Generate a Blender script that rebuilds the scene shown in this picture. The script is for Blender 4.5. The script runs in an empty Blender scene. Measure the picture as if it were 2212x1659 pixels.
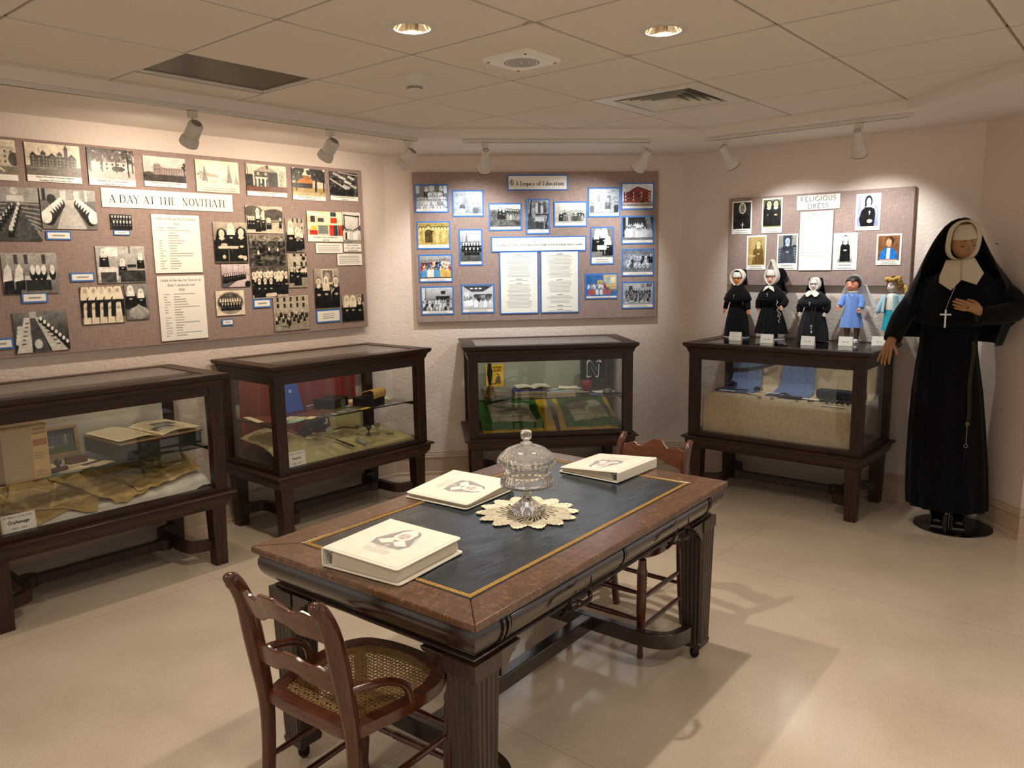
import bpy, bmesh, math, random
import numpy as np
from mathutils import Vector, Matrix, noise as mnoise

SC = bpy.context.scene
COL = SC.collection
PI = math.pi
random.seed(7)

# ------------------------------------------------------------------ camera, world, exposure
CAM_Z = 1.5686
ZC, ZS = 2.3796, 2.3282            # ceiling tiles, soffit underside
pitch, roll, fpx = -0.1539, -0.0163, 1687.8
cp, sp, cr, sr = math.cos(pitch), math.sin(pitch), math.cos(roll), math.sin(roll)
fw = Vector((0, cp, sp)); up0 = Vector((0, -sp, cp)); rt0 = Vector((1, 0, 0))
rt = rt0 * cr + up0 * sr; up = rt0 * -sr + up0 * cr
cd = bpy.data.cameras.new('camera'); cam = bpy.data.objects.new('camera', cd); COL.objects.link(cam)
cd.sensor_width = 36; cd.lens = fpx / 2212 * 36; cd.clip_start = 0.02; cd.clip_end = 60
mw = Matrix((rt, up, -fw)).transposed().to_4x4(); mw.translation = Vector((0, 0, CAM_Z)); cam.matrix_world = mw
SC.camera = cam
w = bpy.data.worlds.new('room_ambient'); SC.world = w; w.use_nodes = True
w.node_tree.nodes['Background'].inputs[0].default_value = (1.0, 0.92, 0.85, 1)
w.node_tree.nodes['Background'].inputs[1].default_value = 0.42
vs = SC.view_settings
vs.view_transform = 'Standard'; vs.look = 'None'; vs.gamma = 1; vs.use_curve_mapping = False; vs.exposure = 0.7
WARM, COOL, DOWN = (1.0, 0.83, 0.64), (0.97, 1.0, 1.0), (1.0, 0.89, 0.75)
E_LEFT, E_BACK, E_RIGHT, E_DOWN, E_REAR = 18, 24, 19, 48, 36

# ------------------------------------------------------------------ small helpers
def lin(c):
    return tuple(((x / 12.92) if x <= 0.04045 else ((x + 0.055) / 1.055) ** 2.4) for x in c)
def hx(h):
    return tuple(int(h[i:i + 2], 16) / 255 for i in (0, 2, 4))
def R(d): return math.radians(d)

class MB:
    def __init__(s): s.v = []; s.f = []; s.m = []
    def add(s, v, f, m=0):
        o = len(s.v); s.v += [tuple(p) for p in v]; s.f += [tuple(i + o for i in q) for q in f]; s.m += [m] * len(f); return s
    def box(s, x0, x1, y0, y1, z0, z1, m=0, tp=0, bt=0):
        # tp / bt: inset of the top / bottom rectangle
        v = [(x0 + bt, y0 + bt, z0), (x1 - bt, y0 + bt, z0), (x1 - bt, y1 - bt, z0), (x0 + bt, y1 - bt, z0),
             (x0 + tp, y0 + tp, z1), (x1 - tp, y0 + tp, z1), (x1 - tp, y1 - tp, z1), (x0 + tp, y1 - tp, z1)]
        return s.add(v, [(3, 2, 1, 0), (4, 5, 6, 7), (0, 1, 5, 4), (1, 2, 6, 5), (2, 3, 7, 6), (3, 0, 4, 7)], m)
    def prism(s, pts, fn, a, b, m=0):
        # pts: closed 2D outline, fn(u, v, t) -> xyz, extruded from t=a to t=b
        n = len(pts); v = [fn(p[0], p[1], a) for p in pts] + [fn(p[0], p[1], b) for p in pts]
        f = [tuple(range(n - 1, -1, -1)), tuple(range(n, 2 * n))] + [(i, (i + 1) % n, n + (i + 1) % n, n + i) for i in range(n)]
        return s.add(v, f, m)
    def lathe(s, prof, n=32, c=(0, 0, 0), mod=None, m=0, cap=True, M=None):
        v = []; f = []
        for i, (r, z) in enumerate(prof):
            for k in range(n):
                t = 2 * PI * k / n
                rr = mod(t, r, z) if mod else r
                v.append((c[0] + rr * math.cos(t), c[1] + rr * math.sin(t), c[2] + z))
        for i in range(len(prof) - 1):
            for k in range(n):
                f.append((i * n + k, i * n + (k + 1) % n, (i + 1) * n + (k + 1) % n, (i + 1) * n + k))
        if cap:
            if prof[0][0] > 1e-6: f.append(tuple(range(n - 1, -1, -1)))
            if prof[-1][0] > 1e-6: f.append(tuple((len(prof) - 1) * n + k for k in range(n)))
        if M is not None: v = [tuple(M @ Vector(p)) for p in v]
        return s.add(v, f, m)
    def tube(s, path, rad, n=8, m=0, closed=False, sq=None, upv=None):
        # sweep a circle (or an ellipse sq=(a,b)) along a path
        P = [Vector(p) for p in path]; N = len(P); rr = rad if isinstance(rad, (list, tuple)) else [rad] * N
        v = []; f = []; prev = None
        for i in range(N):
            if closed: d = P[(i + 1) % N] - P[i - 1]
            else: d = P[min(i + 1, N - 1)] - P[max(i - 1, 0)]
            d.normalize()
            if prev is None:
                a = Vector(upv) if upv else (Vector((0, 0, 1)) if abs(d.z) < .9 else Vector((1, 0, 0)))
            else: a = prev
            x = a - d * a.dot(d); x.normalize(); prev = x; y = d.cross(x)
            for k in range(n):
                t = 2 * PI * (k + .5) / n
                ex, ey = (math.cos(t), math.sin(t)) if not sq else (math.cos(t) * sq[0], math.sin(t) * sq[1])
                v.append(tuple(P[i] + (x * ex + y * ey) * rr[i]))
        L = N if closed else N - 1
        for i in range(L):
            for k in range(n):
                j = (i + 1) % N
                f.append((i * n + k, i * n + (k + 1) % n, j * n + (k + 1) % n, j * n + k))
        if not closed: f += [tuple(range(n - 1, -1, -1)), tuple((N - 1) * n + k for k in range(n))]
        return s.add(v, f, m)
    def rsweep(s, path, hw, hh, m=0, closed=False):
        # rectangular bar swept along a mostly horizontal path (width hw sideways, height hh)
        P = [Vector(p) for p in path]; N = len(P); v = []; f = []
        for i in range(N):
            d = (P[(i + 1) % N] - P[i - 1]) if closed else (P[min(i + 1, N - 1)] - P[max(i - 1, 0)]); d.z = 0; d.normalize()
            n = Vector((-d.y, d.x, 0))
            for a, b in ((-1, -1), (1, -1), (1, 1), (-1, 1)): v.append(tuple(P[i] + n * hw * a + Vector((0, 0, hh * b))))
        for i in range(N if closed else N - 1):
            j = (i + 1) % N
            for k in range(4): f.append((i * 4 + k, i * 4 + (k + 1) % 4, j * 4 + (k + 1) % 4, j * 4 + k))
        if not closed: f += [(3, 2, 1, 0), tuple((N - 1) * 4 + k for k in range(4))]
        return s.add(v, f, m)
    def rectsweep(s, prof, x0, x1, y0, y1, m=0):
        # moulding: profile of (outset, z) run round a rectangle with mitred corners
        v = []; f = []
        for o, z in prof: v += [(x0 - o, y0 - o, z), (x1 + o, y0 - o, z), (x1 + o, y1 + o, z), (x0 - o, y1 + o, z)]
        for i in range(len(prof) - 1):
            for k in range(4): f.append((i * 4 + k, i * 4 + (k + 1) % 4, i * 4 + 4 + (k + 1) % 4, i * 4 + 4 + k))
        return s.add(v, f, m)
    def grid(s, fn, nu, nv, m=0, th=0.0, wrap=False):
        v = [fn(i / nu, j / nv) for j in range(nv + 1) for i in range(nu + 1)]
        f = [(j * (nu + 1) + i, j * (nu + 1) + i + 1, (j + 1) * (nu + 1) + i + 1, (j + 1) * (nu + 1) + i) for j in range(nv) for i in range(nu)]
        return s.add(v, f, m)
    def ball(s, c, r, n=12, m=0, sc=(1, 1, 1)):
        k = max(4, n // 2)
        pr = [(r * math.sin(PI * i / k), -r * math.cos(PI * i / k)) for i in range(k + 1)]
        pr[0] = (1e-5, -r); pr[-1] = (1e-5, r)
        o = len(s.v); s.lathe(pr, n, (0, 0, 0), m=m, cap=False)
        s.v[o:] = [(c[0] + x * sc[0], c[1] + y * sc[1], c[2] + z * sc[2]) for x, y, z in s.v[o:]]
        return s
    def build(s, name, mat, parent=None, smooth=None, bevel=0, seg=2, subd=0, solid=0, loc=None, rz=None, xf=None):
        me = bpy.data.meshes.new(name)
        vv = [tuple(xf @ Vector(p)) for p in s.v] if xf is not None else s.v
        me.from_pydata(vv, [], s.f); me.validate()
        mats = mat if isinstance(mat, (list, tuple)) else [mat]
        for q in mats: me.materials.append(q)
        if len(mats) > 1 and len(s.m) == len(me.polygons): me.polygons.foreach_set('material_index', s.m)
        bm = bmesh.new(); bm.from_mesh(me); bmesh.ops.recalc_face_normals(bm, faces=bm.faces); bm.to_mesh(me); bm.free()
        if smooth is not None:
            me.polygons.foreach_set('use_smooth', [True] * len(me.polygons))
            if smooth < 180: me.set_sharp_from_angle(angle=R(smooth))
        o = bpy.data.objects.new(name, me); COL.objects.link(o)
        if parent: o.parent = parent
        if loc is not None: o.location = loc
        if rz is not None: o.rotation_euler = (0, 0, rz)
        if solid: md = o.modifiers.new('thick', 'SOLIDIFY'); md.thickness = solid; md.offset = 0
        if subd: md = o.modifiers.new('subd', 'SUBSURF'); md.levels = md.render_levels = subd
        if bevel:
            md = o.modifiers.new('bevel', 'BEVEL'); md.width = bevel; md.segments = seg; md.limit_method = 'ANGLE'; md.angle_limit = R(35)
            md.harden_normals = False
        return o

def tag(o, label, cat, group=None):
    o['label'] = label; o['category'] = cat
    if group: o['group'] = group
    return o
def thing(name, label, cat, loc=(0, 0, 0), rz=0, group=None, rot=None):
    o = bpy.data.objects.new(name, None); COL.objects.link(o); o.empty_display_size = .1
    o.location = loc; o.rotation_euler = rot if rot else (0, 0, rz)
    return tag(o, label, cat, group)
def struct(o): o['kind'] = 'structure'; return o
def copy_tree(o, parent=None):
    c = o.copy(); COL.objects.link(c)
    if parent: c.parent = parent
    for ch in list(o.children): copy_tree(ch, c)
    return c
def arcpts(cx, cy, rx, ry, a0, a1, n=12):
    return [(cx + rx * math.cos(R(a0 + (a1 - a0) * i / n)), cy + ry * math.sin(R(a0 + (a1 - a0) * i / n))) for i in range(n + 1)]
def spline(pts, n=8):
    P = [Vector(p) for p in pts]; out = []
    for i in range(len(P) - 1):
        p0, p1, p2, p3 = P[max(i - 1, 0)], P[i], P[i + 1], P[min(i + 2, len(P) - 1)]
        for k in range(n):
            t = k / n
            out.append(0.5 * ((2 * p1) + (p2 - p0) * t + (2 * p0 - 5 * p1 + 4 * p2 - p3) * t * t + (3 * p1 - p0 - 3 * p2 + p3) * t ** 3))
    out.append(P[-1]); return out
def wob(x, y, z=0, s=1): return mnoise.noise(Vector((x * s, y * s, z)))

# ------------------------------------------------------------------ materials
def newmat(name):
    m = bpy.data.materials.new(name); m.use_nodes = True
    return m, m.node_tree.nodes, m.node_tree.links, m.node_tree.nodes['Principled BSDF']
def ramp(N, stops):
    r = N.new('ShaderNodeValToRGB'); e = r.color_ramp.elements
    while len(e) < len(stops): e.new(.5)
    for q, (p, c) in zip(e, stops): q.position = p; q.color = (*c[:3], 1)
    return r
def texco(N, L, scale=(1, 1, 1), rot=(0, 0, 0), kind='Object'):
    t = N.new('ShaderNodeTexCoord'); mp = N.new('ShaderNodeMapping'); mp.inputs['Scale'].default_value = scale; mp.inputs['Rotation'].default_value = rot
    L.new(t.outputs[kind], mp.inputs[0]); return mp
def M(name, c, rough=.5, metal=0, spec=.5, var=0, vs=8, bump=0, bs=60, coat=0, sheen=0, sc=(1, 1, 1), bdist=.002, detail=4):
    m, N, L, b = newmat(name); c = lin(hx(c) if isinstance(c, str) else c)
    b.inputs['Base Color'].default_value = (*c, 1); b.inputs['Roughness'].default_value = rough; b.inputs['Metallic'].default_value = metal
    b.inputs['Specular IOR Level'].default_value = spec; b.inputs['Coat Weight'].default_value = coat; b.inputs['Coat Roughness'].default_value = .12
    if sheen: b.inputs['Sheen Weight'].default_value = sheen; b.inputs['Sheen Roughness'].default_value = .5
    if var or bump: mp = texco(N, L, sc)
    if var:
        t = N.new('ShaderNodeTexNoise'); t.inputs['Scale'].default_value = vs; t.inputs['Detail'].default_value = detail; L.new(mp.outputs[0], t.inputs[0])
        r = ramp(N, [(.3, tuple(x * (1 - var) for x in c)), (.7, tuple(min(1, x * (1 + var)) for x in c))]); L.new(t.outputs[0], r.inputs[0]); L.new(r.outputs[0], b.inputs['Base Color'])
    if bump:
        t = N.new('ShaderNodeTexNoise'); t.inputs['Scale'].default_value = bs; t.inputs['Detail'].default_value = 3; L.new(mp.outputs[0], t.inputs[0])
        bp = N.new('ShaderNodeBump'); bp.inputs['Strength'].default_value = bump; bp.inputs['Distance'].default_value = bdist; L.new(t.outputs[0], bp.inputs['Height']); L.new(bp.outputs[0], b.inputs['Normal'])
    return m
def wood(name, c1, c2, rough=.35, sc=(2, 30, 30), coat=.3, fleck=None, spec=.5, bump=.08):
    m, N, L, b = newmat(name); c1, c2 = lin(hx(c1)), lin(hx(c2)); mp = texco(N, L, sc)
    t = N.new('ShaderNodeTexNoise'); t.inputs['Scale'].default_value = 3; t.inputs['Detail'].default_value = 6; t.inputs['Roughness'].default_value = .65; t.inputs['Distortion'].default_value = .4
    L.new(mp.outputs[0], t.inputs[0]); r = ramp(N, [(.32, c1), (.68, c2)]); L.new(t.outputs[0], r.inputs[0]); out = r.outputs[0]
    if fleck:
        mp2 = texco(N, L, fleck[1]); t2 = N.new('ShaderNodeTexNoise'); t2.inputs['Scale'].default_value = 1; t2.inputs['Detail'].default_value = 2; t2.inputs['Distortion'].default_value = 1.2
        L.new(mp2.outputs[0], t2.inputs[0]); r2 = ramp(N, [(.56, (0, 0, 0)), (.62, (1, 1, 1)), (.66, (0, 0, 0))]); L.new(t2.outputs[0], r2.inputs[0])
        mx = N.new('ShaderNodeMix'); mx.data_type = 'RGBA'; L.new(r2.outputs[0], mx.inputs['Factor']); L.new(out, mx.inputs['A']); mx.inputs['B'].default_value = (*lin(hx(fleck[0])), 1); out = mx.outputs['Result']
    L.new(out, b.inputs['Base Color']); b.inputs['Roughness'].default_value = rough; b.inputs['Coat Weight'].default_value = coat; b.inputs['Coat Roughness'].default_value = .15; b.inputs['Specular IOR Level'].default_value = spec
    bp = N.new('ShaderNodeBump'); bp.inputs['Strength'].default_value = bump; bp.inputs['Distance'].default_value = .001; L.new(t.outputs[0], bp.inputs['Height']); L.new(bp.outputs[0], b.inputs['Normal'])
    return m
def glass_pane(name, tint=(.985, .99, .985), ior=1.5):
    m, N, L, b = newmat(name); N.remove(b)
    t = N.new('ShaderNodeBsdfTransparent'); t.inputs[0].default_value = (*tint, 1); g = N.new('ShaderNodeBsdfGlossy'); g.inputs['Roughness'].default_value = .01
    f = N.new('ShaderNodeFresnel'); ge = N.new('ShaderNodeNewGeometry'); mr = N.new('ShaderNodeMapRange'); mr.inputs[3].default_value = ior; mr.inputs[4].default_value = 1 / ior; L.new(ge.outputs['Backfacing'], mr.inputs[0]); L.new(mr.outputs[0], f.inputs[0]); x = N.new('ShaderNodeMixShader')
    L.new(f.outputs[0], x.inputs[0]); L.new(t.outputs[0], x.inputs[1]); L.new(g.outputs[0], x.inputs[2]); L.new(x.outputs[0], N['Material Output'].inputs[0])
    return m
def vcol_mat(name, rough=.35):
    m, N, L, b = newmat(name); a = N.new('ShaderNodeVertexColor'); a.layer_name = 'ink'
    L.new(a.outputs[0], b.inputs['Base Color']); b.inputs['Roughness'].default_value = rough; b.inputs['Specular IOR Level'].default_value = .3
    return m
def weave(name, c1, c2, scale=260):
    m, N, L, b = newmat(name); c1, c2 = lin(hx(c1)), lin(hx(c2))
    a = N.new('ShaderNodeTexNoise'); a.inputs['Scale'].default_value = 1; a.inputs['Detail'].default_value = 3; L.new(texco(N, L, (scale * .06, 1, scale)).outputs[0], a.inputs[0])
    c = N.new('ShaderNodeTexNoise'); c.inputs['Scale'].default_value = 1; c.inputs['Detail'].default_value = 3; L.new(texco(N, L, (scale, 1, scale * .06)).outputs[0], c.inputs[0])
    ad = N.new('ShaderNodeMath'); ad.operation = 'ADD'; L.new(a.outputs[0], ad.inputs[0]); L.new(c.outputs[0], ad.inputs[1])
    ad2 = N.new('ShaderNodeMath'); ad2.operation = 'MULTIPLY'; ad2.inputs[1].default_value = .5; L.new(ad.outputs[0], ad2.inputs[0])
    r = ramp(N, [(.38, c1), (.62, c2)]); L.new(ad2.outputs[0], r.inputs[0]); L.new(r.outputs[0], b.inputs['Base Color']); b.inputs['Roughness'].default_value = .9; b.inputs['Specular IOR Level'].default_value = .15
    bp = N.new('ShaderNodeBump'); bp.inputs['Strength'].default_value = .25; bp.inputs['Distance'].default_value = .001; L.new(ad2.outputs[0], bp.inputs['Height']); L.new(bp.outputs[0], b.inputs['Normal'])
    return m

# walls: pinkish beige paint over a knock-down plaster texture
def wall_mat(name, strength, c='e2d2c6'):
    m, N, L, b = newmat(name); b.inputs['Base Color'].default_value = (*lin(hx(c)), 1); b.inputs['Roughness'].default_value = .75; b.inputs['Specular IOR Level'].default_value = .25
    mp = texco(N, L, (1, 1, 1)); t = N.new('ShaderNodeTexNoise'); t.inputs['Scale'].default_value = 26; t.inputs['Detail'].default_value = 3; t.inputs['Distortion'].default_value = 1.6; L.new(mp.outputs[0], t.inputs[0])
    r = ramp(N, [(.42, (0, 0, 0)), (.56, (1, 1, 1))]); L.new(t.outputs[0], r.inputs[0])
    bp = N.new('ShaderNodeBump'); bp.inputs['Strength'].default_value = strength; bp.inputs['Distance'].default_value = .004; L.new(r.outputs[0], bp.inputs['Height']); L.new(bp.outputs[0], b.inputs['Normal'])
    return m
m_wall = wall_mat('plaster_paint', .32); m_wall2 = wall_mat('smooth_plaster_paint', .12, 'dccabb')
m_soffit = M('soffit_paint', 'e6dcd2', .8, bump=.1, bs=150)
m_base = M('baseboard_paint', 'c3ab94', .45)
m_tile = M('ceiling_tile', 'e6dcd0', .95, spec=.1, var=.05, vs=420, bump=.5, bs=380, bdist=.0015)
m_tbar = M('ceiling_grid', 'a59684', .5)
def floor_mat():
    m, N, L, b = newmat('vinyl_floor'); mp = texco(N, L, (1, 1, 1))
    t = N.new('ShaderNodeTexNoise'); t.inputs['Scale'].default_value = 2.2; t.inputs['Detail'].default_value = 5; L.new(mp.outputs[0], t.inputs[0])
    r = ramp(N, [(.3, lin(hx('c5b5a0'))), (.7, lin(hx('d4c5b0')))]); L.new(t.outputs[0], r.inputs[0])
    s = N.new('ShaderNodeTexNoise'); s.inputs['Scale'].default_value = 170; s.inputs['Detail'].default_value = 2; L.new(mp.outputs[0], s.inputs[0])
    r2 = ramp(N, [(.3, (.78, .76, .72)), (.42, (1, 1, 1))]); L.new(s.outputs[0], r2.inputs[0])
    mx = N.new('ShaderNodeMix'); mx.data_type = 'RGBA'; mx.blend_type = 'MULTIPLY'; mx.inputs['Factor'].default_value = 1; L.new(r.outputs[0], mx.inputs['A']); L.new(r2.outputs[0], mx.inputs['B'])
    # sheet seams every 1.83 m, running along the left wall's direction
    mp2 = texco(N, L, (1, 1, 1), (0, 0, -.8462)); br = N.new('ShaderNodeTexBrick'); br.inputs['Scale'].default_value = 1; br.inputs['Brick Width'].default_value = 1.83; br.inputs['Row Height'].default_value = 1.83; br.inputs['Mortar Size'].default_value = .0018; br.offset = 0
    br.inputs['Color1'].default_value = br.inputs['Color2'].default_value = (1, 1, 1, 1); br.inputs['Mortar'].default_value = (.72, .7, .66, 1); L.new(mp2.outputs[0], br.inputs[0])
    m3 = N.new('ShaderNodeMix'); m3.data_type = 'RGBA'; m3.blend_type = 'MULTIPLY'; m3.inputs['Factor'].default_value = 1; L.new(mx.outputs['Result'], m3.inputs['A']); L.new(br.outputs[0], m3.inputs['B']); L.new(m3.outputs['Result'], b.inputs['Base Color'])
    t3 = N.new('ShaderNodeTexNoise'); t3.inputs['Scale'].default_value = 4; t3.inputs['Detail'].default_value = 4; L.new(texco(N, L, (1, 2, 1), (0, 0, .5)).outputs[0], t3.inputs[0])
    r3 = ramp(N, [(.3, (.09, .09, .09)), (.7, (.17, .17, .17))]); L.new(t3.outputs[0], r3.inputs[0]); L.new(r3.outputs[0], b.inputs['Roughness']); b.inputs['Specular IOR Level'].default_value = .7
    bp = N.new('ShaderNodeBump'); bp.inputs['Strength'].default_value = .06; bp.inputs['Distance'].default_value = .004; t4 = N.new('ShaderNodeTexNoise'); t4.inputs['Scale'].default_value = 9; L.new(mp.outputs[0], t4.inputs[0]); L.new(t4.outputs[0], bp.inputs['Height']); L.new(bp.outputs[0], b.inputs['Normal'])
    return m
m_floor = floor_mat()
m_oak = wood('dark_oak', '1e1008', '402312', .45, (26, 26, 2.2), .1, spec=.35)
m_oakh = wood('dark_oak_rail', '1f1109', '422513', .42, (2.2, 26, 26), .12, spec=.35)
m_ttop = wood('quartered_oak', '432b1b', '64422b', .3, (2, 30, 30), .5, ('8a6040', (85, 30, 30)))
m_ttopx = wood('quartered_oak_cross', '432b1b', '64422b', .3, (30, 2, 30), .5, ('8a6040', (30, 85, 30)))
m_tdark = wood('table_oak_dark', '170c06', '382012', .22, (3, 30, 30), .6)
m_tleg = wood('table_leg_oak', '1a0f08', '3a2415', .4, (30, 30, 3), .2)
m_chair = wood('chair_maple', '34160a', '582a13', .28, (25, 25, 3), .5)
m_chairh = wood('chair_maple_rail', '3a190c', '633016', .28, (4, 25, 25), .5)
m_cane = M('cane', '8a6a38', .6, var=.2, vs=60)
m_leather = M('table_leather', '18222b', .27, var=.25, vs=5, bump=.45, bs=16, bdist=.004, spec=.9, sc=(1, 3, 1), coat=.25)
m_gold = M('gold_tooling', 'b98f3e', .45, .35, var=.35, vs=190)
m_pane = glass_pane('case_glass')
m_white = M('fixture_white', 'd6d0c4', .45)
m_black = M('black_plastic', '0c0b0b', .4)
m_chrome = M('chrome', 'd8d8d8', .12, 1)
m_paper = M('white_paper', 'f0ece2', .8, spec=.2)
m_blue = M('blue_mount', '3f77c4', .7, spec=.2)
m_ink = M('black_ink', '1c1a1e', .7)
m_inkg = M('grey_ink', '5c5854', .7)
m_board = weave('board_linen', '8b7770', 'a8928a')
m_pic = vcol_mat('printed_photo', .35)
m_edge = M('board_edge', '5d534b', .8)
# ------------------------------------------------------------------ the room
LBp, BRp, RNp, OCp = Vector((-.8813, 5.6919)), Vector((1.287, 5.9226)), Vector((2.7604, 4.6714)), Vector((2.809, 4.168))
def frame(a, b):
    d = (b - a).normalized(); return a, d, Vector((d.y, -d.x)), math.atan2(d.y, d.x)
angL = .8462
dL = Vector((math.cos(angL), math.sin(angL)))
FR = {'L': (LBp, dL, Vector((dL.y, -dL.x)), angL), 'B': frame(LBp, BRp), 'R': frame(BRp, RNp), 'N': frame(RNp, OCp)}
def WP(k, s, d, z=0.0):
    o, dd, n, a = FR[k]; q = o + dd * s + n * d; return Vector((q.x, q.y, z))
def WA(k): return FR[k][3]

L0 = LBp - dL * 4.6
def wallslab(name, pts, mat, h0=0, h1=2.6):
    # inner face through pts, 8 cm thick outwards
    mb = MB(); a, b = pts; d = (b - a).normalized(); n = Vector((-d.y, d.x)) * .08
    q = [a, b, b + n, a + n]
    mb.prism([(p.x, p.y) for p in q], lambda u, v, t: (u, v, t), h0, h1)
    return struct(mb.build(name, mat))
wallslab('wall_left', (L0, LBp), m_wall)
wallslab('wall_back', (LBp, BRp), m_wall)
wallslab('wall_right', (BRp, RNp), m_wall)
wallslab('wall_corner', (RNp, OCp), m_wall2)
RET = Vector((4.4, 4.33))
wallslab('wall_return', (OCp, RET), m_wall2)
mb = MB(); mb.box(-5.5, 5.5, -3.5, 7, -.05, 0); struct(mb.build('floor', m_floor))
# baseboards: tall board, stepped cap moulding and shoe
BP = [(0, .175), (.006, .175), (.006, .163), (.013, .158), (.013, .146), (.017, .142), (.017, .135), (.011, .128), (.011, .028), (.018, .022), (.018, .0)]
def baseboard(name, pts):
    mb = MB(); v = []; n = len(pts)
    for i, p in enumerate(pts):
        a = (p - pts[i - 1]).normalized() if i else (pts[1] - p).normalized(); b = (pts[i + 1] - p).normalized() if i < n - 1 else a
        na, nb = Vector((a.y, -a.x)), Vector((b.y, -b.x)); mm = (na + nb); mm = mm / max(.3, mm.dot(na))
        v += [(p.x + mm.x * o, p.y + mm.y * o, z) for o, z in BP]
    k = len(BP); f = [(i * k + j, i * k + j + 1, (i + 1) * k + j + 1, (i + 1) * k + j) for i in range(n - 1) for j in range(k - 1)]
    mb.add(v, f); return struct(mb.build(name, m_base))
baseboard('baseboard_left', [L0, LBp]); baseboard('baseboard_back', [LBp, BRp]); baseboard('baseboard_right', [BRp, RNp]); baseboard('baseboard_corner', [RNp, OCp, RET])

# soffit round the walls, 5 cm below the tiles
S_ = [Vector((-.540, 4.93)), Vector((1.184, 5.088)), Vector((2.104, 4.272)), Vector((2.20, 3.40))]
sL0 = S_[0] - dL * 4.8; sN = S_[3] + (S_[3] - S_[2]) * 1.9
edge = [sL0] + S_ + [sN]
outer = [L0 - dL * .3, LBp, BRp, RNp, OCp, Vector((4.4, 4.33)), Vector((4.4, 1.8))]
mb = MB()
e2 = [sL0] + S_[:2] + [S_[2], S_[3], sN]
mb.add([(p.x, p.y, ZS) for p in (L0 - dL * .3, LBp, S_[0], sL0)], [(0, 1, 2, 3)])
mb.add([(p.x, p.y, ZS) for p in (LBp, BRp, S_[1], S_[0])], [(0, 1, 2, 3)])
mb.add([(p.x, p.y, ZS) for p in (BRp, RNp, S_[2], S_[1])], [(0, 1, 2, 3)])
mb.add([(p.x, p.y, ZS) for p in (RNp, OCp, RET, Vector((4.4, 1.8)), sN, S_[3], S_[2])], [(0, 1, 2, 3, 4, 5, 6)])
for a, b in zip(edge, edge[1:]): mb.add([(a.x, a.y, ZS), (b.x, b.y, ZS), (b.x, b.y, ZC + .03), (a.x, a.y, ZC + .03)], [(0, 1, 2, 3)])
struct(mb.build('trim_1', m_soffit))

# suspended ceiling: tegular tiles on a 2 ft grid, grid lines along the left wall's direction
TILE = .6096; yaw = -.6969; O_ = Vector((-.7626, 2.7553))
gu = Vector((-math.cos(yaw), -math.sin(yaw))) * TILE; gv = Vector((-math.sin(yaw), math.cos(yaw))) * TILE
def gpt(i, j): return O_ + gu * i + gv * j
def inside(p):   # inside the soffit outline
    for a, b in zip(edge, edge[1:]):
        d = b - a
        if d.x * (p.y - a.y) - d.y * (p.x - a.x) > 0: return False
    return True
def clip(poly):
    for a, b in zip(edge, edge[1:]):
        d = b - a; out = []; n = len(poly)
        sd = [d.x * (p.y - a.y) - d.y * (p.x - a.x) for p in poly]
        for i in range(n):
            p, q, s0, s1 = poly[i], poly[(i + 1) % n], sd[i], sd[(i + 1) % n]
            if s0 <= 0: out.append(p)
            if (s0 < 0 < s1) or (s1 < 0 < s0): out.append(p + (q - p) * (s0 / (s0 - s1)))
        poly = out
        if len(poly) < 3: return []
    return poly
DOWN_POS = [(-.326, 2.866), (.560, 2.945)]
HOLE_R = .066
VENT_CELL, DIFF_CELL = (1, 0), (-1, 3)
mbt = MB(); mbg = MB()
G1 = .006
for i in range(-9, 9):
    for j in range(-9, 9):
        P4 = [gpt(i, j), gpt(i + 1, j), gpt(i + 1, j + 1), gpt(i, j + 1)]
        c = (P4[0] + P4[2]) / 2
        if c.y < -2.6 or abs(c.x) > 4.6: continue
        if (i, j) == VENT_CELL or (i, j) == DIFF_CELL: continue
        q = [c + (p - c) * (1 - 2 * G1 / TILE) for p in P4]
        hole = [h for h in DOWN_POS if abs((Vector(h) - O_ - gu * i - gv * j).dot(gu) / TILE ** 2 - .5) < .5 and abs((Vector(h) - O_ - gu * i - gv * j).dot(gv) / TILE ** 2 - .5) < .5]
        if hole:
            h = Vector(hole[0]); n = 48; v = []
            for k in range(n):
                t = 2 * PI * k / n; d = Vector((math.cos(t), math.sin(t)))
                # ray from the hole centre to the tile edge
                best = 9
                for a, b in zip(q, q[1:] + q[:1]):
                    e = b - a; den = d.x * e.y - d.y * e.x
                    if abs(den) < 1e-9: continue
                    tt = ((a.x - h.x) * e.y - (a.y - h.y) * e.x) / den; ss = ((a.x - h.x) * d.y - (a.y - h.y) * d.x) / den
                    if tt > 0 and -.001 <= ss <= 1.001: best = min(best, tt)
                v.append((h.x + d.x * HOLE_R, h.y + d.y * HOLE_R, ZC)); v.append((h.x + d.x * best, h.y + d.y * best, ZC))
            f = [(2 * k, 2 * k + 1, (2 * k + 3) % (2 * n), (2 * k + 2) % (2 * n)) for k in range(n)]
            mbt.add(v, f); mbt.add([(p.x, p.y, z) for p in q for z in (ZC, ZC + .012)], [(0, 2, 3, 1), (2, 4, 5, 3), (4, 6, 7, 5), (6, 0, 1, 7)])
            continue
        q = clip(q)
        if len(q) < 3: continue
        mbt.prism([(p.x, p.y) for p in q], lambda u, v, t: (u, v, t), ZC, ZC + .012)
big = clip([Vector((-4.8, -3.2)), Vector((4.8, -3.2)), Vector((4.8, 7)), Vector((-4.8, 7))])
def cellpoly(i, j): return [gpt(i, j), gpt(i + 1, j), gpt(i + 1, j + 1), gpt(i, j + 1)]
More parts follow.
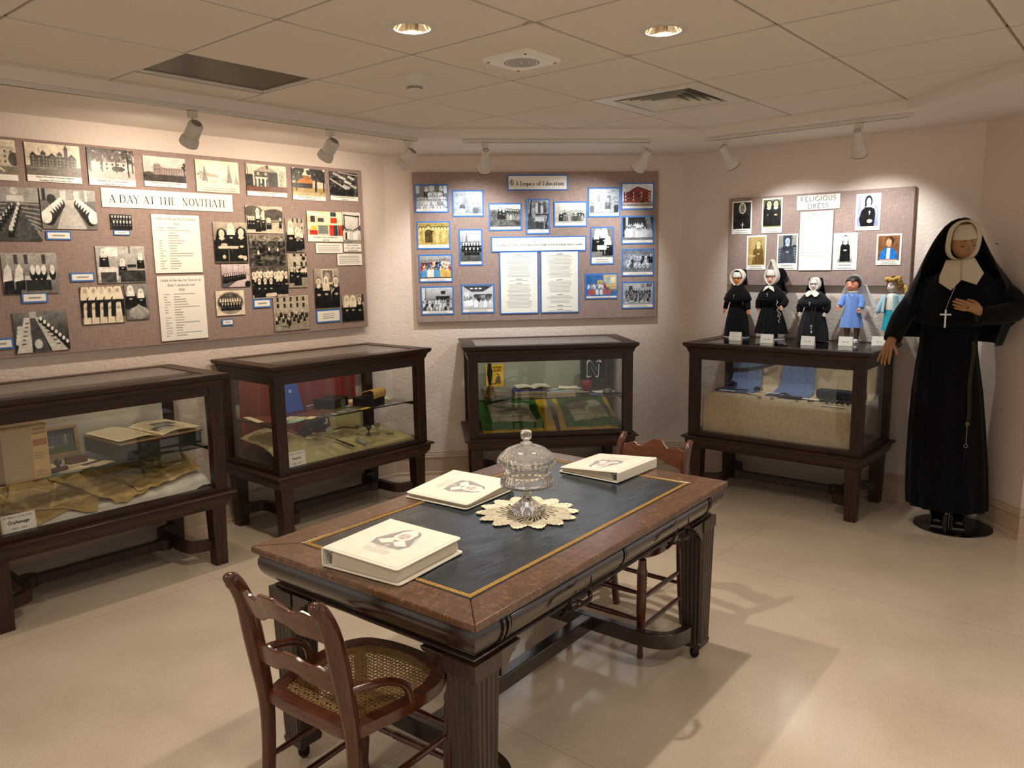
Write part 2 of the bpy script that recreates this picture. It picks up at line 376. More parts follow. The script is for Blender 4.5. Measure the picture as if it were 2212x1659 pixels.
# T-bars just above the tile faces, as strips along both grid directions
for k in range(-9, 10):
    for (p, q) in ((gpt(k, -9), gpt(k, 9)), (gpt(-9, k), gpt(9, k))):
        d = (q - p).normalized(); n = Vector((-d.y, d.x)) * .0115
        r = clip([p - n, q - n, q + n, p + n])
        if len(r) >= 3: mbg.add([(x.x, x.y, ZC + .0075) for x in r], [tuple(range(len(r)))])
ce = struct(mbt.build('ceiling', m_tile))
g = mbg.build('ceiling_grid', m_tbar, ce)
mb = MB(); mb.box(-5.4, 5.4, -3.4, 6.6, ZC + .42, ZC + .44); struct(mb.build('trim_2', M('plenum_deck', '3a342e', .9)))

# ---- return-air grille (perforated panel) in its tile opening
a = gpt(1, 0); VR = math.atan2(gv.y, gv.x)
vent = thing('return_air_grille', 'dark brown perforated return air grille set in the ceiling, askew in its opening', 'vent', ((gpt(1, 0) + gpt(2, 1)) / 2).to_3d() + Vector((0, 0, ZC)), VR)
def grille_mat():
    m, N, L, b = newmat('perforated_bronze'); mp = texco(N, L, (1, 1, 1)); v = N.new('ShaderNodeTexVoronoi'); v.inputs['Scale'].default_value = 110; v.inputs['Randomness'].default_value = 0; L.new(mp.outputs[0], v.inputs[0])
    r = ramp(N, [(.28, lin(hx('1a140a'))), (.4, lin(hx('4c4129')))]); L.new(v.outputs['Distance'], r.inputs[0]); L.new(r.outputs[0], b.inputs['Base Color']); b.inputs['Roughness'].default_value = .5; return m
m_gr = grille_mat()
# local x = along gv, y = across; visible opening is the part nearest the room's middle
mb = MB(); mb.box(-.295, .285, -.300, .085, .010, .014); mb.build('perforated_panel', m_gr, vent)
mb = MB()
for (x0, x1, y0, y1) in ((-.295, .30, .085, .10), (.285, .30, -.30, .10), (-.305, -.295, -.302, .10), (-.305, .30, -.304, -.296)): mb.box(x0, x1, y0, y1, .002, .016)
mb.build('frame', m_white, vent, bevel=.002)
mb = MB(); mb.box(-.300, .300, .128, .300, 0, .012); mb.build('cut_tile', m_tile, vent)
mb = MB(); mb.box(-.30, .30, -.30, .30, .10, .11); mb.build('duct_back', m_black, vent)

# ---- square supply diffuser
df = thing('ceiling_diffuser', 'white square supply diffuser with stepped louvres in the ceiling', 'vent', ((gpt(-1, 3) + gpt(0, 4)) / 2).to_3d() + Vector((0, 0, ZC)), VR)
m_dif = M('diffuser_white', 'e2ddd2', .4)
mb = MB(); h = .292
mb.add([(-h, -h, -.002), (h, -h, -.002), (h, h, -.002), (-h, h, -.002), (-.215, -.215, -.002), (.215, -.215, -.002), (.215, .215, -.002), (-.215, .215, -.002)], [(0, 1, 5, 4), (1, 2, 6, 5), (2, 3, 7, 6), (3, 0, 4, 7)])
mb.rectsweep([(0, -.002), (0, .05)], -h, h, -h, h); mb.rectsweep([(0, -.002), (.0, .07)], -.215, .215, -.215, .215)
mb.build('face_plate', m_dif, df)
for k, rr in enumerate((.195, .155, .115, .075)):
    mb = MB(); mb.rectsweep([(0, -.004), (-.042, .030), (-.042, .033), (0, 0)], -rr, rr, -rr, rr); mb.build('louvre', m_dif, df)
mb = MB(); mb.box(-.036, .036, -.036, .036, -.003, .001); mb.build('centre_plate', m_dif, df)
mb = MB(); mb.box(-.215, .215, -.215, .215, .065, .07); mb.build('throat', m_black, df)

# ---- recessed downlights
m_refl = M('can_reflector', 'e6d8c0', .08, 1)
def spot(name, parent, loc, target, energy, color, size, blend, rad, world=True):
    l = bpy.data.lights.new(name, 'SPOT'); l.energy = energy; l.color = color; l.spot_size = R(size); l.spot_blend = blend; l.shadow_soft_size = rad
    o = bpy.data.objects.new(name, l); COL.objects.link(o); o.parent = parent; o.location = loc
    o.rotation_euler = (Vector(target) - Vector(loc)).to_track_quat('-Z', 'Y').to_euler(); return o
m_bulb, N, L, b = newmat('lit_bulb'); b.inputs['Emission Color'].default_value = (1, .80, .55, 1); b.inputs['Emission Strength'].default_value = 9
def downlight(x, y, label):
    t = thing('recessed_downlight', label, 'ceiling light', (x, y, ZC), 0, 'recessed ceiling downlights')
    mb = MB(); mb.lathe([(.066, .0), (.064, -.004), (.076, -.005), (.086, -.003), (.087, 0)], 40, cap=False); mb.build('trim_ring', m_white, t, 40)
    mb = MB(); mb.lathe([(.066, -.001), (.058, .05), (.046, .10), (.03, .12)], 40, cap=False, mod=lambda a, r, z: r * (1 + .012 * math.cos(a * 20))); mb.build('reflector', m_refl, t, 180)
    mb = MB(); mb.ball((0, 0, .112), .026, 16); mb.build('lamp_bulb', m_bulb, t, 180)
    spot('lamp', t, (0, 0, .06), (0, 0, -1), E_DOWN, DOWN, 118, .55, .025)
    return t
downlight(*DOWN_POS[0], 'left of the two recessed round downlights above the table')
downlight(*DOWN_POS[1], 'right of the two recessed round downlights, above the diffuser in the photo')
# the room's further downlights behind the camera (light only; the fittings are out of view)
for x, y in ((-1.5, .9), (1.75, 1.55), (.4, .4)):
    spot('downlight_lamp', None, (x, y, ZC - .02), (x, y, 0), E_REAR, DOWN, 130, .6, .06)

# ---- smoke detector and loudspeaker
sd = thing('smoke_detector', 'beige conical smoke detector on the ceiling above the left track', 'smoke detector', (-.405, 3.585, ZC))
mb = MB(); mb.lathe([(.078, 0), (.078, -.006), (.062, -.024), (.058, -.026), (.046, -.040), (.043, -.042)], 40); mb.build('base', m_white, sd, 40)
mb = MB(); mb.lathe([(.034, -.042), (.034, -.056), (.030, -.060), (.001, -.061)], 32); mb.build('sensor_head', m_white, sd, 40)
mb = MB(); mb.lathe([(.0345, -.045), (.0345, -.0475)], 32, cap=False); mb.lathe([(.0345, -.050), (.0345, -.0525)], 32, cap=False); mb.build('slots', m_black, sd)
spk = thing('ceiling_speaker', 'square white loudspeaker with round grille on the ceiling between the downlights', 'loudspeaker', (.060, 3.30, ZC), math.atan2(gv.y, gv.x))
mb = MB(); mb.box(-.115, .115, -.115, .115, -.018, 0, bt=.006); mb.build('plate', M('speaker_plate', 'ece7da', .4), spk, bevel=.002)
mb = MB()
for rr in range(1, 7):
    r0 = .011 * rr; mb.lathe([(r0, -.0185), (r0 + .0045, -.0185)], 40, cap=False)
mb.build('grille', M('grille_slots', '6d6757', .6), spk)
m_screw = M('screw_head', '5a5346', .4, .6)
for sx in (-1, 1):
    for sy in (-1, 1): MB().lathe([(.001, -.0205), (.006, -.0195), (.006, -.018)], 10, (sx * .095, sy * .095, 0)).build('screw', m_screw, spk)

# ---- lighting tracks and heads
def track(k, s0, s1, d, label):
    p = WP(k, (s0 + s1) / 2, d, ZS); t = thing('lighting_track', label, 'track', p, WA(k)); hl = (s1 - s0) / 2
    mb = MB(); mb.box(-hl, hl, -.018, .018, -.019, 0); mb.build('channel', m_white, t, bevel=.0015)
    mb = MB(); mb.box(-hl + .01, hl - .01, -.006, .006, -.0195, -.0188); mb.build('slot', m_black, t)
    for e in (-hl, hl): MB().box(e - .004, e + .004, -.019, .019, -.0205, 0).build('end_cap', m_white, t)
track('L', -3.4, -.355, .735, 'long white lighting track below the soffit along the left wall')
track('B', .53, 1.71, .735, 'white lighting track above the education board')
track('R', .494, 1.685, .622, 'white lighting track above the religious dress board')
def head(kind, k, s, d, tgt, label, energy, color, size=92):
    p = WP(k, s, d, ZS - .019); t = thing('track_spotlight', label, 'spotlight', p, WA(k), 'track spotlights')
    T = WP(k, *tgt); inv = Matrix.Rotation(-WA(k), 3, 'Z'); v = (inv @ (T - p)).normalized()
    mb = MB(); mb.box(-.02, .02, -.017, .017, -.035, -.002); mb.build('adapter', m_white, t, bevel=.003)
    mb = MB(); mb.lathe([(.006, -.036), (.006, -.075)], 12); mb.build('stem', m_white, t, 40)
    c = Vector((0, 0, -.093)); Q = v.to_track_quat('Z', 'Y').to_matrix().to_4x4(); Q.translation = c
    if kind == 'gimbal':
        mb = MB(); mb.lathe([(.001, -.045), (.026, -.045), (.034, -.038), (.036, -.03), (.036, .03), (.033, .034)], 32, M=Q); mb.build('back_can', m_white, t, 40)
        mb = MB(); mb.lathe([(.001, -.0455), (.008, -.0455), (.008, -.047), (.014, -.047), (.014, -.0455), (.02, -.0455), (.02, -.047), (.024, -.047), (.024, -.0455)], 28, M=Q); mb.build('heat_sink', m_tbar, t, 40)
        mb = MB(); mb.lathe([(.030, .034), (.034, .036), (.043, .05), (.045, .062), (.045, .076), (.042, .076), (.040, .06), (.026, .04)], 32, cap=False, M=Q); mb.build('front_ring', m_white, t, 40)
        mb = MB(); mb.lathe([(.001, .056), (.039, .060)], 24, cap=False, M=Q); mb.build('lamp_face', m_bulb, t, 60)
        mb = MB(); mb.tube([(0, 0, -.072), tuple(c + Vector((0, .0, .034)))], .009, 10); mb.build('yoke', m_white, t, 40)
        lz = .082
    else:
        mb = MB(); mb.lathe([(.001, -.062), (.014, -.062), (.022, -.058), (.024, -.05), (.026, .012), (.031, .022), (.042, .036), (.046, .05), (.046, .092), (.043, .092), (.042, .05), (.03, .03)], 32, cap=False, M=Q); mb.build('lamp_housing', m_white, t, 40)
        mb = MB()
        for q in range(6):
            a = q * PI / 3; mb.lathe([(.001, -.0635), (.0035, -.063)], 8, (.015 * math.cos(a), .015 * math.sin(a), 0), M=Q)
        mb.build('vent_holes', m_black, t)
        mb = MB(); mb.lathe([(.0462, .089), (.0468, .092), (.0445, .0935)], 32, cap=False, M=Q); mb.build('rim', m_black, t, 60)
        mb = MB(); mb.lathe([(.001, .06), (.041, .066)], 24, cap=False, M=Q); mb.build('lamp_face', m_bulb, t, 60)
        mb = MB(); mb.tube([(0, 0, -.07), tuple(c + Vector((.0, .0, .024)))], .006, 10); mb.build('yoke', m_white, t, 40)
        lz = .098
    lo = c + v * lz; spot('lamp', t, lo, lo + v, energy, color, size, 1.0 if kind == 'gimbal' else .75, .022)
head('gimbal', 'L', -1.768, .735, (-1.80, .0, 1.60), 'white can spotlight nearest the camera on the left track', E_LEFT, WARM, 160)
head('gimbal', 'L', -.981, .735, (-1.05, .0, 1.60), 'white can spotlight in the middle of the three on the left track', E_LEFT * .75, WARM, 160)
head('gimbal', 'L', -.415, .735, (-.60, .0, 1.60), 'white can spotlight at the corner end of the left track', E_LEFT * .5, WARM, 160)
head('bell', 'B', .664, .735, (.62, .0, 1.62), 'white bell spotlight at the left end of the back track', E_BACK, COOL)
head('bell', 'B', 1.679, .735, (1.38, .0, 1.62), 'white bell spotlight at the right end of the back track', E_BACK, COOL)
head('bell', 'R', .63, .622, (.92, .0, 1.50), 'white bell spotlight tilted right near the left end of the right track', E_RIGHT, COOL)
head('bell', 'R', 1.414, .622, (1.36, .0, 1.55), 'white bell spotlight hanging straight near the right end of the right track', E_RIGHT, COOL)

# ---- small wall fittings
ou = thing('wall_outlet', 'beige duplex electrical outlet on the right wall beside the doll case', 'outlet', WP('R', 1.745, .0012, .425), WA('R'))
mb = MB(); mb.box(-.036, .036, -.006, 0, -.058, .058); mb.build('cover_plate', M('outlet_plate', 'b59f80', .4), ou, bevel=.003)
for z in (-.022, .022):
    mb = MB(); mb.prism(arcpts(0, z, .017, .015, 0, 360, 20)[:-1], lambda u, v, t: (u, t, v), -.0085, -.005); o = mb.build('socket', M('outlet_face', 'd8cbb2', .4), ou)
    mb = MB(); mb.box(-.008, -.0055, -.0095, -.008, z - .001, z + .008); mb.box(.0055, .008, -.0095, -.008, z - .001, z + .007); mb.box(-.002, .002, -.0095, -.008, z - .009, z - .005); mb.build('slots', m_black, o)
nl = MB(); nl.tube([(0, 0, 0), (0, -.018, .002)], .0022, 8); o = nl.build('wall_nail', M('nail_steel', '3b332b', .4, .8), None, loc=WP('N', .17, 0, 1.63), rz=WA('N')); tag(o, 'small dark nail in the bare wall at the far right', 'nail')
# ------------------------------------------------------------------ lettering: a small roman alphabet drawn with a broad nib
def _g():
    A = arcpts; T = .36
    l = lambda *p: [(p[i], p[i + 1]) for i in range(0, len(p), 2)]
    st = lambda x, y0=0, y1=1: (1, l(x, y0, x, y1)); th = lambda *p: (T, l(*p)); k = lambda *p: (1, l(*p))
    bw = lambda cx, cy, rx, ry: (1, A(cx, cy, rx, ry, 0, 360, 20))
    hump = lambda x0, x1, y=.42: (1, A((x0 + x1) / 2, y, (x1 - x0) / 2, .22, 180, 0) + l(x1, 0))
    D = {}
    D['A'] = (.8, [th(.07, 0, .4, 1), k(.4, 1, .73, 0), th(.2, .34, .6, .34)], l(.07, 0, .73, 0))
    D['B'] = (.66, [st(.14), (1, l(.14, 1, .3, 1) + A(.3, .76, .2, .24, 90, -90) + l(.14, .52)), (1, l(.14, .52, .32, .52) + A(.32, .26, .24, .26, 90, -90) + l(.14, 0))], l(.14, 0, .14, 1))
    D['C'] = (.78, [(1, A(.44, .5, .37, .5, 48, 312, 22))], [])
    D['D'] = (.84, [st(.14), (1, l(.14, 1, .34, 1) + A(.34, .5, .42, .5, 90, -90, 16) + l(.14, 0))], l(.14, 0, .14, 1))
    D['E'] = (.64, [st(.14), th(.14, 1, .54, 1, .54, .86), th(.14, .52, .44, .52), th(.14, 0, .57, 0, .57, .15)], l(.14, 0, .14, 1))
    D['F'] = (.58, [st(.14), th(.14, 1, .53, 1, .53, .86), th(.14, .52, .42, .52)], l(.14, 0, .14, 1))
    D['G'] = (.84, [(1, A(.44, .5, .37, .5, 48, 320, 22)), st(.74, .05, .42)], l(.72, .42))
    D['H'] = (.84, [st(.14), st(.7), th(.14, .52, .7, .52)], l(.14, 0, .14, 1, .7, 0, .7, 1))
    D['I'] = (.3, [st(.15)], l(.15, 0, .15, 1))
    D['J'] = (.36, [(1, l(.2, 1, .2, .1) + A(.05, .1, .15, .2, 0, -90))], l(.2, 1))
    D['K'] = (.74, [st(.14), th(.14, .42, .62, 1), k(.3, .6, .7, 0)], l(.14, 0, .14, 1, .62, 1, .7, 0))
    D['L'] = (.6, [st(.14), th(.14, 0, .55, 0, .55, .17)], l(.14, 0, .14, 1))
    D['M'] = (.98, [th(.14, 0, .16, 1), k(.16, 1, .5, .05), th(.5, .05, .84, 1), st(.86)], l(.14, 0, .86, 0, .14, 1, .86, 1))
    D['N'] = (.84, [th(.14, 0, .14, 1), k(.14, 1, .7, 0), th(.7, 0, .7, 1)], l(.14, 0, .12, 1, .7, 1))
    D['O'] = (.88, [bw(.44, .5, .36, .5)], [])
    D['P'] = (.62, [st(.14), (1, l(.14, 1, .32, 1) + A(.32, .73, .22, .27, 90, -90) + l(.14, .46))], l(.14, 0, .14, 1))
    D['Q'] = (.88, [bw(.44, .5, .36, .5), k(.45, .1, .8, -.2)], [])
    D['R'] = (.72, [st(.14), (1, l(.14, 1, .32, 1) + A(.32, .75, .21, .25, 90, -90) + l(.14, .5)), k(.34, .5, .66, 0)], l(.14, 0, .14, 1, .67, 0))
    D['S'] = (.58, [(1, A(.3, .75, .2, .25, 35, 270) + A(.28, .25, .23, .25, 90, -145))], [])
    D['T'] = (.68, [st(.34), th(.06, .86, .06, 1, .62, 1, .62, .86)], l(.34, 0))
    D['U'] = (.8, [(1, l(.14, 1, .14, .32) + A(.39, .32, .25, .32, 180, 360) + l(.64, 1))], l(.14, 1, .64, 1))
    D['V'] = (.76, [k(.06, 1, .39, 0), th(.39, 0, .7, 1)], l(.06, 1, .7, 1))
    D['W'] = (1.08, [k(.06, 1, .33, 0), th(.33, 0, .54, 1), k(.54, 1, .78, 0), th(.78, 0, 1.02, 1)], l(.06, 1, 1.02, 1))
    D['Y'] = (.72, [k(.06, 1, .36, .48), th(.36, .48, .66, 1), st(.36, 0, .48)], l(.36, 0, .06, 1, .66, 1))
    D['a'] = (.54, [(1, A(.26, .42, .16, .2, 150, 0) + l(.42, .08, .5, 0)), bw(.25, .17, .17, .17)], [])
    D['b'] = (.6, [st(.14, 0, 1.04), bw(.32, .31, .2, .31)], l(.12, 1.04)); D['c'] = (.52, [(1, A(.3, .31, .22, .31, 45, 315))], [])
    D['d'] = (.62, [st(.48, 0, 1.04), bw(.29, .31, .2, .31)], l(.46, 1.04, .52, 0)); D['e'] = (.54, [(1, A(.29, .31, .21, .31, 0, 315)), th(.08, .34, .5, .34)], [])
    D['f'] = (.38, [(1, l(.18, 0, .18, .84) + A(.32, .84, .14, .2, 180, 40)), th(.05, .62, .36, .62)], l(.18, 0))
    D['g'] = (.58, [bw(.28, .33, .2, .29), (1, l(.48, .62, .48, -.06) + A(.28, -.06, .2, .22, 0, -150))], [])
    D['h'] = (.62, [st(.14, 0, 1.04), hump(.14, .48)], l(.12, 1.04, .14, 0, .48, 0)); D['i'] = (.28, [st(.14, 0, .62), (1.3, l(.14, .82, .14, .9))], l(.14, 0, .12, .62))
    D['j'] = (.28, [(1, l(.16, .62, .16, -.08) + A(.04, -.08, .12, .2, 0, -90)), (1.3, l(.16, .82, .16, .9))], [])
    D['k'] = (.58, [st(.14, 0, 1.04), th(.14, .25, .46, .62), k(.26, .38, .52, 0)], l(.12, 1.04, .14, 0)); D['l'] = (.28, [st(.14, 0, 1.04)], l(.14, 0, .12, 1.04))
    D['m'] = (.92, [st(.14, 0, .62), hump(.14, .45), hump(.45, .77)], l(.14, 0, .12, .62, .45, 0, .77, 0)); D['n'] = (.62, [st(.14, 0, .62), hump(.14, .48)], l(.14, 0, .12, .62, .48, 0))
    D['o'] = (.6, [bw(.3, .31, .23, .31)], []); D['p'] = (.6, [st(.14, -.28, .62), bw(.32, .31, .2, .31)], l(.14, -.28)); D['q'] = (.6, [st(.48, -.28, .62), bw(.29, .31, .2, .31)], [])
    D['r'] = (.44, [st(.14, 0, .62), (1, A(.32, .38, .18, .24, 180, 60))], l(.14, 0, .12, .62)); D['s'] = (.44, [(1, A(.22, .46, .14, .16, 30, 270) + A(.2, .15, .16, .15, 90, -150))], [])
    D['t'] = (.38, [(1, l(.18, .84, .18, .12) + A(.3, .12, .12, .12, 180, 300)), th(.04, .62, .34, .62)], []); D['u'] = (.62, [(1, l(.14, .62, .14, .2) + A(.3, .2, .16, .2, 180, 360)), st(.48, 0, .62)], l(.12, .62, .46, .62))
    D['v'] = (.54, [k(.06, .62, .27, 0), th(.27, 0, .48, .62)], []); D['w'] = (.8, [k(.06, .62, .24, 0), th(.24, 0, .4, .62), k(.4, .62, .57, 0), th(.57, 0, .74, .62)], [])
    D['x'] = (.54, [k(.07, .62, .47, 0), th(.07, 0, .47, .62)], []); D['y'] = (.54, [k(.06, .62, .27, 0), th(.14, -.28, .27, 0, .48, .62)], []); D['z'] = (.5, [th(.07, .62, .43, .62), k(.43, .62, .07, 0), th(.07, 0, .43, 0)], [])
    D['0'] = (.58, [bw(.29, .45, .21, .45)], []); D['1'] = (.46, [st(.24, 0, .9), th(.1, .76, .24, .9)], l(.24, 0)); D['2'] = (.56, [(1, A(.28, .66, .2, .24, 160, -30) + l(.08, 0)), th(.08, 0, .5, 0)], [])
    D['3'] = (.54, [(1, A(.25, .68, .18, .22, 150, -80) + A(.25, .23, .21, .24, 85, -150))], []); D['4'] = (.58, [th(.4, .9, .06, .26, .54, .26), st(.4, 0, .9)], []); D['5'] = (.54, [th(.45, .9, .14, .9, .1, .52), (1, A(.26, .29, .2, .29, 130, -150))], [])
    D['6'] = (.56, [bw(.28, .27, .2, .27), (1, A(.42, .3, .34, .6, 180, 100))], []); D['7'] = (.52, [th(.06, .9, .48, .9), k(.48, .9, .2, 0)], []); D['8'] = (.54, [bw(.27, .68, .16, .22), bw(.27, .22, .2, .23)], []); D['9'] = (.56, [bw(.27, .62, .2, .27), (1, A(.13, .6, .34, .6, 0, -80))], [])
    D['.'] = (.24, [(1.2, l(.12, 0, .12, .09))], []); D[','] = (.24, [(1, l(.14, .08, .08, -.14))], []); D["'"] = (.2, [(1, l(.1, .78, .12, 1))], []); D['-'] = (.5, [th(.06, .34, .44, .34)], []); D[' '] = (.3, [], []); D['&'] = (.7, [bw(.3, .72, .16, .24), (1, A(.3, .25, .24, .25, 120, 330)), k(.24, .6, .66, 0)], [])
    return D
GLY = _g()
def text_quads(s, cap, wt=.115, thin=.04, serif=True, track=.04, wide=1.0, x0=None, y0=0):
    # returns list of quads (2D), centred on x unless x0 is given
    tot = sum(GLY.get(c, GLY['o'])[0] * wide + track for c in s) - track
    x = (-tot / 2 if x0 is None else 0); out = []
    for c in s:
        adv, strokes, sf = GLY.get(c, GLY['o'])
        for wgt, pts in strokes:
            hw = wt * (wgt if serif else 1) / 2; hv = (thin if serif else wt) / 2
            P = [(x + p[0] * wide, p[1]) for p in pts]
            for (ax, ay), (bx, by) in zip(P, P[1:]):
                if abs(by - ay) > 1e-5: out.append([(ax - hw, ay), (ax + hw, ay), (bx + hw, by), (bx - hw, by)])
                if abs(bx - ax) > 1e-5: out.append([(ax, ay - hv), (ax, ay + hv), (bx, by + hv), (bx, by - hv)])
        if serif:
            for sx, sy in sf: out.append([(x + sx * wide - .12, sy - thin * .6), (x + sx * wide + .12, sy - thin * .6), (x + sx * wide + .12, sy + thin * .6), (x + sx * wide - .12, sy + thin * .6)])
        x += adv * wide + track
    ox = 0 if x0 is None else x0 / cap
    return [[((px + ox) * cap, py * cap + y0) for px, py in q] for q in out], tot * cap
def put_text(mb, s, cap, cx, base, y, fit=None, left=False, mp=None, **kw):
    q, wd = text_quads(s, cap, **(dict(kw, x0=0) if left else kw))
    sc = min(1, fit / wd) if fit and wd > fit else 1
    for quad in q:
        v = [(cx + px * sc, y, base + pz * sc) for px, pz in quad]
        if mp: v = [mp(*p) for p in v]
        mb.add(v, [(0, 1, 2, 3)])

# ------------------------------------------------------------------ photographs: painted as small colour rasters on a fine mesh
class Pic:
    def __init__(s, w, h, bg=.8, cell=.0028, tint=(1, 1, 1)):
        s.nx = 2 * max(8, int(w / cell)); s.ny = 2 * max(8, int(h / cell)); s.asp = w / h; s.tint = np.array(tint)
        s.a = np.zeros((s.ny, s.nx, 3)); s.U, s.V = np.meshgrid((np.arange(s.nx) + .5) / s.nx, (np.arange(s.ny) + .5) / s.ny); s.a[:] = s.c(bg)
    def c(s, c): return np.array(hx(c)) if isinstance(c, str) else (np.array([c] * 3) * s.tint if np.isscalar(c) else np.array(c))
    def put(s, mask, c, al=1): s.a[mask] = s.a[mask] * (1 - al) + s.c(c) * al; return s
    def rect(s, u0, v0, u1, v1, c, al=1): return s.put((s.U >= u0) & (s.U < u1) & (s.V >= v0) & (s.V < v1), c, al)
    def ell(s, x, y, rx, ry, c, al=1): return s.put(((s.U - x) / rx) ** 2 + ((s.V - y) / ry) ** 2 < 1, c, al)
    def poly(s, P, c, al=1):
        m = np.zeros_like(s.U, bool); n = len(P)
        for i in range(n):
            (x0, y0), (x1, y1) = P[i], P[(i + 1) % n]
            if y0 == y1: continue
            k = ((y0 > s.V) != (y1 > s.V)) & (s.U < (x1 - x0) * (s.V - y0) / (y1 - y0) + x0); m ^= k
        return s.put(m, c, al)
    def line(s, x0, y0, x1, y1, wd, c, al=1):
        dx, dy = (x1 - x0) * s.asp, y1 - y0; L = math.hypot(dx, dy) + 1e-9; t = np.clip((((s.U - x0) * s.asp) * dx + (s.V - y0) * dy) / L ** 2, 0, 1)
        return s.put(((s.U - x0) * s.asp - t * dx) ** 2 + (s.V - y0 - t * dy) ** 2 < wd ** 2, c, al)
    def vgrad(s, v0, v1, c0, c1):
        m = (s.V >= v0) & (s.V < v1); t = ((s.V - v0) / (v1 - v0))[..., None]; g = s.c(c0) * (1 - t) + s.c(c1) * t; s.a[m] = g[m]; return s
    def mott(s, amp, n=12, seed=1, box=(0, 0, 1, 1)):
        r = np.random.RandomState(seed); g = r.rand(n + 2, n + 2); x = s.U * n; y = s.V * n; i = x.astype(int); j = y.astype(int); fx = x - i; fy = y - j
        v = (g[j, i] * (1 - fx) + g[j, i + 1] * fx) * (1 - fy) + (g[j + 1, i] * (1 - fx) + g[j + 1, i + 1] * fx) * fy
        m = (s.U >= box[0]) & (s.U < box[2]) & (s.V >= box[1]) & (s.V < box[3]); s.a[m] = np.clip(s.a[m] + ((v - .5) * 2 * amp)[..., None][m], 0, 1); return s
    def nun(s, x, y, h, veil=.06, face=.75, coif=.95, body=.07, wd=.26):
        w_ = h * wd / s.asp; a = s.asp
        s.poly([(x - w_, y), (x + w_, y), (x + w_ * .85, y + h * .6), (x + w_ * .3, y + h * .76), (x - w_ * .3, y + h * .76), (x - w_ * .85, y + h * .6)], body)
        s.poly([(x - w_ * .7, y + h * .55), (x + w_ * .7, y + h * .55), (x + w_ * .42, y + h * .96), (x, y + h * 1.03), (x - w_ * .42, y + h * .96)], veil)
        s.ell(x, y + h * .86, h * .095 / a, h * .125, coif); s.poly([(x - h * .1 / a, y + h * .70), (x, y + h * .64), (x + h * .1 / a, y + h * .70), (x + h * .04 / a, y + h * .80), (x - h * .04 / a, y + h * .80)], coif)
        s.ell(x, y + h * .85, h * .058 / a, h * .08, face); s.ell(x, y + h * .44, h * .07 / a, h * .035, face); return s
    def person(s, x, y, h, body=.5, hair=.12, face=.75):
        a = s.asp; s.poly([(x - h * .2 / a, y), (x + h * .2 / a, y), (x + h * .22 / a, y + h * .6), (x + h * .1 / a, y + h * .74), (x - h * .1 / a, y + h * .74), (x - h * .22 / a, y + h * .6)], body)
        s.ell(x, y + h * .88, h * .11 / a, h * .13, hair); s.ell(x, y + h * .84, h * .08 / a, h * .1, face); return s
    def crowd(s, rows, seed=3, bodies=(.1, .9), face=.72, hair=.1):
        r = np.random.RandomState(seed)
        for (v, h, n, u0, u1) in rows:
            for k in range(n):
                b = bodies[r.randint(len(bodies))]
                if not isinstance(b, str): b = min(1, max(0, b + (r.rand() - .5) * .16))
                s.person(u0 + (u1 - u0) * (k + .5) / n + (r.rand() - .5) * .02, v + (r.rand() - .5) * .02, h * (.9 + .2 * r.rand()), b, hair, face)
        return s
    def tree(s, x, y, h, c=.15, n=26, seed=1, spread=.3):
        r = np.random.RandomState(seed); s.line(x, y, x, y + h * .6, h * .03, c)
        for k in range(n):
            a = r.rand() * 2 * PI; q = r.rand() ** .5; s.ell(x + math.cos(a) * q * h * spread / s.asp, y + h * .68 + math.sin(a) * q * h * .32, h * .07 / s.asp, h * .06, c + (r.rand() - .4) * .16, .8)
        return s
    def house(s, u0, v0, u1, v1, wall=.7, roof=.3, win=.2, nx=5, ny=2, rh=.25, gable=False):
        H = v1 - v0; vr = v1 - H * rh; s.rect(u0, v0, u1, vr, wall)
        s.poly([(u0 - .02, vr), (u1 + .02, vr), ((u0 + u1) / 2, v1), ] if gable else [(u0 - .01, vr), (u1 + .01, vr), (u1 - .03, v1), (u0 + .03, v1)], roof)
        for i in range(nx):
            for j in range(ny):
                cx = u0 + (u1 - u0) * (i + .5) / nx; cy = v0 + (vr - v0) * (j + .5) / ny; s.rect(cx - (u1 - u0) * .16 / nx, cy - (vr - v0) * .26 / ny, cx + (u1 - u0) * .16 / nx, cy + (vr - v0) * .26 / ny, win)
        return s
    def bars(s, u0, v0, u1, v1, n, c=.35, seed=2, al=.75, left=True, short=.5):
        r = np.random.RandomState(seed); d = (v1 - v0) / n
        for k in range(n):
            L = (u1 - u0) * (short + (1 - short) * r.rand()); x = u0 if left else (u0 + u1 - L) / 2; s.rect(x, v1 - d * (k + .72), x + L, v1 - d * (k + .3), c, al)
        return s
    def mesh(s, name, w, h, parent, y, mat=None, mp=None, z0=0, cx=0):
        A_ = s.a.reshape(s.ny // 2, 2, s.nx // 2, 2, 3).mean((1, 3)); nx, ny = s.nx // 2, s.ny // 2; x = np.linspace(-w / 2, w / 2, nx) + cx; z = np.linspace(z0, z0 + h, ny); X, Z = np.meshgrid(x, z)
        co = np.stack([X.ravel(), np.full(nx * ny, y), Z.ravel()], 1)
        if mp is not None: co = np.array([mp(*p) for p in co])
        i = np.arange((nx - 1) * (ny - 1)); q = (i // (nx - 1)) * nx + i % (nx - 1); F = np.stack([q, q + 1, q + nx + 1, q + nx], 1)
        me = bpy.data.meshes.new(name); me.vertices.add(nx * ny); me.vertices.foreach_set('co', co.astype(np.float32).ravel())
        me.loops.add(F.size); me.loops.foreach_set('vertex_index', F.ravel().astype(np.int32)); me.polygons.add(len(F)); me.polygons.foreach_set('loop_start', (np.arange(len(F)) * 4).astype(np.int32))
        me.update(); a = np.clip(A_, 0, 1); L = np.where(a <= .04045, a / 12.92, ((a + .055) / 1.055) ** 2.4)
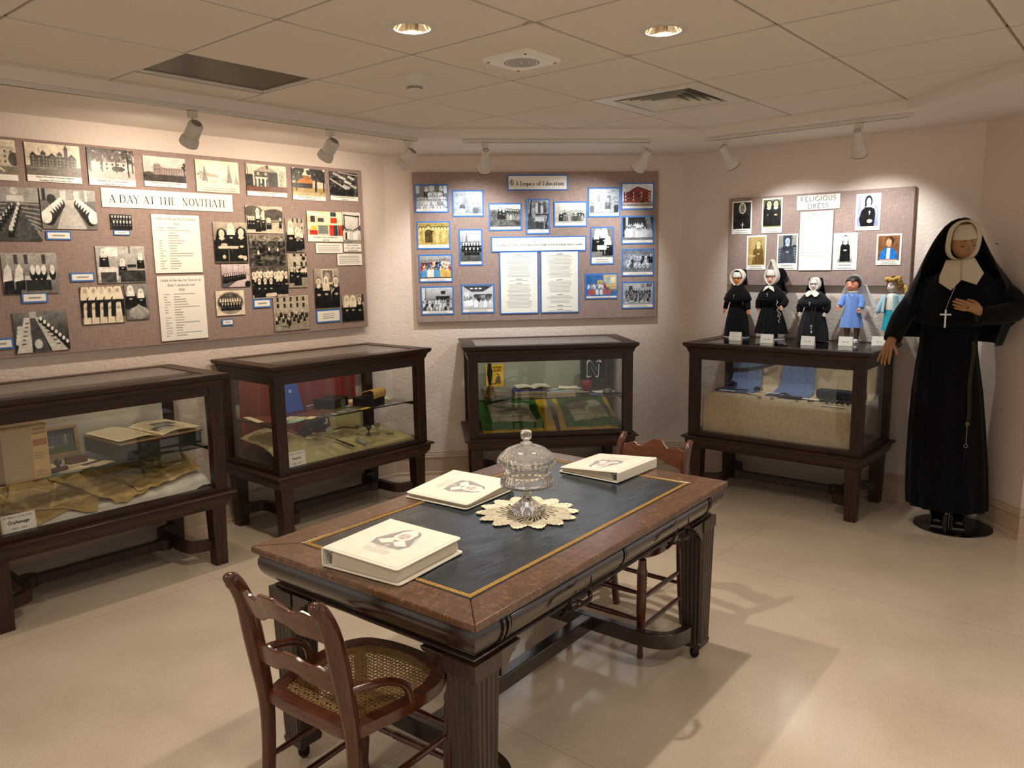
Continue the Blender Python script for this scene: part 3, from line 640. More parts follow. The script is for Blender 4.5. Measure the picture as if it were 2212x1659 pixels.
        at = me.color_attributes.new('ink', 'FLOAT_COLOR', 'POINT'); at.data.foreach_set('color', np.concatenate([L, np.ones((ny, nx, 1))], 2).astype(np.float32).ravel())
        me.materials.append(mat or m_pic); o = bpy.data.objects.new(name, me); COL.objects.link(o); o.parent = parent; return o

SEP = (1, .93, .82); GREY = (1, .98, .94)
# ------------------------------------------------------------------ the three linen display boards
BT = .035
def board(k, s0, s1, z0, z1, label):
    c = (s0 + s1) / 2; o = MB().box(-(s1 - s0) / 2, (s1 - s0) / 2, -BT, 0, 0, z1 - z0).build('display_board', m_board, None, bevel=.004, loc=WP(k, c, .002, z0), rz=WA(k)); return tag(o, label, 'display board')
board('L', -2.665, -.228, 1.141, 2.207, 'long linen covered board about the novitiate on the left wall')
board('B', .196, 1.984, 1.149, 2.210, 'linen covered board about education on the back wall')
board('R', .382, 1.585, 1.385, 1.990, 'small linen covered board about religious dress on the right wall')

def card(k, r, name, label, cat, group=None, th=.006, mat=None, rot=0):
    s0, z0, s1, z1 = r; wd, hg = s1 - s0, z1 - z0
    o = MB().box(-wd / 2, wd / 2, -th, 0, 0, hg).build(name, mat or m_paper, None, loc=WP(k, (s0 + s1) / 2, BT + .0028, z0), rz=WA(k)); o.rotation_euler = (0, R(rot), WA(k))
    return tag(o, label, cat, group), wd, hg, th
def photo(k, r, label, draw, cap=0, capt=None, border=0, mount=None, group=None, tint=GREY, bg=.8, th=.006, rot=0, margin=0, seed=1, cs=.42, cell=.0024):
    # cap: share of the height that is the white caption strip; border: coloured mount showing round the print
    o, wd, hg, th = card(k, r, 'photo_print', label, 'photograph', group, th, mount or m_edge, rot)
    b = border; w2, h2 = wd - 2 * b, hg - 2 * b; p = Pic(w2, h2, .95, cell, tint=(1, .985, .95))
    q = Pic(w2 * (1 - 2 * margin), h2 * (1 - cap) - margin * w2, bg, cell, tint=tint); draw(q)
    q.mott(.045, 9, seed + 11); q.mott(.06, 30, seed + 5); q.mott(.05, 70, seed + 7)
    # paste the picture above the caption strip
    y0 = int(round(cap * p.ny)); x0 = int(round(margin * p.nx)); ny = min(q.ny, p.ny - y0); nx = min(q.nx, p.nx - x0); p.a[y0:y0 + ny, x0:x0 + nx] = q.a[:ny, :nx]
    if cap and not capt: p.bars(.14, .01, .86, cap * .86, 2, .45, seed, .55, False, .6)
    p.mesh('picture', w2, h2, o, -th - .0006, z0=b)
    if capt:
        mb = MB(); n = len(capt); ch = cap * h2
        for i, t in enumerate(capt): put_text(mb, t, ch / n * cs * 1.25, 0, b + ch * (1 - (i + .78) / n), -th - .0012, fit=w2 * .9, wt=.17, thin=.09)
        mb.build('caption_lettering', m_inkg, o)
    return o
def fig(*a): return a

# ---- drawings (u right, v up)
def d_mansion(p): p.vgrad(.3, 1, .82, .9); p.rect(0, 0, 1, .3, .42); p.mott(.06, 9, 2); p.house(.08, .27, .92, .62, .3, .2, .62, 13, 3, .2); [p.house(x, .27, x + .08, .72 + .06 * (i % 2), .26, .14, .6, 1, 4, .22, True) for i, x in enumerate((.1, .28, .44, .58, .8))]; p.rect(.70, .5, .77, .84, .24); p.poly([(.69, .84), (.78, .84), (.735, .99)], .16); p.line(.25, .7, .25, .85, .006, .3); p.rect(0, .2, .55, .27, .5)
def d_villa(p): p.vgrad(0, 1, .78, .9); p.rect(0, 0, 1, .3, .74); p.house(.22, .28, .82, .68, .82, .5, .2, 5, 2, .3); p.poly([(.26, .56), (.44, .56), (.35, .74)], .6); p.rect(.52, .28, .74, .42, .3); [p.tree(x, .25, h, .3, 60, i, .4) for i, (x, h) in enumerate(((.06, .95), (.3, .9), (.6, 1.0), (.95, .8)))]; p.line(.86, .12, .84, 1, .022, .12); p.rect(0, .28, .04, 1, .12)
def d_longhall(p): p.vgrad(.3, 1, .8, .92); p.rect(0, 0, 1, .32, .24); p.mott(.05, 8, 4, (0, 0, 1, .3)); p.house(.22, .28, .98, .56, .62, .5, .3, 13, 3, .12); p.rect(.22, .28, .42, .62, .6); p.house(.24, .3, .4, .72, .58, .6, .28, 3, 3, .1); p.tree(.97, .3, .5, .14, 30, 3, .2); p.ell(.12, .32, .12, .06, .3)
def d_sketch(p): p.a[:] = p.c(.92); p.rect(.2, .26, .52, .5, .84); p.poly([(.2, .5), (.52, .46), (.52, .54), (.2, .62)], .62); p.rect(.56, .3, .75, .46, .78); [p.rect(.24 + .055 * i, .3, .265 + .055 * i, .38, .62) for i in range(5)]; p.poly([(.13, .34), (.27, .34), (.2, .86)], .42); p.tree(.1, .3, .35, .5, 20, 2); p.poly([(.7, .32), (.84, .32), (.76, .9)], .5); p.line(.92, .3, .92, .6, .008, .55); p.poly([(.86, .3), (.99, .3), (.92, .55)], .6); p.rect(.05, .2, .98, .23, .8); p.mott(.03, 14, 2); p.bars(.08, .03, .94, .17, 2, .45, 3, .6, False, .8)
def d_brickhouse(p): p.vgrad(.2, 1, .72, .9); p.rect(0, 0, 1, .22, (.40, .24, .17)); p.house(.2, .2, .76, .98, .3, .62, .75, 3, 3, .3, True); p.rect(.24, .2, .5, .52, .2); [p.rect(x, .2, x + .04, .48, .92) for x in (.25, .34, .44)]; p.rect(.22, .48, .52, .54, .9); p.rect(.56, .2, .78, .72, .16); p.rect(.5, .84, .55, .99, .22); p.rect(0, .2, .16, .62, .12); [p.line(.83 + .02 * (i % 4), .25, .82 + .022 * i, .8, .006, .4) for i in range(8)]; p.line(.07, .3, .02, 1, .012, .14); p.rect(.28, .22, .42, .3, (.16, .30, .28))
def d_orange(p): p.vgrad(0, 1, .70, (.9, .86, .7)); p.rect(0, 0, 1, .3, (.66, .56, .36)); p.rect(.12, .3, .62, .6, (.74, .46, .14)); p.poly([(.1, .6), (.64, .6), (.5, .74), (.2, .74)], (.6, .38, .14)); p.rect(0, .28, .6, .46, .14); [p.tree(x, .2, h, .15, 60, i + 2, .36) for i, (x, h) in enumerate(((.12, 1.0), (.72, 1.05), (.95, .9)))]; p.line(.68, .1, .72, 1, .018, .12); p.rect(0, 0, 1, .12, (.72, .66, .5))
def d_aerial(p): p.a[:] = p.c(.25); p.mott(.2, 16, 5); [p.poly([(x, y), (x + .24, y - .12), (x + .28, y - .03), (x + .04, y + .09)], c) for x, y, c in ((.5, .6, .85), (.62, .8, .8), (.3, .78, .8), (.45, .42, .75), (.7, .45, .7), (.1, .9, .7))]; p.line(0, .7, .6, .3, .03, .8); p.line(.3, .98, 1, .9, .02, .75); [p.ell(.1 + .13 * (i % 6), .12 + .1 * (i // 6), .07, .07, .1) for i in range(14)]
def d_chapel(p): p.a[:] = p.c(.22); p.rect(0, .72, 1, 1, .62); p.rect(.2, .74, .28, .94, .14); p.rect(.42, .74, .72, .84, .85); p.ell(.56, .93, .07, .07, .8); p.poly([(0, .72), (1, .72), (1, .1), (.75, 0), (0, 0)], .3); [p.line(.58 + .05 * i, .7 - .075 * i, 1, .68 - .09 * i, .012, .62) for i in range(8)]; [p.line(0, .66 - .08 * i, .4 - .03 * i, .68 - .075 * i, .012, .6) for i in range(7)]; [p.nun(.5 - .055 * i, .55 - .075 * i, .16 + .012 * i, .06) for i in range(8)]; [p.nun(.62 - .03 * i, .58 - .085 * i, .14 + .014 * i, .9) for i in range(7)]
def d_veils(p): p.a[:] = p.c(.45); p.rect(0, .72, 1, 1, .62); p.rect(.36, .74, .46, .96, .85); p.rect(.6, .74, .7, .96, .85); p.rect(.8, .7, .84, 1, .85); p.rect(.04, .7, .1, 1, .1); p.ell(.2, .74, .08, .12, .1); p.rect(.4, .6, .62, .74, .8); p.poly([(.42, .62), (.6, .62), (.8, 0), (.25, 0)], .75); [(p.ell(.36 - .045 * i, .62 - .07 * i, .07 + .009 * i, .12 + .012 * i, .06), p.ell(.34 - .05 * i, .66 - .07 * i, .055 + .008 * i, .12 + .01 * i, .95)) for i in range(6)]; [(p.ell(.66 + .045 * i, .62 - .07 * i, .07 + .009 * i, .12 + .012 * i, .06), p.ell(.68 + .05 * i, .66 - .07 * i, .055 + .008 * i, .12 + .01 * i, .95)) for i in range(6)]
def d_small(p): p.a[:] = p.c(.25); [p.nun(.1 + .135 * i, .42, .5, .05) for i in range(7)]; [p.nun(.16 + .15 * i, .02, .58, .06) for i in range(6)]
def d_desk(p): p.vgrad(0, 1, .6, .76); p.rect(.2, .72, .44, .96, .95); p.rect(.66, .8, .7, 1, .4); p.nun(.16, .42, .5, .9); p.rect(.03, .1, .42, .44, .86); p.rect(.07, .02, .38, .3, .25); p.nun(.52, .2, .46, .95); p.nun(.9, .38, .42, .95); p.rect(.46, .02, .98, .34, .2); p.rect(.62, .42, .8, .5, .15); p.mott(.06, 12, 6)
def d_work(p): p.vgrad(0, 1, .45, .68); [p.rect(x, .72, x + .07, .95, .25) for x in (.22, .4, .72)]; p.ell(.13, .85, .05, .13, .7); p.rect(.4, .08, .86, .36, .14); p.rect(.36, .34, .92, .44, .85); [(p.poly([(x - .09, .1), (x + .09, .1), (x + .08, .5), (x - .06, .55)], .07), p.poly([(x - .1, .3), (x + .07, .34), (x + .06, .62), (x + .01, .74), (x - .06, .6)], .94)) for x in (.1, .3)]; [(p.ell(x, .48, .06, .16, .06), p.ell(x, .58, .045, .12, .93)) for x in (.54, .64, .74, .9)]; p.rect(0, 0, .3, .12, .1)
def d_aprons(p): p.vgrad(0, 1, .5, .35); [(p.nun(.12 + .185 * i, .18, .84, .95, .72), p.poly([(.03 + .185 * i, 0), (.2 + .185 * i, 0), (.17 + .185 * i, .55), (.06 + .185 * i, .55)], .9), p.ell(.115 + .185 * i, .42, .05, .04, .65)) for i in range(5)]; p.rect(.45, .8, .52, 1, .8)
def d_basket(p): p.vgrad(0, 1, .4, .55); p.nun(.25, .3, .66, .92); p.nun(.68, .3, .56, .95); p.ell(.55, .2, .42, .18, .62); p.line(.2, .2, .55, .42, .02, .7); p.line(.55, .42, .92, .2, .02, .7); p.mott(.08, 12, 2, (.1, 0, 1, .35))
def d_dining(p): p.vgrad(0, 1, .1, .5); p.rect(.3, .78, .42, 1, .75); p.poly([(.2, .86), (.3, .86), (.3, 0), (.02, 0)], .82); p.poly([(.4, .86), (.48, .86), (.96, 0), (.66, 0)], .8); p.poly([(.3, .84), (.4, .84), (.62, 0), (.34, 0)], .3); [(p.ell(.5 + .062 * i, .78 - .085 * i, .05, .08, .08), p.ell(.5 + .065 * i, .82 - .085 * i, .03, .05, .92)) for i in range(8)]; [p.ell(.06 + .012 * i, .25 + .09 * i, .05, .06, .88) for i in range(5)]; [p.rect(.22 - .02 * i, .7 - .1 * i, .28 - .018 * i, .73 - .1 * i, .3) for i in range(6)]; [p.rect(.5 + .05 * i, .66 - .1 * i, .55 + .055 * i, .69 - .1 * i, .25) for i in range(6)]; p.ell(.42, .2, .07, .12, .85)
def d_reading(p): p.vgrad(0, 1, .3, .72); p.nun(.52, .35, .62, .94); p.nun(.24, .05, .78, .08, .8, .85, .06, .34); p.nun(.82, .05, .82, .08, .8, .9, .06, .34); p.rect(.12, .36, .72, .42, .85); p.line(.42, 0, .42, .36, .015, .4); p.ell(.3, .45, .1, .04, .8); p.ell(.28, .16, .05, .05, .8); p.ell(.78, .16, .09, .04, .85); p.ell(.9, .13, .06, .06, .85)
def d_walk(p): p.vgrad(0, .4, .8, .74); p.vgrad(.4, 1, .5, .8); p.mott(.14, 14, 5, (0, .4, 1, .9)); p.ell(.75, .7, .3, .2, .3); p.ell(.2, .8, .25, .2, .35); p.nun(.32, .06, .86, .95, wd=.14); p.nun(.46, .1, .72, .92, wd=.14); [p.nun(.08 + .06 * i, .14, .5, .08, wd=.2) for i in range(3)]; [p.nun(.58 + .05 * i, .16, .42, .9, wd=.18) for i in range(2)]; p.nun(.92, .2, .4, .1, wd=.16)
def d_grotto(p): p.a[:] = p.c(.24); p.mott(.2, 18, 8); p.rect(.0, .8, 1, 1, .5); p.mott(.2, 22, 9, (0, .7, 1, 1)); p.nun(.54, .36, .24, .8); p.nun(.24, .22, .28, .95); p.nun(.78, .36, .22, .95); p.rect(.3, .2, .8, .3, .4); p.mott(.1, 26, 3)
def d_ball(p): p.vgrad(0, 1, .5, .62); p.house(.3, .55, 1, 1.1, .7, .7, .2, 3, 2, .05); p.nun(.28, .02, .9, .92, wd=.2); p.nun(.62, .06, .68, .93, wd=.2); p.nun(.82, .1, .6, .92, wd=.18); p.ell(.66, .42, .12, .06, .6)
def d_procession(p): p.vgrad(.5, 1, .7, .86); p.rect(0, 0, 1, .52, .35); p.poly([(.2, 0), (1, 0), (1, .5), (.8, .52)], .8); [p.line(.2 + .2 * i, .5, .2 + .2 * i, .95, .01, .5) for i in range(4)]; [p.nun(.12 + .075 * i, .18 + .018 * i, .42 - .012 * i, .07, wd=.3) for i in range(10)]; p.ell(.92, .1, .12, .16, .08)
def d_many(p): p.vgrad(0, 1, .6, .3); p.mott(.14, 14, 4, (0, .7, 1, 1)); p.rect(0, 0, 1, .14, .72); [p.nun(.06 + .1 * i, .12, .74, .9 if i % 3 else .08, wd=.24) for i in range(10)]; [p.nun(.2 + .16 * i, .04, .62, .06, wd=.34) for i in range(3)]; p.line(.4, .1, .62, .12, .06, .85)
def d_hoop(p): p.vgrad(0, .4, .62, .58); p.rect(0, .38, 1, 1, .74); [p.rect(x, y, x + .13, y + .14, .18) for x in (.3, .66, .92) for y in (.62, .92)]; p.mott(.06, 20, 3, (0, .38, 1, 1)); p.ell(.84, .86, .09, .06, .08); p.nun(.2, .14, .5, .08, wd=.2); p.nun(.5, .06, .6, .08, wd=.22); p.line(.56, .52, .86, .6, .03, .08); [p.nun(.72 + .1 * i, .3, .26, .92) for i in range(3)]
def d_oval(p): p.a[:] = p.c(.9); p.ell(.5, .5, .46, .45, .6); p.ell(.5, .54, .42, .36, .3); p.mott(.14, 16, 7, (.1, .45, .9, .85)); [p.nun(.16 + .085 * i, .38, .3, .9, wd=.2) for i in range(9)]; [p.nun(.22 + .1 * i, .2, .32, .07, wd=.22) for i in range(7)]
def d_court(p): p.rect(0, 0, 1, .5, .6); p.rect(0, .5, 1, 1, .72); p.mott(.06, 26, 2); [p.rect(.1 + .18 * i, y, .16 + .18 * i, y + .12, .18) for i in range(5) for y in (.84, .66)]; p.rect(.2, .68, .22, .96, .7); [p.nun(.08 + .06 * i, .2 + .05 * ((i * 7) % 5), .2, .07 if i % 3 else .9, wd=.24) for i in range(15)]; p.ell(.42, .24, .06, .12, .15); p.ell(.42, .34, .03, .05, .8); p.line(.2, .14, .42, .1, .012, .2)
def d_modern(p): p.a[:] = p.c('efe3ba'); p.poly([(0, 1), (.5, .8), (.44, .74), (0, .86)], .92); p.rect(0, .02, 1, .3, .8); p.rect(.0, .5, .5, .8, 'd8cda8'); p.rect(.1, .55, .22, .8, '3b3a38'); p.rect(.3, .56, .46, .72, '4a4742'); p.rect(.0, .5, .56, .54, 'efe9dc'); p.rect(.66, .52, .84, .74, 'd43a22'); p.rect(.62, .0, .74, .44, 'd43a22'); p.rect(.74, .0, .9, .44, '2c3d45'); p.rect(.9, .0, 1, .44, 'd43a22'); p.rect(.06, .04, .28, .22, 'c63322'); p.rect(.3, .08, .58, .42, '7f837c'); p.rect(.66, .8, .82, .98, '3c4a50'); p.rect(.1, .22, .26, .4, 'd9b84a'); p.line(.86, 0, .86, 1, .012, .95)
def d_gate(p): p.vgrad(0, 1, .8, .88); p.rect(0, 0, 1, .12, .6); [p.line(x, .2, x, .9, .016, .2) for x in (.1, .88)]; p.line(.08, .9, .92, .86, .02, .15); p.poly([(0, .62), (.24, .45), (0, .4)], .3); p.poly([(1, .6), (.6, .44), (1, .4)], .35); p.crowd([(.14, .34, 8, .04, .98)], 4, (.9, .2, .8)); p.bars(.05, .02, .95, .1, 2, .3)
def d_three(p): p.vgrad(0, 1, .45, .7); p.rect(.3, .62, .78, .98, .86); p.rect(.34, .66, .74, .95, .45); p.ell(.52, .8, .12, .1, .65); p.rect(.56, .06, .82, .6, .25); [p.rect(.58, .1 + .12 * i, .8, .17 + .12 * i, .6) for i in range(4)]; p.nun(.16, .04, .74, .1, wd=.2); p.nun(.46, .04, .76, .92, wd=.2); p.nun(.86, .04, .76, .1, wd=.2); p.line(.76, .5, .66, .42, .02, .8)
def d_trio(p): p.vgrad(0, 1, .6, .66); p.nun(.22, 0, .96, .95, wd=.26); p.nun(.5, 0, .96, .95, wd=.26); p.nun(.8, 0, .92, .08, wd=.2); p.rect(.9, .7, 1, 1, .2)
Lp = lambda *a, **k: photo('L', *a, **k)
gL = 'photographs on the novitiate board'
def cut_house(p): p.vgrad(0, 1, .72, .92); p.house(.3, .3, .96, .8, .82, .7, .35, 6, 3, .12); p.rect(0, 0, 1, .24, .5); p.ell(.95, .45, .1, .2, .3); p.line(.6, .3, .75, .1, .03, .85)
Lp((-2.560, 2.001, -2.324, 2.192), 'cut off photo of a house at the left edge of the top row', cut_house, .15, ['Novitiate, Kingston', 'to December 1914'], tint=SEP, group=gL)
Lp((-2.284, 2.005, -2.033, 2.191), 'photo of a dark turreted mansion in the top row of the left board', d_mansion, .17, ['House of Providence Novitiate, Kingston', 'December 1914 to December 1930'], tint=SEP, group=gL)
Lp((-1.998, 2.005, -1.761, 2.194), 'photo of a pale villa among bare trees in the top row of the left board', d_villa, .17, ['Heathfield Villa Novitiate, Kingston', 'December 1930 to July 1932'], tint=(1, .92, .88), group=gL)
Lp((-1.713, 2.015, -1.477, 2.177), 'photo of a long pinkish building on a dark lawn, above the novitiate title card', d_longhall, .18, ['Providence Motherhouse Novitiate, Kingston', 'July 1932 to August 1977'], tint=(1, .9, .86), group=gL)
Lp((-1.417, 2.003, -1.150, 2.183), 'pale drawing of low buildings between pointed trees in the top row', d_sketch, 0, None, tint=SEP, group=gL)
Lp((-1.101, 1.997, -.825, 2.185), 'photo of a gabled brick house with white porch, top row of the left board', d_brickhouse, .15, ['Providence Hall Novitiate, Belleville', 'September 1979 to 1980'], tint=SEP, group=gL)
Lp((-.783, 1.988, -.536, 2.186), 'photo of an orange house behind dark trees, top row of the left board', d_orange, .14, ['Galilee Intercongregational Novitiate, Toronto', 'September 1980 to 1984'], group=gL)
Lp((-.497, 1.999, -.272, 2.182), 'black and white aerial view at the right end of the top row', d_aerial, .16, ['Providence Motherhouse Novitiate, Kingston', 'August 1984'], group=gL)
Lp((-2.486, 1.714, -2.246, 1.972), 'tall photo of nuns walking up a chapel aisle, far left of the board', d_chapel, group=gL)
Lp((-2.239, 1.775, -1.977, 1.973), 'photo of two rows of white veiled novices facing each other', d_veils, group=gL)
Lp((-1.911, 1.780, -1.800, 1.858), 'smallest group photo, left below the novitiate title card', d_small, group=gL)
Lp((-2.002, 1.496, -1.748, 1.690), 'photo of nuns at desks beside a bright window, left board', d_desk, group=gL)
Lp((-2.439, 1.455, -2.193, 1.656), 'photo of white veiled novices round a work table, at the left frame edge', d_work, group=gL)
Lp((-2.097, 1.285, -1.879, 1.478), 'photo of five novices in long white aprons', d_aprons, tint=SEP, group=gL)
Lp((-1.872, 1.294, -1.747, 1.486), 'narrow photo of two nuns with a wicker basket, beside the five aprons', d_basket, group=gL)
Lp((-2.417, 1.163, -2.170, 1.365), 'photo of a long dining table between seated novices, bottom left of the board', d_dining, group=gL)
Lp((-1.337, 1.593, -1.124, 1.834), 'large photo of three nuns reading round a small table, right of the postulants sheet', d_reading, tint=SEP, group=gL)
Lp((-1.122, 1.773, -.868, 1.936), 'photo of two white veiled nuns walking outdoors, top of the middle column', d_walk, tint=SEP, group=gL)
Lp((-1.111, 1.577, -.863, 1.760), 'dark photo of nuns at a garden grotto, in the middle column', d_grotto, tint=SEP, group=gL)
Lp((-.853, 1.657, -.717, 1.869), 'narrow photo of nuns holding a ball, right of the grotto photo', d_ball, tint=SEP, group=gL)
Lp((-1.303, 1.452, -1.121, 1.587), 'small photo of a dark procession on a pale road, below the reading nuns', d_procession, tint=(1, .9, .9), group=gL)
Lp((-1.108, 1.374, -.858, 1.568), 'photo of a crowd of dark robed nuns outdoors, bottom of the middle column', d_many, tint=SEP, group=gL)
Lp((-.851, 1.434, -.711, 1.647), 'narrow photo of nuns playing ball under stone windows', d_hoop, tint=SEP, group=gL)
Lp((-1.352, 1.284, -1.168, 1.431), 'oval vignette group photo, right of the novices sheet', d_oval, tint=SEP, group=gL)
Lp((-.972, 1.163, -.713, 1.382), 'photo of a stone courtyard full of nuns, at the bottom of the board', d_court, tint=SEP, group=gL)
Lp((-.689, 1.727, -.414, 1.921), 'colour photo of a modern house with red panels', d_modern, .2, ['Providence Centre, San Felipe, Peru', 'April 1986'], group=gL)
Lp((-.411, 1.661, -.263, 1.924), 'narrow photo of a group under a tall wooden gate, right edge of the left board', d_gate, .2, ['House at Formation,', 'San Francisco de Moo, Guatemala', 'July 1990 to 1994'], group=gL)
Lp((-.659, 1.281, -.462, 1.551), 'tall photo of three nuns before a framed painting', d_three, tint=SEP, group=gL)
Lp((-.447, 1.189, -.264, 1.371), 'square photo of three dark robed nuns, bottom right corner of the left board', d_trio, tint=SEP, group=gL)

def title(k, r, label, lines, cap, serif=True, border=0, wt=.115, thin=.04, wide=1.0, track=.1, dx=0, fit=.93, m=None, name='title_card', cat='sign', zs=None):
    o, wd, hg, th = card(k, r, name, label, cat, None, .006, m_blue if border else None)
    if border: MB().box(-wd / 2 + border, wd / 2 - border, -th - .001, -th, border, hg - border).build('white_sheet', m_paper, o)
    mb = MB(); n = len(lines)
    for i, t in enumerate(lines):
        zb = zs[i] if zs else hg * (1 - (i + .5) / n) - cap * .5
        put_text(mb, t, cap, dx, zb, -th - .0018, fit=wd * fit - abs(dx), serif=serif, wt=wt, thin=thin, wide=wide, track=track)
    mb.build('lettering', m or m_ink, o); return o
title('L', (-1.945, 1.894, -1.202, 1.993), 'wide white card reading A DAY AT THE NOVITIATE', ['A DAY AT THE  NOVITIATE'], .048, fit=.90, track=.12)
def sheet(k, r, label, heads, hcap, para, border=0, seed=3, center=False, al=.6, hb=.0, left=.12):
    o, wd, hg, th = card(k, r, 'text_sheet', label, 'text sheet', None, .006, m_blue if border else m_edge)
    b = border; p = Pic(wd - 2 * b, hg - 2 * b, .95, .0022, (1, .985, .94)); para(p); p.mesh('page', wd - 2 * b, hg - 2 * b, o, -th - .0006, z0=b)
    if heads:
        mb = MB()
        for i, t in enumerate(heads): put_text(mb, t, hcap, 0, hg - hb - hcap * 1.1 - i * hcap * 1.75, -th - .0012, fit=wd * .86, wt=.13, thin=.06)
        mb.build('heading_lettering', m_inkg, o)
    return o
def p_order(v1, seed):
    def f(p):
        r = np.random.RandomState(seed); n = 17; d = (v1 - .06) / n
        for k in range(n):
            y = v1 - d * (k + 1)
            if r.rand() > .15: p.rect(.12, y + d * .2, .19 + .06 * (r.rand() > .5), y + d * .55, .45, .55)
            p.rect(.32, y + d * .2, .32 + .14 + .42 * r.rand() ** 2, y + d * .55, .42, .6)
    return f
sheet('L', (-1.694, 1.543, -1.419, 1.865), 'white sheet headed Order of the day for Postulants', ['Order of the day for Postulants', '1950'], .0155, p_order(.80, 3), hb=.012)
sheet('L', (-1.692, 1.162, -1.416, 1.526), 'white sheet headed Order of the day for Novices', ['Order of the day for Novices in', 'their Canonical year', '1950'], .0155, p_order(.74, 8), hb=.014)
def tagcard(k, r, label, n=1, rot=0):
    o, wd, hg, th = card(k, r, 'caption_tag', label, 'caption', 'blue edged caption tags', .006, m_blue, rot); b = min(.008, hg * .16)
    p = Pic(wd - 2 * b, hg - 2 * b, .95, .0022, (1, .985, .94)); p.bars(.2, .22, .8, .78, n, .4, 3, .6, False, .75); p.mesh('white_slip', wd - 2 * b, hg - 2 * b, o, -th - .0006, z0=b)
tagcard('L', (-2.228, 1.720, -2.111, 1.764), 'blue edged tag under the photo of facing white veiled rows')
tagcard('L', (-1.899, 1.749, -1.815, 1.774), 'blue edged tag under the smallest group photo')
tagcard('L', (-2.135, 1.508, -2.018, 1.553), 'blue edged tag left of the photo with nuns at desks')
tagcard('L', (-2.368, 1.409, -2.251, 1.460), 'blue edged tag under the work table photo')
tagcard('L', (-2.539, 1.191, -2.425, 1.243), 'blue edged tag at the frame edge left of the dining table photo')
tagcard('L', (-1.109, 1.318, -.987, 1.371), 'blue edged tag under the crowd of dark robed nuns')
tagcard('L', (-1.323, 1.225, -1.249, 1.261), 'tiny blue edged tag under the oval vignette')
tagcard('L', (-.656, 1.195, -.465, 1.279), 'large blue edged tag with three lines under the three nuns', 3)
def p_par(n, seed):
    return lambda p: p.bars(.08, .14, .92, .86, n, .42, seed, .55, True, .92)
sheet('L', (-.633, 1.652, -.421, 1.716), 'small text card under the red panelled house photo', None, 0, p_par(4, 2))
sheet('L', (-.468, 1.570, -.262, 1.646), 'small text card under the wooden gate photo', None, 0, p_par(5, 5))

# ---- education board
gB = 'blue mounted photographs on the education board'
def d_classgroup(p): p.vgrad(0, 1, .4, .45); p.rect(.0, .66, .12, 1, .8); p.rect(.42, .6, .6, 1, .85); p.rect(.88, .66, 1, 1, .85); p.nun(.34, .46, .5, .93); p.nun(.8, .46, .52, .92); p.crowd([(.44, .34, 7, .4, .86), (.26, .3, 12, .04, .96), (.08, .32, 13, .02, .98), (-.06, .24, 10, .04, .96)], 5, (.8, .65, .9))
def d_faded(p): p.vgrad(0, 1, .62, .72); p.mott(.1, 10, 3); p.rect(.84, .7, .94, .95, .85); p.crowd([(.4, .5, 6, .05, .9), (.05, .4, 5, .04, .96)], 6, (.5, .6, .7), .72, .45); p.ell(.3, .3, .1, .12, .2); p.ell(.28, .14, .12, .1, .88); p.ell(.75, .15, .1, .14, .3)
def d_field(p): p.vgrad(.55, 1, .74, .9); p.rect(0, 0, 1, .78, .34); p.mott(.14, 24, 3, (0, 0, 1, .75)); p.rect(0, .72, 1, .78, .5); p.nun(.34, .34, .54, .06); p.nun(.45, .34, .46, .07); p.crowd([(.4, .42, 6, .5, .96)], 2, (.3, .6, .15)); p.poly([(.55, .36), (1, .05), (1, .18), (.6, .44)], .25); p.crowd([(.3, .32, 5, .55, .98)], 4, (.5, .75))
def d_window(p): p.vgrad(0, 1, .35, .55); p.mott(.22, 14, 5); [p.ell(.45 + .12 * (i % 4), .6 + .09 * (i // 4), .07, .05, .75 - .5 * (i % 2)) for i in range(14)]; p.line(.06, 0, .2, 1, .02, .08); p.rect(.36, .28, .8, .44, .72); p.rect(.4, .06, .76, .24, .2); p.line(.4, .5, .98, .52, .014, .1); p.line(.98, .5, .84, 0, .02, .08); p.person(.16, .02, .5, .25, .08, .3)
def d_posts(p): p.vgrad(0, 1, .62, .82); p.rect(0, 0, 1, .22, .7); [p.line(x, .2, x, .95, .006, .55) for x in (.12, .62)]; p.nun(.2, .1, .52, .08); p.crowd([(.24, .36, 9, .28, .94), (.1, .34, 8, .26, .92)], 7, (.15, .35, .6))
def d_pale(p): p.vgrad(0, 1, .62, .72); p.mott(.1, 12, 9); p.crowd([(.4, .42, 8, .04, .96), (.2, .4, 7, .06, .98)], 8, (.6, .45, .75), .78, .5); p.nun(.62, .12, .5, .5, .85, .92, .25); p.rect(.1, .04, .7, .16, .82); p.person(.9, .02, .44, .12); p.person(.1, .02, .4, .3)
def d_redbrick(p): p.vgrad(0, 1, .88, .93); p.rect(0, 0, 1, .2, '8d7f78'); p.rect(0, .12, 1, .16, .8); p.poly([(.04, .16), (.36, .16), (.36, .8), (.2, .66), (.04, .66)], '7a352c'); p.poly([(.34, .16), (.62, .14), (.92, .2), (.92, .66), (.5, .84), (.34, .78)], '8f3f33'); p.poly([(.3, .76), (.5, .9), (.94, .68), (.94, .64), (.5, .84), (.3, .72)], '4d2a26'); [p.rect(.09 + .085 * i, y, .125 + .085 * i, y + .09, '2e2022' if i % 3 else 'd9cfc6') for i in range(10) for y in (.24, .4, .56)]; p.rect(.6, .14, .68, .3, '3a2622')
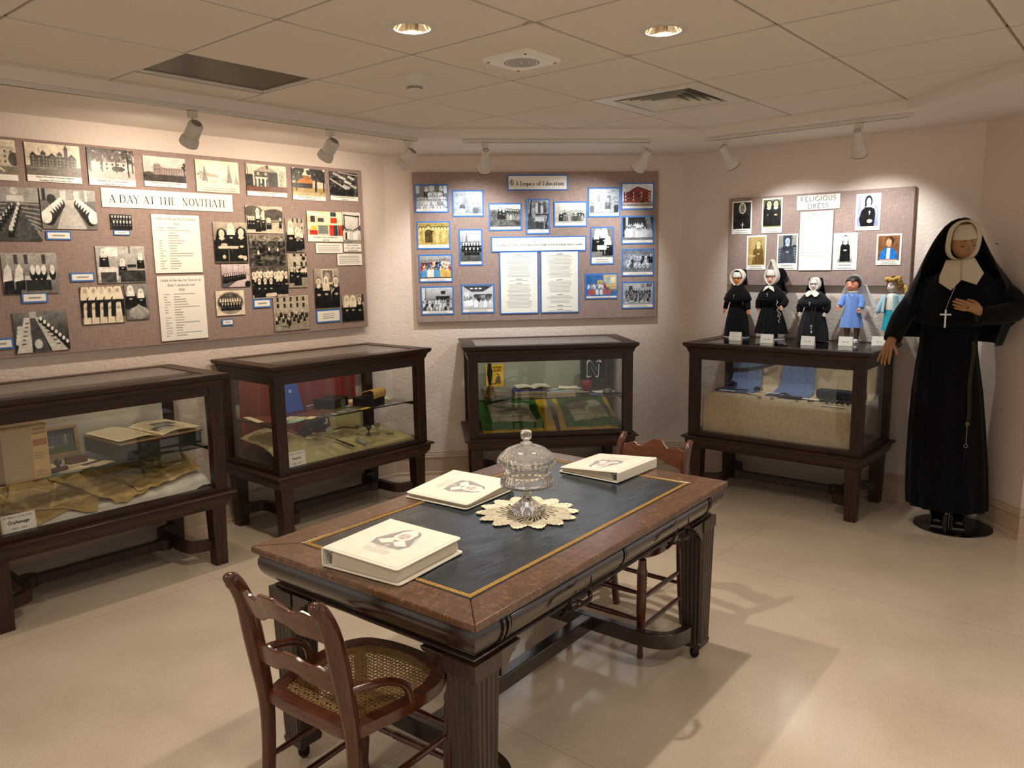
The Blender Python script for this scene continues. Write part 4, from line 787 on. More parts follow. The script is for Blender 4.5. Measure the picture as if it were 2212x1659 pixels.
def d_sepia(p): p.a[:] = p.c('b79c4a'); p.rect(0, 0, 1, .3, 'c3ab5e'); p.rect(0, .72, 1, 1, 'a68f4a'); [p.rect(.02, .06 + .09 * i, .98, .08 + .09 * i, '8d7430') for i in range(3)]; [p.person(.08 + .1 * i, .1, .74, ('6b5423' if i in (3, 4) else 'c8b478') if i % 2 == 0 or i == 3 else 'b59d58', '5b4a20', 'd8c68c') for i in range(10)]; p.person(.34, .1, .8, '4d3c18', '4d3c18', 'd3bf84'); p.mott(.05, 14, 3)
def d_steeple(p): p.vgrad(0, .42, .3, .4); p.vgrad(.42, 1, .6, .82); p.mott(.08, 10, 3); p.poly([(.24, .6), (.36, .6), (.30, .92)], .45); p.rect(.0, .55, .5, .64, .5); p.crowd([(.44, .2, 6, .3, .92)], 3, (.2, .3)); [p.nun(.16 + .13 * i, .3, .32, .08, wd=.22) for i in range(7)]; [p.nun(.28 + .18 * i, .2, .26, .07, wd=.24) for i in range(4)]
def d_sisters(p): p.vgrad(0, 1, .5, .58); p.rect(.7, .5, 1, 1, .45); p.nun(.3, .2, .76, .94, wd=.3); p.nun(.6, .24, .76, .94, wd=.28); p.nun(.76, .06, .66, .94, wd=.3); p.rect(.26, .26, .7, .42, .92); p.rect(.32, .12, .36, .28, .6); p.rect(.6, .1, .64, .28, .6)
def d_porch(p): p.vgrad(0, 1, .3, .12); p.rect(.1, .3, .18, 1, .75); p.poly([(.74, 1), (.9, 1), (1, .5), (.86, .4)], .45); p.rect(0, .0, 1, .16, .45); p.crowd([(.42, .34, 7, .2, .66), (.12, .46, 10, .1, .96)], 9, (.9, .8, .85)); [p.line(.74 + .04 * i, .98, .82 + .04 * i, .5, .008, .6) for i in range(4)]
def d_colour(p): p.vgrad(0, 1, .35, .68); p.crowd([(.46, .36, 10, .04, .96)], 3, ('26507c', '111111', '8d3a34', '2c2f38', 'd8d2c4'), (.78, .6, .5)); p.crowd([(.3, .34, 11, .02, .98)], 5, ('3d78b5', 'd8c79a', '20242c', 'a63f38', 'e6dfd0'), (.78, .6, .5)); p.crowd([(.04, .46, 9, .04, .96)], 6, ('d9b45e', 'e8e2d0', '4f93c9', 'd8d2c4', 'c7a055'), (.8, .62, .5)); p.rect(0, 0, 1, .06, '57463c')
def d_rows(p, u=.0): p.vgrad(0, 1, .35, .82); p.rect(.0, .45, .1, 1, .9); p.line(.12, .3, .12, 1, .012, .3); p.rect(.46, .32, .9, .64, .12); p.rect(.62, .72, .76, .86, .15); p.crowd([(.28, .24, 12, .06, .96), (.14, .24, 11, .02, .98), (.02, .22, 9, .04, .9)], 4, (.85, .15, .7)); p.mott(.06, 20, 2, (0, 0, 1, .3))
def d_dance(p): p.vgrad(0, 1, .78, .82); p.poly([(.0, 1), (1, 1), (.66, .74), (.3, .74)], .25); [p.ell(.3 + .14 * i, .88, .05, .03, .95) for i in range(3)]; p.rect(.38, .34, .96, .64, .3); p.rect(.6, .4, .74, .6, .7); p.rect(.06, .5, .2, .74, .95); p.crowd([(.3, .26, 10, .02, .98)], 3, (.2, .5, .8)); p.crowd([(.08, .42, 4, .36, .98), (.14, .34, 3, .02, .32)], 4, (.95, .9)); p.rect(0, 0, 1, .06, .7)
def d_colclass(p): p.a[:] = p.c('2f66a8'); p.poly([(.55, 1), (1, 1), (1, .1), (.6, .5)], 'c7b48c'); p.rect(.66, .58, .76, .86, '86b2c9'); p.rect(.8, .6, .94, .9, 'e3d9b8'); p.rect(.36, .56, .56, .74, 'c9b45c'); p.rect(0, 0, 1, .3, '3e6fae'); p.crowd([(.34, .3, 7, .04, .66)], 3, ('b5402f', '7f9fd4', 'd8d8d4', '3d5f9c'), (.7, .5, .4)); p.crowd([(.06, .34, 6, .04, .8)], 6, ('5f86c4', 'dadad6', 'c24a36', '39558a'), (.7, .5, .4)); [p.rect(.72, .2 + .1 * i, .96, .24 + .1 * i, 'a5702e') for i in range(3)]
def d_desks(p, s=3): p.vgrad(0, 1, .5, .66); p.rect(0, .82, 1, 1, .5); p.crowd([(.52, .28, 9, .04, .9), (.36, .28, 8, .06, .9), (.18, .3, 6, .1, .86)], s, (.85, .2, .7)); [p.line(.1 + .12 * i, .1, .22 + .12 * i, .3, .014, .2) for i in range(6)]; p.nun(.92, .4, .44, .08); p.mott(.07, 18, s)
def d_desks2(p): p.vgrad(0, 1, .62, .72); p.rect(.6, .76, .72, .96, .55); p.rect(.78, .8, .96, .98, .4); p.nun(.26, .62, .36, .08); p.crowd([(.48, .24, 10, .06, .94), (.3, .28, 8, .08, .94), (.1, .32, 6, .1, .9)], 8, (.25, .45, .15)); [p.rect(.06 + .17 * i, .06 + .05 * (i % 2), .18 + .17 * i, .14 + .05 * (i % 2), .75) for i in range(5)]
Bp = lambda r, l, d, cap=.11, **k: photo('B', r, l, d, cap, None, .0095, m_blue, gB, k.pop('tint', (.96, .98, 1)), th=.004, **k)
Bp((.210, 1.930, .448, 2.126), 'blue mounted class photo with two nuns behind, top left corner of the education board', d_classgroup)
Bp((.475, 1.899, .699, 2.085), 'faded bluish group photo, second in the top row of the education board', d_faded, .07, tint=(.86, .92, 1))
Bp((.733, 1.798, .972, 1.992), 'blue mounted photo of nuns and children in a field', d_field, tint=(1, .99, .95))
Bp((1.004, 1.770, 1.177, 2.020), 'tall blue mounted classroom photo below the education title', d_window)
Bp((1.206, 1.820, 1.451, 2.000), 'blue mounted group photo between two thin posts', d_posts, tint=(1, .99, .94))
Bp((1.458, 1.886, 1.697, 2.098), 'pale crowded group photo left of the red brick school', d_pale, tint=(.92, .96, 1))
Bp((1.704, 1.938, 1.951, 2.130), 'colour photo of a red brick school, top right of the education board', d_redbrick, .1)
Bp((.216, 1.673, .454, 1.870), 'yellowed sepia photo of standing men, left column of the education board', d_sepia, .13)
Bp((.514, 1.554, .685, 1.812), 'tall photo of nuns on grass below a steeple', d_steeple, .08)
Bp((1.476, 1.545, 1.652, 1.817), 'tall photo of three nuns bending over a white table', d_sisters, .17, tint=(1, .99, .95))
Bp((1.707, 1.690, 1.952, 1.894), 'photo of white dressed girls on a dark porch, right column of the education board', d_porch)
Bp((.223, 1.438, .464, 1.636), 'colour class photo with rows of children, left column of the education board', d_colour)
Bp((.230, 1.204, .467, 1.408), 'photo of a full classroom with chalkboard, bottom left of the education board', d_rows)
Bp((.522, 1.208, .763, 1.418), 'photo of children dancing in a bright hall', d_dance)
Bp((1.436, 1.293, 1.682, 1.480), 'colour photo of a blue classroom with seated children', d_colclass, .08)
Bp((1.711, 1.456, 1.955, 1.655), 'dim bluish photo of pupils working at desks, right column', d_desks, .12, tint=(.88, .92, 1))
Bp((1.712, 1.216, 1.958, 1.414), 'pale photo of pupils in rows of desks, bottom right of the education board', d_desks2, .12)
o = title('B', (.872, 2.080, 1.310, 2.189), 'blue edged card reading A Legacy of Education', ['A Legacy of Education'], .040, True, .008, dx=.014, fit=.835, wt=.17, thin=.075, track=.08)
# the round emblem before the title: globe ring, cross and curved lines
mb = MB(); ex, ez, er = -.187, .055, .0185
def ring(cx, cz, rx, rz, t, a0=0, a1=360, n=28):
    a = arcpts(cx, cz, rx, rz, a0, a1, n); b = arcpts(cx, cz, rx - t, rz - t, a0, a1, n)
    for i in range(n): mb.add([(a[i][0], -.0078, a[i][1]), (a[i + 1][0], -.0078, a[i + 1][1]), (b[i + 1][0], -.0078, b[i + 1][1]), (b[i][0], -.0078, b[i][1])], [(0, 1, 2, 3)])
ring(ex, ez, er * .86, er * 1.1, .0022); ring(ex, ez - .002, er * .42, er * .7, .0018, 180, 360); ring(ex - .004, ez + .003, er * .36, er * .4, .0018, 40, 280); ring(ex + .002, ez - .007, er * .36, er * .42, .0018, -90, 140)
for (x0, x1, z0, z1) in ((-.0012, .0012, -.022, .028), (-.011, .011, .011, .0135), (-.0155, .0155, -.001, .001)): mb.add([(ex + x0, -.0078, ez + z0), (ex + x1, -.0078, ez + z0), (ex + x1, -.0078, ez + z1), (ex + x0, -.0078, ez + z1)], [(0, 1, 2, 3)])
mb.build('emblem', m_ink, o)
title('B', (.746, 1.645, 1.445, 1.755), 'long blue edged banner about Sisters teaching across Canada', ['More than 250 Sisters of Providence have taught in over 60 schools across Canada'], .022, True, .009, wt=.16, thin=.09, track=.06, fit=.91, m=m_inkg)
def p_list(seed, heads):
    def f(p):
        r = np.random.RandomState(seed); y = .965
        for h, n in heads:
            p.rect(.42, y - .014, .58, y, .3, .7); y -= .026
            for k in range(n): L = .5 + .22 * r.rand(); p.rect(.5 - L / 2, y - .009, .5 + L / 2, y, .42, .5); y -= .0222
            y -= .02
    return f
sheet('B', (.804, 1.198, 1.088, 1.650), 'left of the two tall blue edged school lists', None, 0, p_list(3, ((0, 16), (0, 1), (0, 18))), .008)
sheet('B', (1.104, 1.198, 1.390, 1.651), 'right of the two tall blue edged school lists', None, 0, p_list(5, ((0, 17), (0, 9), (0, 6), (0, 1), (0, 2))), .008)

# ---- religious dress board
gR = 'white bordered portraits on the religious dress board'
def d_r1(p): p.a[:] = p.c(.2); p.poly([(.0, 0), (1, 0), (.94, .46), (.66, .62), (.34, .62), (.08, .46)], .09); p.ell(.52, .78, .2, .22, .93); p.ell(.53, .76, .13, .17, .55); p.ell(.48, .79, .02, .015, .15); p.ell(.58, .79, .02, .015, .15); p.line(.54, .02, .54, .22, .014, .9); p.line(.47, .15, .61, .15, .012, .9)
def d_r2(p): p.a[:] = p.c('6b7440'); p.mott(.12, 8, 2); p.rect(0, 0, 1, .2, '8a8a4a'); [p.nun(x, .04, .92, .08, 'c8a878', 'e8dcb0', .07, .34) for x in (.32, .7)]
def d_r3(p): p.vgrad(0, 1, (.55, .58, .78), (.70, .70, .84)); p.poly([(.18, 0), (.8, 0), (.86, .38), (.8, .55), (.56, .64), (.4, .64), (.2, .5), (.1, .25)], .06); p.ell(.52, .8, .17, .19, .08); p.poly([(.36, .84), (.34, .5), (.48, .62)], .08); p.ell(.53, .78, .11, .14, .82); p.poly([(.38, .62), (.68, .62), (.62, .68), (.44, .68)], .95); p.ell(.6, .17, .13, .06, .8); p.line(.58, .38, .58, .5, .012, .85); p.line(.53, .46, .63, .46, .01, .85)
def d_r4(p): p.a[:] = p.c('b59a63'); p.vgrad(0, .35, 'a98c55', 'b59a63'); p.nun(.62, .04, .82, '7c6236', 'cdb487', 'dfcc9c', '6d5228', .26); p.rect(.1, .3, .46, .36, 'c6ad76'); [p.rect(x, .06, x + .03, .34, 'c6ad76') for x in (.14, .24, .36)]
def d_r5(p): p.vgrad(0, 1, .55, .6); p.tint = np.array((.8, .86, 1)); p.rect(.25, .7, .75, 1, .3); p.rect(0, .0, .25, .56, .2); p.rect(.78, 0, 1, .64, .22); [p.rect(.02, .06 + .09 * i, .22, .12 + .09 * i, .6) for i in range(6)]; [p.rect(.8, .06 + .09 * i, .98, .12 + .09 * i, .6) for i in range(6)]; p.nun(.5, .0, .92, .25, .75, .9, .32, .28)
def d_r6(p): p.a[:] = p.c(.92); p.rect(.16, 0, .84, .98, .8); p.rect(.16, 0, .84, .14, .6); p.nun(.5, .04, .92, .08, .72, .92, .06, .2)
def d_r7(p): p.vgrad(0, 1, '6b4a34', '8a5a34'); p.poly([(.06, 0), (.94, 0), (.9, .3), (.66, .5), (.36, .52), (.14, .34)], '1b74c4'); p.poly([(.4, .06), (.56, .06), (.58, .5), (.42, .5)], .92); p.ell(.54, .78, .2, .18, '3a2519'); p.ell(.5, .72, .13, .18, (.86, .62, .46)); p.poly([(.4, .86), (.66, .9), (.7, .76), (.6, .84)], '3a2519'); p.rect(.1, 0, .9, .05, (.8, .58, .42))
Rp = lambda r, l, d, cap: photo('R', r, l, d, cap, None, 0, m_paper, gR, GREY, th=.003, margin=.07, cell=.0018)
Rp((.410, 1.742, .555, 1.968), 'portrait of a nun in white wimple against black, top left of the dress board', d_r1, .16)
Rp((.627, 1.742, .770, 1.975), 'greenish print of two standing nuns on the dress board', d_r2, .17)
Rp((1.245, 1.736, 1.393, 1.963), 'lilac portrait of a smiling nun, top right of the dress board', d_r3, .11)
Rp((.525, 1.493, .665, 1.728), 'tan sepia print of a nun beside a table, lower left of the dress board', d_r4, .14)
Rp((.742, 1.490, .883, 1.731), 'bluish print of a nun between bookshelves', d_r5, .19)
Rp((1.116, 1.488, 1.265, 1.724), 'print of a black robed nun on white, right of the text sheet', d_r6, .2)
Rp((1.381, 1.517, 1.527, 1.709), 'colour portrait of a woman in a blue jacket', d_r7, .15)
title('R', (.867, 1.882, 1.145, 1.976), 'pale card reading RELIGIOUS DRESS', ['RELIGIOUS', 'DRESS'], .029, False, 0, wt=.095, wide=1.22, track=.14, fit=.92, m=m_inkg)
def p_dress(p):
    p.bars(.18, .88, .84, .955, 3, .4, 3, .6, False, .7); r = np.random.RandomState(4); y = .83
    for k in range(11):
        p.rect(.07, y - .012, .14, y, .4, .6); n = 1 + (r.rand() > .35) + (r.rand() > .7)
        for j in range(n): p.rect(.17, y - .011, .17 + .72 * (.6 + .4 * r.rand()), y - .002, .45, .5); y -= .0185
        y -= .022
sheet('R', (.894, 1.487, 1.108, 1.871), 'tall printed sheet in the middle of the dress board', None, 0, p_dress)
# ------------------------------------------------------------------ four oak display cases on stands
m_deck = M('case_deck', '3a2a1c', .6)
def display_case(label, k, s, shelf=None, ledge=False):
    # local x along the wall, y into the wall (wall at y = 0), front towards -y
    t = thing('display_case', label, 'display case', WP(k, s, .004), WA(k), 'oak display cases')
    X, Y0, Y1 = .545, -.625, -.055
    # stand: apron with ogee foot and a half-round top moulding
    mb = MB(); mb.rectsweep([(-.03, .318), (.002, .318), (.006, .328), (.016, .338), (.024, .352), (.027, .372), (.027, .384), (.036, .386), (.046, .392), (.046, .398), (.038, .404), (-.04, .404)], -X, X, Y0, Y1)
    mb.box(-X + .02, X - .02, Y0 + .02, Y1 - .02, .322, .40); mb.build('apron_rail', m_oakh, t, 40)
    for sx in (-1, 1):
        for yy in (Y0, Y1 - .078):
            x0 = -X if sx < 0 else X - .078
            mb = MB(); mb.box(x0, x0 + .078, yy, yy + .078, 0, .325, bt=.006); mb.build('leg', m_oak, t, bevel=.003)
    ym = (Y0 + Y1) / 2
    for sx in (-1, 1):
        xe, xi = sx * (X - .045), sx * (X - .17)
        pts = [(xe, Y0 + .06, .105), (xe - sx * .03, Y0 + .07, .105), (xi + sx * .02, Y0 + .10, .105), (xi, Y0 + .16, .105), (xi, ym, .105), (xi, Y1 - .16, .105), (xi + sx * .02, Y1 - .10, .105), (xe - sx * .03, Y1 - .07, .105), (xe, Y1 - .06, .105)]
        mb = MB(); mb.rsweep(spline(pts, 5), .018, .028); o = mb.build('end_stretcher', m_oak, t, 40)
        mb = MB(); mb.lathe([(.001, -.03), (.04, -.03), (.04, .03), (.001, .03)], 20, (xi - sx * .045, ym, .105)); mb.build('scroll_block', m_oak, o, 40, bevel=.003)
    mb = MB(); mb.box(-X + .16, X - .16, ym - .022, ym + .022, .08, .128); mb.build('long_stretcher', m_oakh, t, bevel=.003)
    # case: corner posts, rails, cornice, framed glass top
    P = .066; x1, y0, y1 = .557, -.637, -.043
    for sx in (-1, 1):
        for fy in (0, 1):
            a = -x1 if sx < 0 else x1 - P; b = y0 if not fy else y1 - .045; b2 = b + (.055 if not fy else .045)
            mb = MB(); mb.box(a, a + P, b, b2, .404, .97); mb.build('corner_post', m_oak, t, bevel=.003)
    mb = MB(); mb.box(-x1 + P, x1 - P, y0 + .004, y0 + .05, .404, .432); mb.box(-x1 + P, x1 - P, y1 - .045, y1 - .004, .404, .432)
    for sx in (-1, 1): mb.box(sx * (x1 - .025) - .021, sx * (x1 - .025) + .021, y0 + .055, y1 - .045, .404, .432)
    mb.build('bottom_rail', m_oakh, t, bevel=.002)
    mb = MB(); mb.box(-x1 + P, x1 - P, y0 + .004, y0 + .045, .918, .972); mb.box(-x1 + P, x1 - P, y1 - .045, y1 - .004, .918, .972)
    for sx in (-1, 1): mb.box(sx * (x1 - .023) - .019, sx * (x1 - .023) + .019, y0 + .05, y1 - .045, .918, .972)
    mb.build('top_rail', m_oakh, t, bevel=.002)
    mb = MB(); mb.rectsweep([(-.03, .962), (.004, .962), (.004, .970), (.008, .972), (.010, .984), (.016, .996), (.026, 1.004), (.030, 1.005), (.030, 1.012), (-.05, 1.012)], -x1, x1, y0, y1); mb.build('cornice', m_oakh, t, 40)
    xt, ya, yb = .594, -.668, -.014; ix, ia, ib = .50, -.585, -.085
    mb = MB()
    for (p, q, r, s_) in ((-xt, xt, ya, ia), (-xt, xt, ib, yb), (-xt, -ix, ia, ib), (ix, xt, ia, ib)): mb.box(p, q, r, s_, 1.012, 1.028)
    mb.build('top_frame', m_oakh, t, bevel=.004)
    mb = MB(); mb.box(-ix + .001, ix - .001, ia + .001, ib - .001, 1.019, 1.025); mb.build('top_glass', m_pane, t)
    mb = MB(); mb.box(-x1 + P, x1 - P, y0 + .020, y0 + .024, .433, .917); mb.build('front_glass', m_pane, t)
    for sx in (-1, 1):
        mb = MB(); mb.box(sx * (x1 - .022) - .002, sx * (x1 - .022) + .002, y0 + .056, y1 - .046, .433, .917); mb.build('side_glass', m_pane, t)
    mb = MB(); mb.box(-x1 + .03, x1 - .03, y0 + .03, y1 - .01, .4045, .410); mb.build('deck', m_deck, t)
    if shelf:
        mb = MB(); mb.box(-x1 + .03, x1 - .03, y0 + .075, y1 - .095, shelf - .006, shelf); mb.build('glass_shelf', m_shelf, t)
        mb = MB(); mb.box(-x1 + .031, x1 - .031, y0 + .0735, y0 + .0752, shelf - .0062, shelf + .0002); mb.build('shelf_edge', m_shelfedge, t)
        for sx in (-1, 1):
            mb = MB(); mb.box(sx * (x1 - .05) - .008, sx * (x1 - .05) + .008, y0 + .07, y1 - .095, shelf - .022, shelf - .0065); mb.build('shelf_ledge', m_oakh, t)
    return t
m_shelf = glass_pane('shelf_glass', (.95, .975, .96))
m_shelfedge = M('shelf_edge_green', '10211d', .2)
CA = display_case('oak display case with open ledger and orphanage papers, cut by the left frame edge', 'L', -2.235, .645)
CB = display_case('oak display case lined with red cloth and hospital objects', 'L', -.81, .678)
CC = display_case('oak display case with apple and hand bell under the education board', 'B', 1.085, .655)
CD = display_case('oak display case with five dolls on top, beside the mannequin', 'R', .965)
CASE = {'A': ('L', -2.235), 'B': ('L', -.81), 'C': ('B', 1.085), 'D': ('R', .965)}
def CP(c, x, y, z):
    k, s = CASE[c]; return WP(k, s + x, .004 - y, z)
def CR(c): return WA(CASE[c][0])
def put(o, c, x, y, z, rz=0, label=None, cat=None, group=None, rx=0, ry=0):
    o.location = CP(c, x, y, z); o.rotation_euler = (Matrix.Rotation(CR(c) + rz, 3, 'Z') @ Matrix.Rotation(rx, 3, 'X') @ Matrix.Rotation(ry, 3, 'Y')).to_euler()
    if label: tag(o, label, cat, group)
    return o
def cloth(name, fn, nu, nv, mat, c, label, th=.003, cat='cloth'):
    # fn(u, v) in case-local coordinates
    mb = MB(); mb.grid(fn, nu, nv); o = mb.build(name, mat, None, 180, solid=th); return put(o, c, 0, 0, 0, 0, label, cat)
def leaf(c, x, y, z, w, h, rz, mat, label, name='paper_sheet', cat='paper', pic=None, th=.0008, group=None, curl=0.0, rx=0):
    mb = MB(); n = 8
    mb.grid(lambda u, v: ((u - .5) * w, (v - .5) * h, th + curl * ((u - .5) ** 2 + (v - .5) ** 2)), n, n); mb.grid(lambda u, v: ((.5 - u) * w, (v - .5) * h, curl * ((u - .5) ** 2 + (v - .5) ** 2)), n, n)
    o = put(mb.build(name, mat, None, 60), c, x, y, z, rz, label, cat, group, rx)
    if pic: pic.mesh('print', w * .94, h * .94, o, 0, mp=lambda a, b, d: (a, d, th + .0006 + curl * ((a / w) ** 2 + (d / h) ** 2)), z0=-h * .47)
    return o
def textpic(w, h, bg=(.92, .86, .68), n=10, seed=1, c=.35): p = Pic(w, h, 0, .003); p.a[:] = bg; p.bars(.08, .06, .92, .94, n, c, seed, .55, True, .7); return p
def block(name, c, x, y, z, w, d, h, rz, mat, label, cat, bevel=.002, group=None):
    return put(MB().box(-w / 2, w / 2, -d / 2, d / 2, 0, h).build(name, mat, None, bevel=bevel), c, x, y, z, rz, label, cat, group)
m_sheetw = M('white_cloth', 'd9d3c6', .9, sheen=.2, bump=.3, bs=300); m_backw = M('backing_white', 'c3c0b4', .9)
m_news = M('yellowed_newsprint', 'b3945a', .85, var=.14, vs=14); m_cream = M('cream_paper', 'e6d8ae', .85); m_tan = M('tan_paper', 'b7a78a', .85); m_green = M('green_paper', '9cc2ac', .85); m_pink = M('pink_paper', 'd6a193', .85)
m_dkbox = M('dark_box', '2b2926', .5); m_brown = M('brown_leather', '4b1f12', .4)
m_cardA = m_paper
# ---- case A: the orphanage
cloth('backing_sheet', lambda u, v: (-.48 + .96 * u, -.112 + .012 * wob(u * 9, v * 2), .418 + .495 * v), 60, 20, m_backw, 'A', 'pale backing sheet at the back of the orphanage case')
def lowA(u, v):
    x = -.505 + 1.01 * u; y = -.575 + .445 * v
    z = .415 + .055 * (1 - math.exp(-v * 6)) + .018 * wob(x * 7, y * 8, 1) + .07 * v * v + (.05 * math.exp(-((x - .47) / .10) ** 2) * (.4 + v)) + .012 * wob(x * 22, y * 22, 3)
    return (x, y, max(.413, z))
cloth('white_cloth', lowA, 90, 50, m_sheetw, 'A', 'crumpled white cloth under the yellowed newspapers')
def newsheet(cx, cy, w, h, rz, label, seed):
    ca, sa = math.cos(rz), math.sin(rz)
    def f(u, v):
        a, b = (u - .5) * w, (v - .5) * h; x = cx + a * ca - b * sa; y = min(-.135, max(-.57, cy + a * sa + b * ca)); x = max(-.50, min(.50, x))
        q = lowA((x + .505) / 1.01, (y + .575) / .445)
        return (x, y, q[2] + .008 + .007 * seed)
    p = textpic(w, h, (.76, .65, .42), 40, seed, (.56, .46, .28)); p.rect(.48, 0, .52, 1, (.84, .74, .52)); p.rect(0, .48, 1, .5, (.84, .74, .52)); p.rect(.1, .84, .9, .92, (.36, .26, .1), .5)
    mb = MB(); mb.grid(f, 30, 24); o = put(mb.build('newspaper_page', m_news, None, 60, solid=.0008), 'A', 0, 0, 0, 0, label, 'newspaper', 'yellowed newspapers in the orphanage case')
    p.mesh('newsprint', 1, 1, o, 0, mp=lambda a, b, d: (lambda r: (r[0], r[1], r[2] + .0012))(f(a + .5, d)))
newsheet(-.35, -.36, .40, .40, .20, 'yellowed newspaper page spread at the left behind the orphanage card', 0)
newsheet(-.16, -.30, .38, .44, -.40, 'yellowed newspaper page in the middle of the fan', 1)
newsheet(.11, -.31, .38, .44, .42, 'yellowed newspaper page right of the middle fold', 2)
newsheet(.31, -.29, .38, .42, .10, 'yellowed newspaper page rising at the right end below the ledger', 3)
def stand_card(c, x, y, z, w, h, label, lines, caps, bold=(), tilt=.12, rz=0, name='label_card', fold=False):
    mb = MB(); mb.box(-w / 2, w / 2, -.0008, .0008, 0, h)
    if fold: mb.add([(-w / 2, .0008, h), (w / 2, .0008, h), (w / 2, .03, .0), (-w / 2, .03, .0)], [(0, 1, 2, 3)])
    o = mb.build(name, m_paper, None); put(o, c, x, y, z, rz, label, 'label card', None, -tilt)
    if lines:
        mb = MB(); n = len(lines)
        for i, t in enumerate(lines): put_text(mb, t, caps[i], 0, h * (1 - (i + .64) / n), -.0014, fit=w * .84, serif=False, wt=.2 if i in bold else .12, track=.05)
        mb.build('lettering', m_inkg if not bold else m_ink, o)
    return o
stand_card('A', -.407, -.597, .434, .135, .078, 'white card reading St. Mary\'s of the Lake Orphanage', ["St. Mary's of the Lake", 'Orphanage', '1910 - 1941'], [.0105, .0145, .0105], (1,))
# archive box with printed spine, framed house picture, papers, stamps
o = put(MB().box(-.15, .034, -.12, .10, 0, .249).build('archive_box', M('archive_board', 'a8916a', .8), None, bevel=.002), 'A', -.293, -.470, .646, .03, 'tall tan archive box standing on the shelf at the left edge', 'box')
p = Pic(.062, .235, 0, .0022); p.a[:] = hx('c7a86c'); p.rect(.08, .90, .92, .96, hx('6a4a26'), .6); p.rect(.08, .84, .92, .88, hx('6a4a26'), .6); p.rect(.08, .62, .92, .74, hx('a2663a')); p.bars(.1, .36, .9, .5, 3, .3, 3, .5); p.bars(.1, .04, .9, .16, 4, .25, 5, .6)
p.mesh('spine_label', .064, .237, o, -.1206, z0=.006, cx=.0)
fr_ = put(MB().box(-.10, .10, 0, .018, 0, .016).box(-.10, .10, 0, .018, .134, .15).box(-.10, -.082, 0, .018, .016, .134).box(.082, .10, 0, .018, .016, .134).build('picture_frame', wood('frame_pine', '8a6a35', 'a8864c', .4), None, bevel=.003), 'A', -.095, -.215, .648, .02, 'small pine framed picture of a white house, leaning behind the papers', 'framed picture', None, -.12)
p = Pic(.166, .12, .3, .0022); p.vgrad(.4, 1, (.22, .25, .24), (.16, .2, .2)); p.rect(0, 0, 1, .36, hx('4f5a30')); p.house(.1, .32, .95, .9, .36, .24, .22, 6, 2, .25); p.rect(.72, .4, .76, .78, .6); p.rect(.08, .3, .4, .36, .6); p.mesh('painting', .166, .12, fr_, .008, z0=.015)
leaf('A', -.13, -.40, .6465, .23, .135, .30, m_cream, 'cream list sheet under the brown stamp', pic=textpic(.23, .135, (.90, .85, .68), 18, 3))
leaf('A', -.145, -.535, .6475, .13, .075, .35, m_cream, 'cream folded letter at the shelf front', pic=textpic(.13, .075, (.90, .84, .66), 6, 2))
leaf('A', -.02, -.515, .6465, .115, .07, .40, m_tan, 'tan slip at the shelf front right of the cream letter')
leaf('A', -.205, -.575, .6468, .16, .055, .10, m_green, 'pale green paper at the front edge of the orphanage shelf', pic=textpic(.16, .055, (.60, .75, .66), 4, 6))
leaf('A', -.300, -.560, .6472, .06, .06, .5, m_pink, 'small pink paper beside the archive box')
st = put(MB().box(-.04, .04, -.014, .014, 0, .018).build('rubber_stamp', m_brown, None, bevel=.003), 'A', -.205, -.525, .650, .25, 'rubber stamp with dark round knob in front of the list sheet', 'stamp')
MB().lathe([(.008, .018), (.007, .026), (.016, .034), (.018, .044), (.013, .054), (.001, .057)], 20).build('knob', M('knob_wood', '241a14', .35), st, 60)
block('stamp_block', 'A', -.085, -.40, .648, .085, .055, .030, .1, m_brown, 'reddish brown wooden block lying on the list sheet', 'stamp')
block('stamp_block', 'A', -.272, -.455, .648, .04, .03, .025, .3, m_brown, 'small dark brown block half hidden by the archive box', 'stamp')
# dark box and the open ledger on it
block('storage_box', 'A', .275, -.325, .646, .44, .36, .068, .08, m_dkbox, 'dark flat box carrying the open ledger', 'box', .003)
lg = put(MB().box(-.225, .225, -.185, .185, 0, .006).build('open_ledger', M('ledger_cover', '6b3f22', .6), None, bevel=.002), 'A', .278, -.330, .715, .08, 'open ledger with cream pages and two pasted photos, on the dark box', 'book')
def page(sx):
    return lambda u, v: (sx * (.004 + .216 * u), -.178 + .356 * v, .008 + .022 * math.sin(min(1, u * 2.2) * PI / 2) * (1 - .55 * u) + .004)
for sx in (-1, 1):
    f = page(sx); mb = MB(); mb.grid(f, 14, 6); mb.grid(lambda u, v: (sx * (.004 + .216 * u), -.178 + .356 * v, .0062), 14, 6); mb.build('page_block', M('ledger_page', 'e2d3a8', .85), lg, 60)
    p = textpic(.216, .356, (.89, .83, .66), 20, 3 + sx, .45)
    if sx > 0: p.rect(.30, .52, .86, .72, .3); p.rect(.34, .55, .82, .64, .6); p.rect(.10, .26, .60, .46, .35); p.rect(.14, .28, .5, .36, .65); p.mott(.06, 20, 3)
    p.mesh('page_print', 1, 1, lg, 0, mp=lambda a, b, d, f=f, sx=sx: (lambda q: (q[0], q[1], q[2] + .0008))(f((a + .5) if sx > 0 else (.5 - a), d)))

